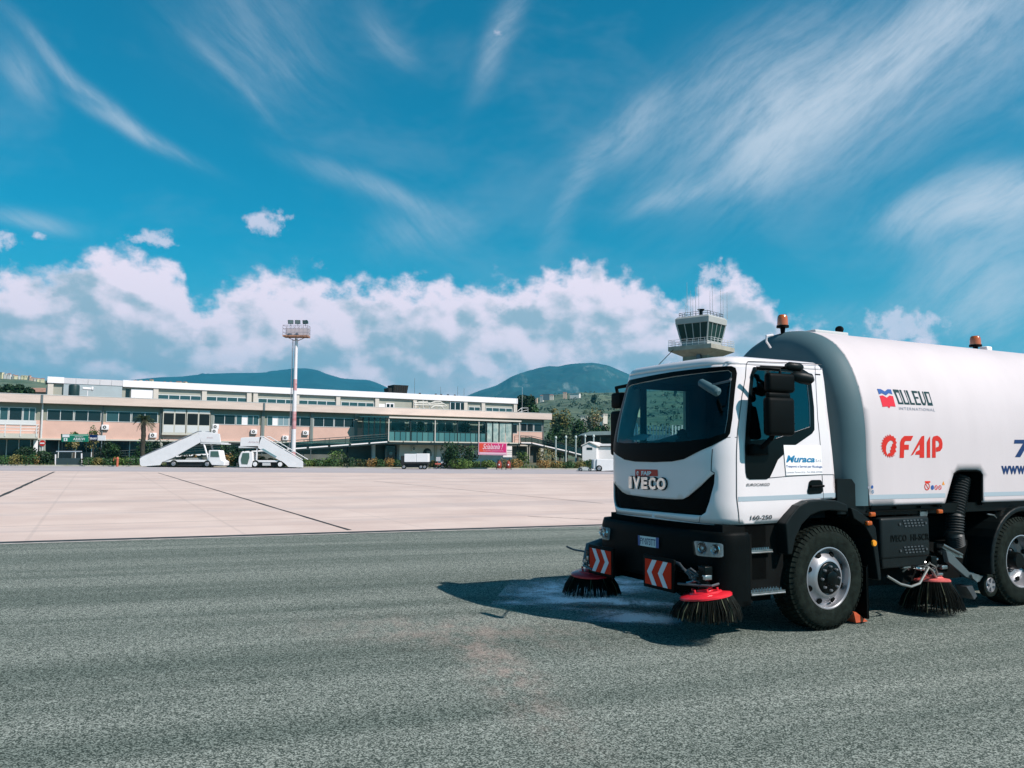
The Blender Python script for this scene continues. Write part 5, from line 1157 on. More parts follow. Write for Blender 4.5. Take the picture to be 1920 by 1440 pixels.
# plants inside the pavilion
def leaf_ball(mb, c, r, n, size, rnd, m=0, squash=1., droop=0.):
    for _ in range(n):
        while True:
            d = Vector((rnd.uniform(-1, 1), rnd.uniform(-1, 1), rnd.uniform(-1, 1)))
            if .15 < d.length < 1: break
        d = d.normalized() * d.length ** .5
        p = Vector(c) + Vector((d.x * r[0], d.y * r[1], d.z * r[2])); nrm = (d + Vector([rnd.gauss(0, .6) for _ in range(3)])).normalized(); a = nrm.orthogonal().normalized(); a.rotate(Matrix.Rotation(rnd.uniform(0, 6.28), 3, nrm)); b_ = nrm.cross(a); s = size * rnd.uniform(.6, 1.4)
        mb.add([p - a * s, p - b_ * s * .55, p + a * s + Vector((0, 0, -droop * s)), p + b_ * s * .55], [(0, 1, 2, 3)], m)
def W3(u, v, b): return WB(u, v, b)
leaf_dark = mat('leaf dark', (.012, .035, .014), .6, var=.7, vscale=1.3, spec=.3); leaf_mid = mat('leaf mid', (.035, .085, .025), .55, var=.6, vscale=1.1, spec=.3); leaf_bright = mat('leaf bright', (.09, .15, .03), .55, var=.5, vscale=1.2, spec=.3)
leaf_olive = mat('leaf olive', (.06, .09, .045), .6, var=.5, vscale=.8, spec=.3); leaf_yellow = mat('leaf yellow', (.17, .15, .045), .6, var=.5, vscale=1.5, spec=.3); leaf_dry = mat('leaf dry', (.24, .20, .09), .7, var=.4, vscale=1.5); bark = mat('bark', (.07, .055, .04), .9, var=.4, vscale=4); flower = mat('flower orange', (.30, .17, .045), .6, var=.5, vscale=5)
for i, (u, v, h, lb, m_) in enumerate(((768, 808, 2.2, 'dark potted palm on the left in the pavilion', leaf_dark), (789, 795, 3.0, 'green potted tree in the pavilion left of its second post', leaf_mid), (802, 810, 1.6, 'small dark cone plant in the pavilion left of its second post', leaf_dark), (846, 806, 2.0, 'low dark plant behind pavilion glass right of the second post', leaf_dark), (875, 802, 3.2, 'big dark plant filling the pavilion left of the third post', leaf_dark), (903, 806, 2.4, 'dark plant right behind the third pavilion post', leaf_dark))):
    p = W3(u, v, -2.5); rnd = random.Random(i + 50); e = empty('potted_plant', (p.x, p.y, 3.36), 0, lb, 'plant', 'potted plants in the glass pavilion')
    q = MB(); q.lathe([(0, 0), (.2, 0), (.28, .5), (0, .5)], (0, 0, 0), n=12); q.build('pot', dark_steel, e); q = MB(); q.cyl((0, 0, .4), (0, 0, h * .6), .05, .03, 6); q.build('stem', bark, e)
    q = MB(); leaf_ball(q, (0, 0, h * .72), (.9 if i == 4 else .6, .6, h * .35), 150, .16, rnd); q.build('foliage', m_, e)
# white ground floor block under the pavilion
GW = empty('ground_floor_block', tuple(BO), BA, 'white rendered ground floor annexe with arched window under the pavilion', 'annexe')
a2 = B(749, 850, 0)[0]; a3 = B(960, 850, 0)[0]
q = MB(); q.box(a2, a3, 0, 1.9, -.1, 2.80); q.build('wall', white_wall, GW); ac = B(801, 848, 0)[0]
q = MB(); q.prism([(ac + .75 * math.cos(math.pi * k / 12), -.03, 1.55 + .75 * math.sin(math.pi * k / 12)) for k in range(13)] + [(ac - .75, -.03, 1.0), (ac + .75, -.03, 1.0)], (0, .06, 0)); w_ = q.build('arched_window', black_pane, GW); q = MB(); q.box(ac - .1, ac + .6, -.06, -.02, 1.05, 1.9); q.build('pane', pale_pane, w_)
q = MB(); q.box(ac - 1.0, ac + 1.0, -.12, .0, .86, .98); q.build('sill', white_wall, w_)
q = MB(); x = B(816, 850, 0)[0]; q.box(x - .2, x + .2, -.25, -.01, 0, 2.8); q.build('pier', cream, GW)
DG = empty('service_door', tuple(BO), BA, 'dark doorway with oval pane left of the white annexe', 'door'); x0, x1 = B(722, 855, 1.0)[0], B(742, 855, 1.0)[0]
q = MB(); q.box(x0, x1, .9, 1.0, 0, 2.6); q.build('leaf', dark_pane, DG); q = MB(); q.lathe([(0, -.02), (.3, 0), (.3, .02), (0, .02)], ((x0 + x1) / 2, .88, 1.4), (0, 1, 0), 16); q.build('oval_pane', pale_pane, DG)
# ---- access ramps with rails
def ramp(name, label, pts, w=1.9, rail_h=1.15, stripes=True, b0=-4.1):
    e = empty(name, (0, 0, 0), 0, label, 'ramp', 'raised access ramps before the terminal'); P3 = [WB(u, v, b0) for u, v in pts]; bk = Vector(BM_) * w
    q = MB()
    for a, c in zip(P3, P3[1:]): q.hexa([a - Vector((0, 0, .32)), c - Vector((0, 0, .32)), c - Vector((0, 0, .32)) + bk, a - Vector((0, 0, .32)) + bk, a, c, c + bk, a + bk])
    q.build('deck', dark_steel, e)
    q = MB(); fr_ = Vector(BM_) * -.03
    for a, c in zip(P3, P3[1:]):
        L = (c - a).length; n = max(1, int(L / 2.4))
        for i in range(n):
            s = a.lerp(c, (i + .06) / n) + fr_; t = a.lerp(c, (i + .94) / n) + fr_; q.prism([s - Vector((0, 0, .10)), t - Vector((0, 0, .10)), t + Vector((0, 0, .07)), s + Vector((0, 0, .07))], fr_ * -.8)
    if stripes: q.build('edge_panel', white_band, e)
    for sgn, off in ((0, Vector((0, 0, 0))), (1, bk)):
        q = MB()
        for h, r in ((rail_h, .045), (rail_h * .72, .025), (rail_h * .45, .025)): q.tube([p + off + Vector((0, 0, h)) for p in P3], r, 5)
        for a, c in zip(P3, P3[1:]):
            n = max(1, int((c - a).length / 2.4))
            for i in range(n + 1): s = a.lerp(c, i / n) + off; q.cyl(s, s + Vector((0, 0, rail_h)), .045, n=5)
        q.build('railing', dark_steel, e)
        if not sgn:
            q = MB()
            for a, c in zip(P3, P3[1:]): q.prism([a + Vector((0, 0, .12)), c + Vector((0, 0, .12)), c + Vector((0, 0, rail_h * .8)), a + Vector((0, 0, rail_h * .8))], Vector(BM_) * .02)
            q.build('rail_glass', glass_mat('rail glass', (.35, .5, .5), .5), e)
    q = MB()
    for a, c in zip(P3, P3[1:]):
        n = max(1, int((c - a).length / 7))
        for i in range(n + 1):
            s = a.lerp(c, i / n) + bk * .5
            if s.z > .6: q.cyl((s.x, s.y, 0), (s.x, s.y, s.z - .3), .12, n=8)
    if q.v: q.build('support', dark_steel, e)
ramp('access_ramp', 'long dark railed ramp climbing from the left to the glass pavilion', [(176, 866), (290, 858), (536, 842), (656, 833.5), (728, 828)])
ramp('access_ramp', 'dark railed ramp descending to the right from the pavilion', [(976, 830), (997, 830.5), (1065, 846), (1142, 866), (1158, 868)])
# ------------------------------------------------------------------ control tower
def tower():
    ctr = Vector((28.15, 123, 0)); R4 = math.radians(45 + 3)
    e = empty('control_tower', ctr, R4, 'concrete airport control tower with flared glass cab rising behind the truck', 'tower')
    con = mat('tower concrete', (.19, .21, .17), .85, var=.15, vscale=.8); 
    def sq_(h, z): h *= .9; return [Vector((x * h, y * h, z)) for x, y in ((-1, -1), (1, -1), (1, 1), (-1, 1))]
    def loft(a, b): q = MB(); q.hexa(a + b); return q
    q = MB(); q.box(-2.0, 2.0, -2.0, 2.0, 0, 16.4); q.build('shaft', con, e)
    q = MB(); q.hexa(sq_(2.0, 16.0) + sq_(3.9, 16.9)); q.hexa(sq_(3.95, 16.9) + sq_(3.95, 17.55)); q.build('balcony', mat('tower concrete pale', (.34, .32, .27), .85, var=.2, vscale=1), e, bevel=.03)
    q = MB()
    for z in (17.85, 18.2, 18.5):
        c = sq_(3.88, z); q.tube(c + [c[0]], .03, 5)
    for i in range(4):
        a, b_ = sq_(3.88, 17.55)[i], sq_(3.88, 17.55)[(i + 1) % 4]
        for k in range(7): p = a.lerp(b_, k / 7); q.cyl(p, p + Vector((0, 0, .95)), .035, n=5)
    q.build('balcony_railing', alu, e)
    q = MB(); q.hexa(sq_(2.35, 17.55) + sq_(2.35, 18.3)); q.build('sill_wall', mat('tower white', (.36, .37, .36), .8, var=.08, vscale=1), e)
    q = MB(); q.hexa(sq_(2.3, 18.3) + sq_(2.85, 20.9)); q.build('cab_glass', mat('tower glass', (.008, .035, .032), .12, spec=.4), e)
    q = MB(); A, Bq = sq_(2.36, 18.28), sq_(2.92, 20.92)
    for i in range(4):
        for k in range(5):
            if k == 4: continue
            a = A[i].lerp(A[(i + 1) % 4], k / 4); b_ = Bq[i].lerp(Bq[(i + 1) % 4], k / 4); q.cyl(a, b_, .07 if k else .13, n=5)
    q.build('mullion', mat('mullion pale', (.34, .37, .36), .5), e)
    q = MB(); q.hexa(sq_(3.05, 20.9) + sq_(3.1, 21.7)); q.hexa(sq_(3.1, 21.7) + sq_(2.8, 22.0)); q.build('roof', mat('tower white', (.36, .37, .36), .8, var=.08, vscale=1), e, bevel=.02)
    q = MB()
    for z in (22.3, 22.6):
        c = sq_(2.6, z); q.tube(c + [c[0]], .03, 5)
    for i in range(4):
        for k in range(5): p = sq_(2.6, 22)[i].lerp(sq_(2.6, 22)[(i + 1) % 4], k / 5); q.cyl(p, p + Vector((0, 0, .6)), .035, n=5)
    q.build('roof_railing', dark_steel, e)
    rnd = random.Random(4)
    Mi = Matrix.Rotation(-R4, 3, 'Z')
    for u, v in ((1288, 529), (1295, 545), (1304, 538), (1310, 536), (1331, 545), (1335.5, 532), (1351, 537), (1355.5, 545), (1363, 548), (1285, 568), (1299, 560)):
        p = at(u, v, 123 + rnd.uniform(-1, 1)) - ctr; p = Mi @ p; q = MB(); q.cyl((p.x, p.y, 22), p, .045, .02, 5); q.build('antenna', mat('antenna', (.35, .4, .45), .5), e)
    q = MB(); q.cyl((0, 0, 22), (0, 0, 23.2), .25, n=10); q.lathe([(0, 0), (.3, .0), (.55, .3), (0, .3)], (0, 0, 23.0), n=14); q.build('radar_dome', black_plastic, e)
    q = MB(); q.box(-2.6, -2.0, -1.2, -.6, 15.0, 16.2); q.build('ladder_cage', dull_metal, e)
tower()
# ------------------------------------------------------------------ floodlight mast
p = ground(551, 872); mx, my = -24.85, 95.
e = empty('floodlight_mast', (mx, my, 0), 0, 'tall red and white banded mast with railed basket and three floodlights', 'light mast')
q = MB(); zz = [0, .9, 2.2, 3.6, 5.8, 7.3, 9.0, 14.4]; 
q.cyl((0, 0, 0), (0, 0, 14.6), .30, .17, 14); q.build('pole', mat('mast white', (.72, .68, .70), .5, var=.06, vscale=2), e)
for z0, z1 in ((0, 1.6), (4.2, 6.2), (8.6, 9.9)):
    q = MB(); r = lambda z: .305 - .13 * z / 14.6; q.cyl((0, 0, z0), (0, 0, z1), r(z0), r(z1), 14, caps=False); q.build('red_band', mat('faded red', (.42, .13, .14), .6, var=.5, vscale=2.5, col2=(.66, .42, .43)), e)
q = MB(); q.box(-.42, -.38, -.2, -.16, 1.5, 14.4); q.box(-.42, -.38, .16, .2, 1.5, 14.4)
for i in range(40): q.box(-.42, -.38, -.16, .16, 1.6 + i * .32, 1.63 + i * .32)
q.build('ladder', mat('ladder', (.25, .25, .28), .6), e)
q = MB(); q.box(-1.42, 1.42, -.7, .7, 14.75, 14.92); q.cyl((-.1, 0, 14.3), (-1.1, 0, 14.78), .04, n=6); q.cyl((.1, 0, 14.3), (1.1, 0, 14.78), .04, n=6); q.cyl((0, -.1, 14.3), (0, -.6, 14.78), .04, n=6); q.build('platform', mat('rusty deck', (.35, .18, .12), .8, var=.5, vscale=4), e)
q = MB()
for z in (15.25, 15.65, 16.05): q.tube([(-1.4, -.68, z), (1.4, -.68, z), (1.4, .68, z), (-1.4, .68, z), (-1.4, -.68, z)], .025, 5)
for x in (-1.4, -.93, -.46, 0, .46, .93, 1.4):
    for y in (-.68, .68): q.cyl((x, y, 14.9), (x, y, 16.05), .025, n=5)
q.build('basket_railing', mat('railing', (.28, .25, .30), .5), e)
q = MB(); q.box(-1.36, 1.36, .6, .62, 14.9, 15.9); q.build('basket_mesh', mat('mesh pale', (.50, .46, .50), .7), e)
for x, rz in ((-.62, .1), (.2, 0), (1.08, -.35)):
    f = empty('floodlight', (x, -.3, 16.1), rz); f.parent = e; q = MB(); q.hexa([(-.32, -.12, .12), (.32, -.12, .12), (.22, .25, .2), (-.22, .25, .2), (-.32, -.2, .58), (.32, -.2, .58), (.22, .2, .5), (-.22, .2, .5)]); q.build('housing', mat('lamp green', (.03, .06, .06), .5), f, bevel=.02)
    q = MB(); q.add([(-.27, -.145, .17), (.27, -.145, .17), (.27, -.21, .53), (-.27, -.21, .53)], [(0, 1, 2, 3)]); q.build('lamp_glass', mat('lamp glass', (.10, .17, .18), .1, spec=.9), f); q = MB(); q.cyl((0, 0, -.1), (0, 0, .14), .03, n=6); q.build('bracket', dull_metal, f)
q = MB(); q.cyl((.55, .3, 3.2), (.55, .3, 9.8), .03, n=5)
for i in range(10): q.tube([(.55, .3, 4 + i * .6), (.75, .1, 4 + i * .6), (.85, .3, 4 + i * .6)], .02, 4)
# ------------------------------------------------------------------ boarding stairs
stair_white = mat('stair white', (.78, .76, .76), .45, var=.05, vscale=1.2); under_black = mat('underbody', (.012, .014, .015), .7, var=.3, vscale=3)
def pp3(pts, Y): return [at(u, v, Y) for u, v in pts]
def prism_px(par, name, m, pts, Y, d, bevel=0.):
    o = par.location; q = MB(); q.prism([p - o for p in pp3(pts, Y)], (0, d, 0)); return q.build(name, m, par, bevel=bevel)
def small_wheel(par, u, v, Y, r, w=.3, hubm=None):
    o = par.location; c = at(u, v, Y) - o; c.z = r; e_ = empty('wheel', c, 0); e_.parent = par; q = MB(); q.lathe([(r * .55, 0), (r * .9, -.01), (r, .04), (r, w - .04), (r * .9, w), (r * .5, w)], (0, 0, 0), (0, 1, 0), 22); q.build('tyre', rubber, e_); q = MB(); q.lathe([(r * .58, .0), (r * .5, -.02), (r * .25, .0), (r * .2, -.03), (0, -.03)], (0, 0, 0), (0, 1, 0), 16); q.build('rim', hubm or rim_silver, e_)
def px_rect(u0, v0, u1, v1): return [(u0, v0), (u1, v0), (u1, v1), (u0, v1)]
def stairs1():
    Y = 82.6; b0 = ground(340, 877.2); e = empty('boarding_stairs', (b0.x, Y, 0), 0, 'white self-propelled boarding stairs rising to the right, cab at right', 'boarding stairs', 'airport boarding stairs')
    W = 2.3
    for dy in (0, W - .1): prism_px(e, 'side_panel', stair_white, [(262.5, 871), (262, 860), (268, 856), (372, 811), (376, 829), (323, 858.8), (304, 866), (300, 872), (266, 874.5)], Y + dy, .1)
    q = MB(); o = e.location; st_ = [at(266, 870, Y) - o, at(374, 822, Y) - o]
    n = 16
    for i in range(n): a = st_[0].lerp(st_[1], i / n); q.box(a.x, a.x + (st_[1].x - st_[0].x) / n, .1, W - .1, a.z - .1, a.z + .08)
    q.build('steps', dull_metal, e)
    q = MB()
    for dy in (.03, W - .05): q.tube([at(263, 857.5, Y) - o + Vector((0, dy, 0)), at(371, 808.8, Y) - o + Vector((0, dy, 0)), at(378, 808.5, Y) - o + Vector((0, dy, 0))], .045, 6)
    q.build('handrail', mat('handrail grey', (.25, .28, .32), .5), e)
    for dy in (0, W - .1): prism_px(e, 'platform_panel', stair_white, [(371, 812), (374, 809.3), (394, 810.6), (412, 813.6), (414, 830), (377, 829)], Y + dy, .1, .03)
    prism_px(e, 'platform_floor', alu, px_rect(376, 829.5, 414, 832.5), Y, W); prism_px(e, 'platform_lip', alu, px_rect(406, 831.3, 421, 833.6), Y + .2, W - .4)
    prism_px(e, 'chassis_deck', stair_white, px_rect(305, 862.3, 394, 866.2), Y + .1, W - .2, .02); prism_px(e, 'underbody', under_black, px_rect(312, 866.3, 398, 874.2), Y + .25, W - .5)
    cab_ = prism_px(e, 'cab', stair_white, [(391, 864), (391, 845), (393, 844), (409.5, 844), (411, 845.5), (414.5, 862), (421, 865.5), (420.5, 873), (397, 872), (393, 866)], Y - .02, W * .62, .05)
    prism_px(cab_ if False else e, 'cab_window', mat('cab glass', (.06, .12, .10), .1, spec=.8), [(394.5, 856.5), (395, 846), (409, 846), (411, 857)], Y - .05, W * .62 + .06)
    q = MB()
    for dy in (.1, W - .2): q.tube([at(381.5, 832, Y) - o + Vector((0, dy, 0)), at(391, 864, Y) - o + Vector((0, dy, 0))], .09, 6)
    q.build('strut', stair_white, e)
    for k in range(5): pass
    prism_px(e, 'engine_cover', mat('engine grey', (.30, .31, .30), .6), [(347, 862), (350, 858.5), (369, 858.5), (372, 862)], Y + .4, 1.2)
    small_wheel(e, 325, 872.6, Y, .36); small_wheel(e, 388, 873, Y, .36); small_wheel(e, 325, 872.6, Y + W - .3, .36); small_wheel(e, 388, 873, Y + W - .3, .36)
    o_ = prism_px(e, 'lettering', logo_red, [], Y, 0) if False else None
    v, f = fit(text2d('Alitalia', 1, shear=.3), 0, 1, 0, 1); a = at(387, 822, Y) - o; c = at(399, 819, Y) - o; q = MB(); q.recalc = False; q.add([(a.x + (c.x - a.x) * x, -.012, a.z + (c.z - a.z) * y) for x, y in v], f); q.build('lettering', mat('faded lettering', (.55, .42, .44), .6), e)
stairs1()
def stairs2():
    Y = 83.2; b0 = ground(500, 877.5); e = empty('boarding_stairs', (b0.x, Y, 0), 0, 'white self-propelled boarding stairs rising to the left, cab at left', 'boarding stairs', 'airport boarding stairs'); o = e.location; W = 2.3
    for dy in (0, W - .1): prism_px(e, 'side_panel', stair_white, [(487, 819.5), (493, 820), (566, 863.5), (568, 866), (568, 876.5), (541, 875.5), (533, 868), (520, 861), (484.5, 840.5)], Y + dy, .1)
    q = MB(); a0_, a1_ = at(564, 871, Y) - o, at(488, 831, Y) - o; n = 16
    for i in range(n): a = a0_.lerp(a1_, i / n); q.box(min(a.x, a.x + (a1_.x - a0_.x) / n), max(a.x, a.x + (a1_.x - a0_.x) / n), .1, W - .1, a.z - .1, a.z + .08)
    q.build('steps', dull_metal, e)
    q = MB()
    for dy in (.03, W - .05): q.tube([at(567, 862, Y) - o + Vector((0, dy, 0)), at(494, 818.5, Y) - o + Vector((0, dy, 0)), at(488, 818.2, Y) - o + Vector((0, dy, 0))], .045, 6)
    q.build('handrail', stair_white, e)
    for dy in (0, W - .1): prism_px(e, 'platform_panel', stair_white, [(451, 822), (453, 820.5), (470, 819.5), (491, 819.2), (484, 840.3), (450, 837)], Y + dy, .1, .03)
    prism_px(e, 'platform_floor', alu, px_rect(447.5, 836.5, 484, 840), Y, W)
    q = MB(); q.prism([p - o for p in pp3([(490, 842), (494, 841), (519, 856), (517, 858)], Y - .03)], (0, .05, 0)); q.build('slot_panel', mat('stair teal', (.16, .28, .30), .4), e)
    prism_px(e, 'chassis_deck', stair_white, px_rect(470, 863, 533, 866.6), Y + .1, W - .2, .02); prism_px(e, 'underbody', under_black, px_rect(470, 866.7, 532, 874), Y + .3, W - .6)
    prism_px(e, 'engine_box', mat('engine pale', (.55, .55, .55), .6), px_rect(492, 867, 507, 873), Y + .15, .3)
    prism_px(e, 'cab', stair_white, [(452, 848), (454, 847), (472, 847), (474, 849), (474.5, 864), (471.5, 876), (448.5, 876), (447, 866), (447.5, 857)], Y - .02, W * .62, .05)
    prism_px(e, 'cab_door_glass', mat('cab glass', (.06, .12, .10), .1, spec=.8), [(453, 870), (451.5, 862), (455, 849.3), (467, 849.3), (467.5, 858), (464, 870.5)], Y - .05, W * .62 + .06)
    prism_px(e, 'strut', stair_white, [(480.5, 841), (483, 841), (481.5, 864), (479.5, 864)], Y + .1, .15)
    prism_px(e, 'lamp_post', dull_metal, px_rect(443.5, 868, 445, 877), Y, .1)
    for u in (478, 525):
        for dy in (0, W - .3): small_wheel(e, u, 873, Y + dy, .38, hubm=stair_white)
    v, f = fit(text2d('Alitalia', 1, shear=.3), 0, 1, 0, 1); a = at(465, 830.5, Y) - o; c = at(485, 827, Y) - o; q = MB(); q.recalc = False; q.add([(a.x + (c.x - a.x) * x, -.012, a.z + (c.z - a.z) * y) for x, y in v], f); q.build('lettering', mat('faded lettering', (.55, .42, .44), .6), e)
stairs2()
# ------------------------------------------------------------------ generator trailer, carts, van
def trailer():
    Y = 83.; b0 = ground(778, 879.4); e = empty('generator_trailer', (b0.x, Y, 0), 0, 'white box generator trailer on a black chassis before the white annexe', 'trailer'); W = 1.8
    prism_px(e, 'housing', stair_white, px_rect(758, 851, 780, 866.3), Y, W, .03); prism_px(e, 'housing', stair_white, px_rect(780.4, 850.4, 802.6, 866.3), Y, W, .03)
    prism_px(e, 'control_panel', under_black, [(751.5, 855), (757, 854), (757.6, 872), (751, 872)], Y - .02, W, .02); prism_px(e, 'chassis', under_black, px_rect(751, 866.4, 803, 870), Y + .02, W - .04, .02); prism_px(e, 'underbody', under_black, px_rect(754, 870, 801, 876.5), Y + .2, W - .4)
    prism_px(e, 'tow_bar', dull_metal, px_rect(742, 872, 752, 873), Y + .8, .1)
    for u in (757, 789, 796): small_wheel(e, u, 876, Y, .24)
trailer()
def cart():
    Y = 84.5; b0 = ground(822, 878); e = empty('service_trolley', (b0.x, Y, 0), 0, 'small grey trolley with red frame right of the generator trailer', 'trolley')
    prism_px(e, 'box', mat('trolley grey', (.42, .42, .44), .6), px_rect(817.5, 857, 825, 865), Y, .5, .02); prism_px(e, 'base', mat('trolley red', (.5, .12, .08), .5), px_rect(815.5, 868.5, 826, 871), Y, .6, .02); prism_px(e, 'frame', mat('trolley red', (.5, .12, .08), .5), px_rect(819.6, 865, 821, 876.5), Y + .2, .08)
    for u in (818, 825): small_wheel(e, u, 876, Y, .13, .1)
    Y = 89; b0 = ground(836, 876); e = empty('parked_car', (b0.x, Y, 0), 0, 'small silver grey car with dark front parked left of the big round bush', 'car')
    prism_px(e, 'body', mat('car grey', (.30, .36, .40), .25, .3), [(826.5, 874), (826.5, 866), (829, 864), (833, 859.5), (843, 860), (846, 866), (846.5, 874)], Y, 1.6, .06)
    prism_px(e, 'windscreen', dark_pane, [(830, 864), (834, 860.5), (842, 861), (844.5, 865.5)], Y - .02, 1.64); prism_px(e, 'bumper', under_black, px_rect(828, 869.5, 846.6, 873.2), Y - .05, .2, .02)
    for u in (828.5, 844): prism_px(e, 'headlight', mat('car lamp', (.75, .76, .78), .2), px_rect(u - 1.6, 866.3, u + 1.6, 868.6), Y - .04, .08)
    for u in (830, 843): small_wheel(e, u, 874, Y, .28, .2)
cart()
def van():
    Y = 80.5; b0 = ground(1128, 886); e = empty('service_truck', (b0.x, Y, 0), 0, 'white box bodied service truck half hidden behind the sweeper', 'truck'); W = 2.1
    prism_px(e, 'body', stair_white, [(1118, 880), (1119, 861), (1165, 861.5), (1165, 882), (1137, 883), (1127, 883.5), (1112, 881)], Y, W, .04); prism_px(e, 'cab', mat('cab pale', (.55, .58, .60), .4), [(1112.5, 879), (1113, 862), (1118, 861), (1118, 880)], Y + .1, W - .2, .04)
    prism_px(e, 'deck', stair_white, px_rect(1108, 879.5, 1120, 882.5), Y + .1, W - .2, .02); prism_px(e, 'underbody', under_black, px_rect(1119, 881, 1160, 884), Y + .2, W - .4)
    prism_px(e, 'wheel_arch', under_black, [(1118.5, 883.5), (1119, 876), (1120.5, 874.5), (1126, 874.5), (1127.5, 876.5), (1128, 883.5)], Y - .02, .1)
    small_wheel(e, 1123.3, 880, Y - .04, .30)
    Y = 80.5; b0 = ground(1098, 886); e = empty('baggage_dolly', (b0.x, Y, 0), 0, 'low grey flat baggage dolly parked left of the white service truck', 'dolly')
    prism_px(e, 'deck', mat('dolly grey', (.45, .48, .47), .5, var=.2, vscale=2), [(1085, 881), (1088, 877.5), (1104, 877), (1112, 880.5), (1112, 882.5), (1085, 882.5)], Y, 1.5, .03); prism_px(e, 'drawbar', dull_metal, px_rect(1080, 882.5, 1086, 883.2), Y + .6, .08); prism_px(e, 'rail', alu, px_rect(1088, 875.5, 1101, 876.3), Y, .05)
    for u in (1089, 1106): small_wheel(e, u, 884, Y, .17, .15)
van()
# ------------------------------------------------------------------ signs, gate, extinguishers, posts
def text_px(par, s, u0, u1, v0, v1, Y, m, **k):
    o = par.location; v, f = fit(text2d(s, 1, **k), 0, 1, 0, 1); a = at(u0, v1, Y) - o; c = at(u1, v0, Y) - o; q = MB(); q.recalc = False; q.add([(a.x + (c.x - a.x) * x, a.y, a.z + (c.z - a.z) * y) for x, y in v], f); return q.build('lettering', m, par)
def sign_base(name, u, Y, label, cat): b0 = at(u, 870, Y); return empty(name, (b0.x, Y, 0), 0, label, cat)
Y = 88.; e = sign_base('arrivals_sign', 140, Y, 'green hanging board reading ARRIVI with white logo box at left', 'sign')
sg = mat('sign green', (.005, .20, .12), .4); prism_px(e, 'board', sg, px_rect(115.5, 814, 165, 828.3), Y, .12); prism_px(e, 'white_box', decal_white, px_rect(117, 814.6, 130, 819.8), Y - .02, .02); prism_px(e, 'arrow_box', decal_white, px_rect(119.5, 821.3, 126, 827), Y - .02, .02)
prism_px(e, 'down_arrow', sg, [(122, 822), (123.6, 822), (123.6, 824.3), (124.8, 824.3), (122.8, 826.3), (120.8, 824.3), (122, 824.3)], Y - .03, .01); prism_px(e, 'top_strip', mat('sign pale', (.25, .48, .36), .5), px_rect(131, 815, 165, 817), Y - .02, .02)
text_px(e, 'AEROPORTO', 140, 156, 817.7, 820, Y - .03, decal_white); text_px(e, 'ARRIVI', 137, 159, 821.3, 825.2, Y - .03, decal_white, bold=.03, spacing=1.2); text_px(e, 'ARRIVALS', 141, 155, 826.2, 827.8, Y - .03, decal_white)
prism_px(e, 'edge', dark_steel, px_rect(114.3, 813.5, 115.4, 829), Y - .01, .14)
for u in (115.5, 161): prism_px(e, 'sign_post', dark_steel, px_rect(u, 828, u + .9, 871), Y + .02, .08)
Y = 89.; e = sign_base('exit_sign', 180, Y, 'navy and white double panel reading ENAV beside the green board', 'sign')
prism_px(e, 'navy_panel', logo_navy, px_rect(168, 815.3, 182.6, 825.4), Y, .08); prism_px(e, 'white_panel', decal_white, px_rect(183, 816.3, 197.5, 826), Y, .08); text_px(e, 'ENAV', 168.6, 182, 820.3, 824, Y - .02, decal_white, bold=.05)
for u in (175,): prism_px(e, 'sign_post', dark_steel, px_rect(u, 825, u + 1, 868), Y + .02, .08)
Y = 90.; e = sign_base('no_entry_sign', 79, Y, 'round red no entry sign with white bar on a grey board', 'sign')
o = e.location; c = at(79.2, 831, Y) - o; q = MB(); q.cyl(c, c + Vector((0, .03, 0)), .32, n=24); q.build('disc', logo_red, e); q = MB(); q.box(c.x - .24, c.x + .24, c.y - .02, c.y - .005, c.z - .07, c.z + .07); q.build('bar', decal_white, e)
prism_px(e, 'board', cream, px_rect(73.5, 825, 84.5, 847), Y + .08, .06); q = MB(); q.cyl((c.x, .06, 0), (c.x, .06, c.z), .04, n=6); q.build('sign_post', alu, e)
def grad_mat():
    def fn(k, v, b):
        tc = k.nd('ShaderNodeTexCoord'); x = k.sep(tc.outputs['Generated'])[0]; n = k.nd('ShaderNodeValToRGB'); n.color_ramp.elements[0].color = (.75, .07, .035, 1); n.color_ramp.elements[0].position = .15; n.color_ramp.elements[1].color = (.66, .02, .16, 1); n.color_ramp.elements[1].position = .6
        k.put(n.inputs[0], x); k.put(b.inputs['Base Color'], n.outputs[0]); b.inputs['Roughness'].default_value = .5
    return node_mat('banner gradient', fn)
Y = 86.5; e = sign_base('banner_sign', 924, Y, 'red to pink banner sign with white script writing and pale border', 'sign'); bp = mat('banner pink', (.80, .42, .50), .5)
prism_px(e, 'border', bp, [(897, 829), (950.5, 830.5), (950.5, 854), (896.5, 852.8)], Y, .08, .02); prism_px(e, 'banner', grad_mat(), [(898.5, 830.8), (949, 832), (949, 848.5), (898.5, 847.3)], Y - .02, .02); prism_px(e, 'lower_strip', mat('strip pink', (.82, .50, .60), .5), [(899, 847.8), (949, 849), (949, 852), (899, 851)], Y - .02, .02)
text_px(e, 'Scialatela !', 905, 943.5, 832.3, 842.2, Y - .03, mat('banner white', (.86, .62, .68), .5), shear=.45, bold=.01); prism_px(e, 'underline', mat('banner dark', (.55, .04, .12), .5), px_rect(909, 842.3, 937, 843), Y - .03, .01); text_px(e, 'la prima pasticceria', 906, 944, 843.8, 846.8, Y - .03, bp)
for u in (900.5, 941.5): prism_px(e, 'sign_post', dull_metal, px_rect(u, 853, u + 1, 874), Y + .03, .07)
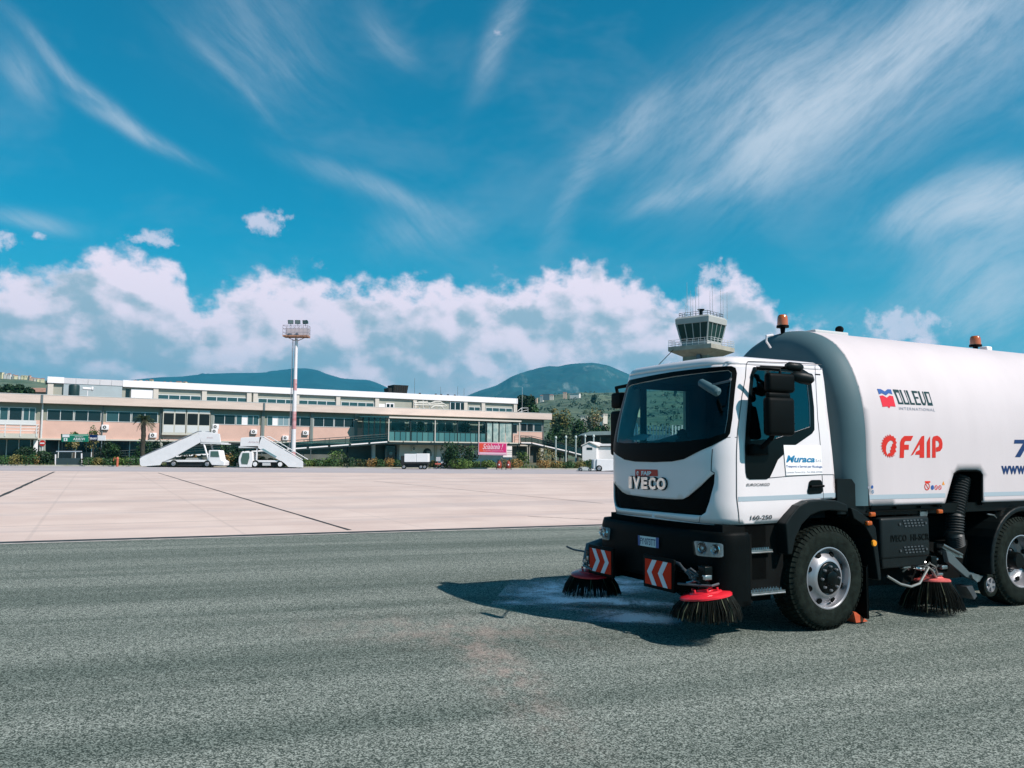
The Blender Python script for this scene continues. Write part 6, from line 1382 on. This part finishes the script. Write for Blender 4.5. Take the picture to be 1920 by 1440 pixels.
def extinguisher(u, Y, lb, r=.26):
    b0 = ground(u, 880); e = empty('wheeled_extinguisher', (b0.x, Y, 0), 0, lb, 'fire extinguisher', 'wheeled fire extinguishers on the kerb'); q = MB(); q.lathe([(0, .12), (r * .8, .14), (r, .22), (r, .62), (r * .7, .82), (.06, .88), (.06, .95), (0, .95)], (0, 0, 0), n=18); q.build('cylinder', mat('extinguisher red', (.26, .035, .018), .5, var=.5, vscale=5), e)
    q = MB(); q.tube([(-.2, .1, .15), (-.22, .2, 1.0), (.22, .2, 1.0), (.2, .1, .15)], .025, 6); q.build('handle', dull_metal, e); q = MB(); q.cyl((-.3, .1, .16), (-.22, .1, .16), .16, n=14); q.cyl((.22, .1, .16), (.3, .1, .16), .16, n=14); q.build('wheels', rubber, e)
    q = MB(); q.box(-.06, .06, -r - .01, -r + .02, .45, .58); q.build('sticker', decal_white, e)
extinguisher(936.5, 84.8, 'left red wheeled fire extinguisher under the pink banner', .23); extinguisher(953.5, 84.8, 'right dark red wheeled fire extinguisher right of the pink banner', .21)
b0 = ground(193, 876); e = empty('orange_hydrant', (b0.x, 83.6, 0), 0, 'orange curved hydrant post beside the left hedge', 'hydrant'); q = MB(); q.cyl((0, 0, 0), (0, 0, .75), .11, n=12); q.lathe([(.13, 0), (.14, .1), (.08, .22), (0, .26)], (0, 0, .72), n=12); q.build('post', mat('hydrant', (.50, .13, .07), .6), e); q = MB(); q.tube([(-.1, 0, .8), (-.35, 0, .86), (-.4, 0, .6)], .04, 6); q.build('outlet', mat('hydrant', (.50, .13, .07), .6), e)
# gate at the left
Y = 84.; b0 = ground(128, 873); e = empty('entrance_gate', (b0.x, Y, 0), 0, 'low dark mesh gate between two white posts at the left', 'gate')
for u, v in ((103.5, 852), (152.5, 850)): prism_px(e, 'gate_post', white_band, px_rect(u - .7, v, u + .7, 873.5), Y, .12)
prism_px(e, 'mesh_panel', mat('gate mesh', (.03, .055, .06), .6), px_rect(105, 859, 151.5, 871.5), Y + .05, .03); prism_px(e, 'top_rail', mat('gate pale', (.4, .45, .5), .5), px_rect(105, 845.5, 153, 847.3), Y + .04, .06); prism_px(e, 'kerb_plate', pale_edge, px_rect(104, 871.6, 153, 873.6), Y - .05, .3)
# people behind? none. white posts along the right ramp
for i, (u, v0, v1) in enumerate(((1042, 823, 852), (1061, 822, 856), (1079.5, 822, 862), (1097, 820, 856), (1113, 820, 850))):
    Y = 118.; a, c = at(u, v1, Y), at(u, v0, Y); q = MB(); q.cyl((0, 0, 0), (0, 0, c.z), .12, .09, 8); q.lathe([(.14, 0), (.2, .15), (.1, .4), (0, .42)], (0, 0, c.z), n=10); o = q.build('lamp_bollard', mat('lamp post pale', (.45, .50, .48), .5), None, loc=(a.x, Y, 0)); tag(o, ['', '', '', '', ''][i] or 'pale garden lamp post behind the descending ramp, number'.replace(', number', '') + [' nearest the building', ' second from the building', ' third from the building', ' fourth from the building', ' farthest from the building'][i], 'lamp post', 'garden lamp posts')
# small cabin and canopy, right
def cabin():
    Y = 112.; b0 = at(1105, 860, Y); e = empty('white_cabin', (b0.x, Y, 0), 0, 'small white gabled cabin with dark window behind the ramp', 'cabin'); o = e.location
    a = at(1092, 835, Y) - o; c = at(1118, 835, Y) - o; ap = at(1104.5, 829.5, Y) - o; zl = a.z
    q = MB(); q.prism([(a.x, 0, 0), (c.x, 0, 0), (c.x, 0, zl), (ap.x, 0, ap.z - .1), (a.x, 0, zl)], (2.2, 9, 0)); q.build('wall', white_wall, e)
    q = MB(); d = Vector((2.3, 9.3, 0))
    q.hexa([Vector((a.x - .2, -.15, zl - .12)), Vector((ap.x, -.15, ap.z)), Vector((ap.x, -.15, ap.z)) + d, Vector((a.x - .2, -.15, zl - .12)) + d, Vector((a.x - .2, -.15, zl)), Vector((ap.x, -.15, ap.z + .14)), Vector((ap.x, -.15, ap.z + .14)) + d, Vector((a.x - .2, -.15, zl)) + d])
    q.hexa([Vector((ap.x, -.15, ap.z)), Vector((c.x + .2, -.15, zl - .12)), Vector((c.x + .2, -.15, zl - .12)) + d, Vector((ap.x, -.15, ap.z)) + d, Vector((ap.x, -.15, ap.z + .14)), Vector((c.x + .2, -.15, zl)), Vector((c.x + .2, -.15, zl)) + d, Vector((ap.x, -.15, ap.z + .14)) + d]); q.build('roof', mat('cabin roof', (.66, .62, .60), .7), e)
    w0 = at(1100, 839, Y) - o; w1 = at(1110.5, 843.5, Y) - o; q = MB(); q.box(w0.x, w1.x, -.03, .02, w1.z, w0.z); q.build('window', dark_pane, e)
    Y = 114.; b0 = at(1140, 860, Y); e = empty('white_hut', (b0.x, Y, 0), 0, 'low white building with ribbed walls right of the gabled cabin', 'building'); prism_px(e, 'wall', white_wall, px_rect(1119, 836, 1180, 868), Y, 6); prism_px(e, 'roof', white_band, px_rect(1117, 832, 1181, 836), Y - .3, 6.6); prism_px(e, 'gutter', dull_metal, px_rect(1118, 836, 1180, 837.3), Y - .2, .2)
    Y = 124.; b0 = at(1120, 860, Y); e = empty('car_port', (b0.x, Y, 0), 0, 'dark timber shed with curved grey sheet roof behind the cabin', 'shed'); prism_px(e, 'roof', mat('sheet roof', (.22, .28, .28), .5, var=.1, vscale=1), [(1090, 816), (1098, 811.5), (1108, 809), (1180, 808), (1180, 814.5), (1093, 816.5)], Y, 8); prism_px(e, 'wall', mat('shed wood', (.05, .055, .045), .9, var=.3, vscale=1), px_rect(1096, 816.5, 1178, 850), Y + 1, 6)
    for u in (1096, 1112, 1125, 1150): prism_px(e, 'post', mat('shed post', (.10, .11, .09), .8), px_rect(u, 815, u + 1, 850), Y + .2, .2)
    # the orange house and the white row seen through the windscreen
    Y = 130.; b0 = at(1193, 850, Y); e = empty('orange_house', (b0.x, Y, 0), 0, 'orange walled house with cream lower part seen through the windscreen', 'house'); prism_px(e, 'wall', mat('orange wall', (.62, .30, .18), .8), [(1178, 800), (1178, 781), (1184, 779), (1201, 783), (1203, 800)], Y, 7); prism_px(e, 'lower_wall', cream, px_rect(1174, 794, 1196, 870), Y - 1, 7)
    for u in (1189, 1194, 1200): prism_px(e, 'pillar', white_wall, px_rect(u, 796, u + 2.5, 868), Y - 1.5, .4)
    Y = 128.; e = empty('colonnade', (at(1240, 850, Y).x, Y, 0), 0, 'row of white posts with low wall seen through the windscreen', 'fence')
    for i in range(13): u = 1206 + i * 6; prism_px(e, 'post', white_wall, px_rect(u, 797 + (i % 3), u + 2.2, 868), Y, .3)
    prism_px(e, 'rail', dull_metal, px_rect(1204, 806, 1290, 807.5), Y + .1, .1); prism_px(e, 'base', white_wall, px_rect(1204, 815, 1290, 868), Y + .3, .3)
cabin()

# ------------------------------------------------------------------ terrain behind: heights read along the skyline
def hill(name, sky, Yr, Yf, m, seed, amp, nx=160, ny=34, back=.5, zfoot=0.):
    rnd = random.Random(seed); us = [p[0] for p in sky]; vs = [p[1] for p in sky]; rows = []
    from mathutils import noise as mn
    for j in range(ny + 8):
        t = j / ny; row = []
        for i in range(nx + 1):
            u = us[0] + (us[-1] - us[0]) * i / nx; v = float(np.interp(u, us, vs)); top = at(u, v, Yr)
            x_ang = top.x / Yr
            Y = Yf + (Yr - Yf) * t; z = zfoot + (top.z - zfoot) * (min(t, 1) ** 1.15 if t <= 1 else max(0, 1 - (t - 1) * 6 * back))
            x = x_ang * Y; nn = mn.fractal(Vector((x * 6 / Yr * 3, Y * 5 / Yr * 3, seed)), .9, 2.2, 6)
            z += nn * amp * min(1, t * 3) * (1 if t < .93 else .12)
            row.append((x, Y, z))
        rows.append(row)
    q = MB(); q.grid(rows, 0, True); return tag(q.build(name, m, auto=180), kind='structure')
def f_mount(k, v, b):  # rock made bluer: distance haze is put into its teal colours
    n = k.noise(v, .0022, 7, .65); n2 = k.noise(k.map(v, (1.3, .25, .6)), .004, 7, .72); n3 = k.noise(v, .02, 4, .6)
    c = k.mix(k.sm(n, .42, .6), (.006, .042, .046, 1), (.016, .068, .068, 1)); c = k.mix(k.m('MULTIPLY', k.sm(n2, .54, .66), .9), c, (.17, .21, .20, 1)); c = k.mix(k.m('MULTIPLY', k.sm(n3, .5, .8), .3), c, (.09, .10, .06, 1))
    k.put(b.inputs['Base Color'], c); b.inputs['Roughness'].default_value = .95
def f_mount2(k, v, b):  # blue of the far air is put into the ridge colours
    n = k.noise(v, .003, 6, .6); c = k.mix(k.sm(n, .4, .65), (.004, .036, .044, 1), (.008, .052, .06, 1)); k.put(b.inputs['Base Color'], c); b.inputs['Roughness'].default_value = .95
def f_hill(k, v, b):
    n = k.noise(v, .012, 6, .65); x, y, z = k.sep(v); w = k.m('ADD', k.m('MULTIPLY', z, .16), k.m('MULTIPLY', k.noise(v, .01, 3), 9.0)); ter = k.sm(k.m('ABSOLUTE', k.m('SUBTRACT', k.m('FRACT', w), .5)), .0, .5)
    c = k.mix(k.sm(n, .4, .6), (.035, .075, .04, 1), (.11, .15, .085, 1)); c = k.mix(k.m('MULTIPLY', ter, .35), c, (.17, .19, .13, 1)); n2 = k.voro(v, .09); c = k.mix(k.m('MULTIPLY', k.sm(n2, .42, .25), k.sm(k.noise(v, .02, 3), .42, .6)), c, (.02, .04, .018, 1))
    k.put(b.inputs['Base Color'], c); b.inputs['Roughness'].default_value = .95
hill_m = node_mat('terraced hillside', f_hill)
hill('mountain', [(820, 770), (880, 740), (900, 732), (930, 723), (960, 706), (990, 694), (1010, 689), (1030, 686), (1045, 687), (1060, 684), (1080, 682), (1110, 680.5), (1120, 681), (1140, 685), (1160, 693), (1177, 700), (1200, 712), (1240, 735), (1300, 752), (1400, 770), (1700, 800)], 5200, 2300, node_mat('haze tinted rock', f_mount), 3, 48, 260, 60)
hill('mountain_ridge', [(-300, 760), (100, 735), (240, 713), (300, 707), (345, 705.5), (360, 703), (430, 700), (470, 699), (500, 698), (510, 696), (530, 693.5), (550, 691.5), (575, 691), (596, 694), (610, 700), (640, 709), (670, 711), (690, 712), (710, 719), (730, 728), (760, 739), (850, 750), (1000, 770)], 6800, 3500, node_mat('haze tinted forest', f_mount2), 8, 45, 220, 40)
hill('terraced_hill', [(880, 790), (980, 752), (1010, 745), (1030, 741), (1060, 738), (1100, 736.5), (1150, 736.5), (1200, 733), (1250, 731), (1290, 732), (1340, 738), (1500, 750), (1900, 775)], 1150, 260, hill_m, 5, 5, 150, 60)
hill('town_hill', [(-420, 690), (-100, 699), (0, 704), (40, 709), (85, 713.5), (160, 716), (250, 716), (350, 717), (420, 722), (520, 740), (640, 770)], 900, 240, hill_m, 6, 3.5, 140, 50)
# houses on the far hills
hw_ = [mat('house wall a', (.66, .58, .50), .8), mat('house wall b', (.72, .66, .62), .8), mat('house wall c', (.60, .42, .32), .8), mat('house wall d', (.70, .62, .40), .8)]; roof_t = mat('roof tile', (.34, .14, .09), .85); roof_f = mat('roof pale', (.5, .45, .42), .8)
def house(u, v, w, h, Y, lab, rnd, grp):
    p = at(u, v, Y); s = Y / FPX; W, H = w * s, h * s; e = empty('hillside_house', (p.x, p.y, p.z), rnd.uniform(-.5, .5), lab, 'house', grp)
    q = MB(); q.box(-W / 2, W / 2, 0, W * .7, -6, H); q.build('wall', rnd.choice(hw_), e); q = MB(); ov = W * .04
    if rnd.random() < .6: q.hexa([(-W / 2 - ov, -ov, H), (W / 2 + ov, -ov, H), (W / 2 + ov, W * .7 + ov, H), (-W / 2 - ov, W * .7 + ov, H), (-W / 2 + ov, W * .33, H * 1.35), (W / 2 - ov, W * .33, H * 1.35), (W / 2 - ov, W * .37, H * 1.35), (-W / 2 + ov, W * .37, H * 1.35)]); q.build('roof', roof_t, e)
    else: q.box(-W / 2 - ov, W / 2 + ov, -ov, W * .7 + ov, H, H * 1.08); q.build('roof', roof_f, e)
    n = max(2, int(w / 3))
    for i in range(n):
        x = -W / 2 + W * (i + .5) / n
        for zz in ((.3, .62) if h > 4 else (.4,)): q = MB(); q.box(x - W * .06 / 1, x + W * .06, -.12, -.02, H * zz, H * (zz + .2)); q.build('window', dark_pane, e)
rnd = random.Random(21)
spots = [(1, 703.5, 7, 5), (9, 704.5, 5, 4), (16, 706, 6, 4.5), (24, 706, 4, 3), (30, 708.5, 6, 4), (37, 708, 4, 3), (42, 709, 5, 5), (48, 709.5, 5, 5.5), (54, 710.5, 5, 5), (60, 712, 5, 3.5), (66, 713, 5, 3.5), (72, 713.5, 5, 3.5), (79, 714.5, 6, 4)]
words = ['leftmost', 'second', 'third', 'fourth', 'fifth', 'sixth', 'seventh', 'eighth', 'ninth', 'tenth', 'eleventh', 'twelfth', 'thirteenth']
for i, (u, v, w, h) in enumerate(spots): house(u, v, w, h, 840, ('leftmost pale house of the row on the far left ridge' if i == 0 else words[i] + ' pale house from the left on the far left ridge'), rnd, 'houses on the left ridge')
for i, (u, v, w, h) in enumerate([(252, 716.5, 5, 3), (264, 716.5, 5, 4), (274, 717, 4, 3), (283, 717, 6, 4.5), (309, 719, 4, 3), (320, 719.5, 4, 3), (334, 720, 9, 4), (345, 720.5, 7, 4)]): house(u, v, w, h, 840, words[i].replace('leftmost', 'first') + ' small house from the left peeping over the white roof', rnd, 'houses above the white roof')
for i, (u, v, w, h, lb) in enumerate([(1015, 746, 6, 4, 'yellow house on the hill crest right of the dark pines'), (1034, 745, 7, 4, 'pale house beside the dark block on the hill crest'), (1003, 748.5, 8, 2.5, 'low white house just right of the dark pines'), (1059, 738.5, 7, 2.5, 'low white house on the crest above the terraces'), (1077, 741, 18, 3.5, 'long white farmhouse on the crest of the green hill'), (1095, 784, 14, 5, 'white house among trees above the timber shed'), (1122, 792, 22, 7, 'large white house on the slope left of the truck mirror'), (1135, 781, 10, 5, 'small white house nearest the truck mirror'), (1202, 769, 12, 6, 'pale house on the slope seen through the windscreen'), (1245, 744, 6, 3, 'tiny cream house high on the terraces seen through the windscreen'), (1268, 742, 9, 3, 'small pale house by the cypress seen through the windscreen')]): house(u, v, w, h, (980 if v < 760 else 420), lb, rnd, 'houses on the green hill')
p = at(1024, 747, 960); q = MB(); q.box(-3.6, 3.6, 0, 4, -2, 4.6); q.box(-3.8, 3.8, -.2, 4.2, 4.6, 5.0); q.box(-2.5, -1.2, -.05, 0, 1, 2.8); q.box(1.2, 2.5, -.05, 0, 1, 2.8); tag(q.build('dark_block', mat('dark block', (.06, .10, .12), .7), None, loc=p), 'dark blue-grey block of a house on the crest between two pale ones', 'house')

# ------------------------------------------------------------------ trees and shrubs
def tree(name, label, cat, u, vtop, vbot, wpx, Y, mats, seed, n=900, leaf=.16, trunk=.12, group=None, clumps=9, base=None, flat=1.):
    rnd = random.Random(seed); s = Y / FPX; top = at(u, vtop, Y); x = top.x; H = top.z; zb = at(u, vbot, Y).z; W = wpx * s / 2
    zb = max(0.0, zb) if base is None else base; bz = 0 if base is None else base
    e = empty(name, (x, Y, bz), 0, label, cat, group); H -= bz; zb -= bz
    q = MB(); cz = (H + zb) / 2; rh = (H - zb) / 2; q.tube([(0, 0, -.3), (W * .06, 0, cz * .5), (0, 0, cz + rh * .3)], .1, 7, rs=[trunk * 1.3, trunk, trunk * .5]); cl_ = []
    for i in range(clumps):
        a = rnd.uniform(0, 6.28); r = W * rnd.uniform(.25, .68); z = cz + rh * rnd.uniform(-.6, .62); k = rnd.uniform(.3, .5); c = Vector((r * math.cos(a), r * math.sin(a) * .8, z)); cl_.append((c, k)); q.tube([(0, 0, zb + (cz - zb) * .4), c * .6 + Vector((0, 0, cz * .35)), c], .05, 5, rs=[trunk * .5, trunk * .3, trunk * .12])
    q.build('trunk', bark, e); f = MB(); m_ = len(mats)
    leaf_ball(f, (0, 0, cz), (W * .62, W * .55, rh * .72), n // 3, leaf, rnd, 0)
    for i, (c, k) in enumerate(cl_): leaf_ball(f, c, (W * k, W * k * .9, rh * k * flat), int(n / clumps), leaf, rnd, i % m_)
    f.build('crown', mats, e)
    return e
G1 = 'trees behind the terminal'
tree('pine_tree', 'dark pine behind the right end of the white roof', 'tree', 982, 739, 782, 52, 190, [leaf_dark, leaf_dark], 1, 2200, .32, .3, G1, 12)
tree('pine_tree', 'low dark tree top peeping over the white roof end', 'tree', 940, 742, 775, 50, 200, [leaf_dark], 2, 1400, .32, .3, G1, 9)
tree('pine_tree', 'dark spreading tree right of the roof railing', 'tree', 1000, 752, 800, 34, 180, [leaf_dark, leaf_mid], 3, 1500, .30, .25, G1, 9)
tree('broad_tree', 'yellow green tree right of the fascia end', 'tree', 1050, 763, 850, 50, 185, [leaf_olive, leaf_yellow, leaf_mid], 4, 2200, .24, .22, G1, 14)
tree('broad_tree', 'tall loose tree with bare twigs left of the truck mirror', 'tree', 1112, 760, 845, 46, 190, [leaf_olive, leaf_yellow, leaf_dry], 5, 1500, .22, .22, G1, 14)
tree('broad_tree', 'dark green tree between two yellowish trees', 'tree', 1083, 778, 850, 40, 186, [leaf_dark, leaf_mid], 6, 1600, .24, .22, G1, 10)
tree('olive_tree', 'round grey green olive tree before the end of the terminal', 'tree', 1062, 803, 862, 66, 172, [leaf_olive, leaf_mid, leaf_dark], 7, 2600, .20, .2, G1, 16)
tree('broad_tree', 'green tree close behind the end wall of the terminal', 'tree', 1036, 792, 860, 34, 176, [leaf_mid, leaf_dark], 8, 1500, .22, .2, G1, 10)
tree('broad_tree', 'bushy dark tree behind the timber shed', 'tree', 1124, 790, 840, 50, 180, [leaf_dark, leaf_mid], 9, 1500, .24, .2, G1, 10)
tree('pine_tree', 'umbrella shaped stone pine small on the hillside', 'tree', 1114, 738, 747, 15, 600, [leaf_dark], 10, 500, .5, .25, G1, 6, base=at(1114, 757, 600).z)
tree('cypress_tree', 'dark cypress on the terraces seen through the windscreen', 'tree', 1266, 725, 742, 7, 700, [leaf_dark], 11, 500, .45, .2, G1, 6, base=at(1266, 745, 700).z)
for i, (u, vt, w) in enumerate(((8, 722, 40), (32, 719, 40), (52, 727, 26), (-22, 724, 40))): tree('broad_tree', ['dark tree at the left frame edge behind the low roof', 'taller dark round tree behind the low roof at left', 'low dark tree left of the brick shed', 'dark tree just outside the left edge'][i], 'tree', u, vt, 752, w, 165, [leaf_dark, leaf_mid], 30 + i, 1500, .3, .3, 'dark trees behind the low roof', 9)
p = at(68, 738, 200); q = MB(); q.box(-2.6, 2.6, 0, 5, -12, .4); q.hexa([(-2.9, -.3, .4), (2.9, -.3, .4), (2.9, 5.2, .4), (-2.9, 5.2, .4), (-2.7, 1.5, 1.5), (2.7, 1.5, 1.5), (2.7, 3, 1.5), (-2.7, 3, 1.5)]); tag(q.build('brick_shed', mat('brick shed', (.35, .20, .15), .85, var=.2, vscale=1), None, loc=p), 'small brick red house top between the trees and white roof', 'house')
# palm
def palm(u, vtop, vcrown, Y, label, seed, R=1.3):
    rnd = random.Random(seed); top = at(u, vcrown, Y); e = empty('palm_tree', (top.x, Y, 0), 0, label, 'palm tree'); q = MB(); n = 14; pts = [(math.sin(i * .9) * .03, 0, top.z * i / n) for i in range(n + 1)]; q.tube(pts, .2, 10, rs=[.24 + (.03 if i % 2 else 0) for i in range(n + 1)]); q.build('trunk', mat('palm trunk', (.045, .04, .03), .9, var=.5, vscale=7), e); f = MB()
    for i in range(46):
        a = rnd.uniform(0, 6.28); el_ = rnd.uniform(-.6, 1.35); L = R * rnd.uniform(.85, 1.15); d = Vector((math.cos(a) * math.cos(el_), math.sin(a) * math.cos(el_), math.sin(el_))); base = Vector((0, 0, top.z)); prev = base; m = 0 if el_ > .1 else 1; side_ = d.cross(Vector((0, 0, 1))).normalized()
        pts = [base + d * L * t + Vector((0, 0, -.9 * R * t * t * (.6 + .4 * rnd.random()))) for t in (0, .2, .4, .6, .8, 1)]; f.tube(pts, .012, 3, m)
        for j in range(1, 6):
            for k in range(5):
                p_ = pts[j - 1].lerp(pts[j], k / 5)
                for sg_ in (-1, 1): l_ = .34 * (1.15 - .12 * j) * rnd.uniform(.8, 1.1); tip = p_ + side_ * sg_ * l_ + d * .16 + Vector((0, 0, -.10)); f.add([p_, p_ + d * .05, tip], [(0, 1, 2)], m)
    f.build('fronds', [leaf_olive, mat('frond pale', (.20, .20, .12), .7, var=.4, vscale=2)], e)
palm(270, 768, 786, 92., 'palm tree with shaggy pale skirt standing before the terminal', 1, 1.25)
# shrubs along the kerb
S1 = 'shrubs along the apron edge'
def shrub(u, vtop, w, Y, mats, label, seed, n=420, leaf=.09, cat='shrub', name='shrub'):
    w *= 1.35; n = int(n * 1.3); rnd = random.Random(seed); top = at(u, vtop, Y); H = max(.3, top.z); W = w * Y / FPX / 2; e = empty(name, (top.x, Y, 0), 0, label, cat, S1); q = MB()
    for i in range(5): a = rnd.uniform(0, 6.28); q.tube([(0, 0, 0), (W * .3 * math.cos(a), W * .2 * math.sin(a), H * .4), (W * .6 * math.cos(a), W * .4 * math.sin(a), H * .75)], .03, 4)
    q.build('stem', bark, e); f = MB(); leaf_ball(f, (0, 0, H * .48), (W * .85, min(W, 1.2) * .8, H * .48), n // 2, leaf, rnd, 0)
    for i in range(7): a = rnd.uniform(0, 6.28); r = W * rnd.uniform(.3, .75); k = rnd.uniform(.25, .42); leaf_ball(f, (r * math.cos(a), r * math.sin(a) * .5, H * rnd.uniform(.35, .75)), (W * k, W * k * .8, H * k), n // 12, leaf, rnd, i % len(mats))
    f.build('foliage', mats, e)
LD, LM, LB, LY, FO, LR = leaf_dark, leaf_mid, leaf_bright, leaf_yellow, flower, leaf_dry
shrub(83, 845, 46, 85.5, [LD, LM], 'large dark rounded bush left of the entrance gate', 1, 1300, .11)
shrub(862, 831, 54, 87, [LD, LM], 'big round dark bush left of the pink banner', 2, 1700, .12); shrub(862, 858, 40, 85.4, [LB, LM], 'low bright bush in front of the big round bush', 3, 600)
row = [(8, 853, 30, [LM, LB], 'low green shrub at the left frame edge'), (34, 852, 30, [LY, LM], 'yellowish shrub between the left edge and the dark bush'), (57, 850, 26, [LM, LD, FO], 'mixed shrub left of the large dark bush'),
 (165, 856, 26, [LM, LD], 'green shrub just right of the gate'), (184, 857, 22, [LY, LB, LM], 'yellow green hedge clump left of the orange hydrant'), (205, 858, 26, [LM, LD], 'dark hedge clump right of the orange hydrant'), (226, 857, 26, [LB, LY], 'light hedge clump right of the hydrant, second along'), (247, 856, 30, [LM, LD, LB], 'hedge clump at the toe of the left stairs'),
 (345, 852, 26, [FO, LM, LY], 'orange flowering shrub under the left stairs, left one'), (368, 853, 26, [FO, LM], 'orange flowering shrub under the left stairs, right one'), (425, 851, 20, [FO, LY, LM], 'orange flowering shrub left of the right stairs cab'), (440, 853, 18, [LM, FO], 'narrow flowering shrub touching the right stairs cab'), (487, 853, 24, [LY, LM], 'yellow green shrub seen under the right stairs'), (510, 858, 22, [LM, FO], 'low shrub behind the right stairs wheels'),
 (578, 861, 26, [LB, LM, LY], 'clipped hedge clump at the toe of the right stairs'), (600, 860.5, 26, [LM, LB], 'clipped hedge second right of the right stairs'), (622, 859, 26, [LM, LD, LB], 'clipped hedge third right of the right stairs'), (634, 844, 30, [LB, LM], 'bright bush rising under the ramp'), (655, 857, 34, [LD, LM], 'dark green bush left of the flowering hedge'), (680, 860, 22, [LD, LY], 'dark hedge clump with yellow leaves before the ramp'), (697, 858, 22, [FO, LY, LM], 'yellow flowering hedge clump before the white column'), (714, 860, 20, [LM, LY], 'hedge clump before the dark doorway'), (732, 859, 20, [FO, LM], 'orange flowering clump left of the generator trailer'), (747, 861, 16, [LM, LY], 'small clump touching the generator trailer'),
 (812, 862, 14, [LY, LM], 'small yellow clump right of the generator trailer'), (893, 864, 28, [LB, LM], 'low bright shrub left under the banner'), (916, 861, 26, [LB, LY, LM], 'grassy shrub below the middle of the banner'), (945, 860, 20, [LR, LM], 'dry shrub between the two red extinguishers'), (966, 859, 26, [FO, LR, LM], 'orange tinted shrub right of the extinguishers'), (980, 846, 26, [LB, LD], 'tall spiky green bush before the right ramp'), (1026, 838, 34, [LR, LY], 'tall dry yellow shrub beside the right ramp'), (1020, 862, 24, [FO, LR], 'orange shrub low before the right ramp'), (1044, 863, 26, [LY, LM, FO], 'orange and green shrub under the right ramp'), (1066, 864, 26, [LM, FO, LD], 'mixed shrub under the ramp left of the dolly'), (1088, 864, 24, [LY, LM], 'yellow green shrub behind the flat dolly'), (1104, 862, 20, [LM, LY], 'green shrub behind the dolly beside the service truck')]
for i, (u, vt, w, ms, lb) in enumerate(row):
    far_ = vt < 850 and u > 600; shrub(u, vt, w, (93 if far_ else 86.2) + .1 * ((u - 500) / 18), ms, lb, 60 + i, 520, .085)
for i, (u, vt, w, lb) in enumerate(((140, 803, 34, 'green tree top showing above the arrivals board'), (176, 798, 30, 'yellow green tree top above the navy and white panel'))): tree('garden_tree', lb, 'tree', u, vt, 850, w, 93, [LY, LM, LR], 90 + i, 420, .12, .08, 'garden trees by the signs', 7)
for i, (u, vt, w, lb) in enumerate(((286, 826, 60, 'dark leafy bush at the foot of the palm'), (205, 829, 46, 'dark leafy bush behind the signs'), (48, 836, 34, 'dark bush before the left ground floor windows'), (430, 832, 44, 'dark bush between the two boarding stairs'))): shrub(u, vt, w, 95, [LD, LM], lb, 120 + i, 1000, .12)
# kerb and verge
q = MB(); k0, k1 = (-80, kerb_y(-80)), (12.5, kerb_y(12.5)); q.hexa([(k0[0], k0[1], -.02), (k1[0], k1[1], -.02), (k1[0], k1[1] + .25, -.02), (k0[0], k0[1] + .25, -.02), (k0[0], k0[1], .12), (k1[0], k1[1], .12), (k1[0], k1[1] + .25, .12), (k0[0], k0[1] + .25, .12)]); tag(q.build('kerb', mat('kerb', (.42, .40, .33), .85, var=.25, vscale=.6)), kind='structure')
def verge():
    rnd = random.Random(7); q = MB()
    for _ in range(9000):
        x = rnd.uniform(-66, 30); y = kerb_y(x) + .3 + abs(rnd.gauss(0, 3.5)); h = rnd.uniform(.08, .4); a = rnd.uniform(0, 3.14); w = rnd.uniform(.03, .08); dx, dy = math.cos(a) * w, math.sin(a) * w; lean = rnd.uniform(-.1, .1)
        q.add([(x - dx, y - dy, 0), (x + dx, y + dy, 0), (x + lean, y, h)], [(0, 1, 2)], rnd.choice((0, 0, 1, 2)))
    tag(q.build('verge_grass', [leaf_mid, leaf_bright, leaf_dry]), 'rough green grass and weeds along the apron edge', 'grass', kind='stuff')
verge()
def scrub():
    rnd = random.Random(9); q = MB(); hills = [o for o in bpy.data.objects if o.name.startswith('terraced_hill')][0]; vs = hills.data.vertices; W_ = 151
    for _ in range(1500):
        v = vs[rnd.randrange(int(len(vs) * .9))].co; c = Vector((v.x + rnd.uniform(-9, 9), v.y + rnd.uniform(-7, 7), v.z + .6)); r = rnd.uniform(1.2, 3.4); leaf_ball(q, c, (r, r, r * .8), 16, r * .34, rnd, rnd.choice((0, 0, 1)))
    tag(q.build('hillside_scrub', [leaf_dark, leaf_olive]), 'scattered dark olive trees and scrub over the terraced hillside', 'scrub', kind='stuff')
scrub()
# ------------------------------------------------------------------ haze
b = MB(); b.box(-8900, 8900, -59, 7400, -2, 760); hz = tag(b.build('haze', []), 'pale blue air between the camera and the mountains', 'haze', kind='stuff')
hm = bpy.data.materials.new('haze'); hm.use_nodes = True; nt = hm.node_tree; nt.nodes.clear(); pv_ = nt.nodes.new('ShaderNodeVolumePrincipled'); pv_.inputs['Color'].default_value = (.06, .66, 1.0, 1); pv_.inputs['Density'].default_value = 0.95e-4; pv_.inputs['Anisotropy'].default_value = .1; o_ = nt.nodes.new('ShaderNodeOutputMaterial'); nt.links.new(pv_.outputs[0], o_.inputs['Volume'])
try: hm.cycles.homogeneous_volume = True
except Exception: pass
hz.data.materials.append(hm)
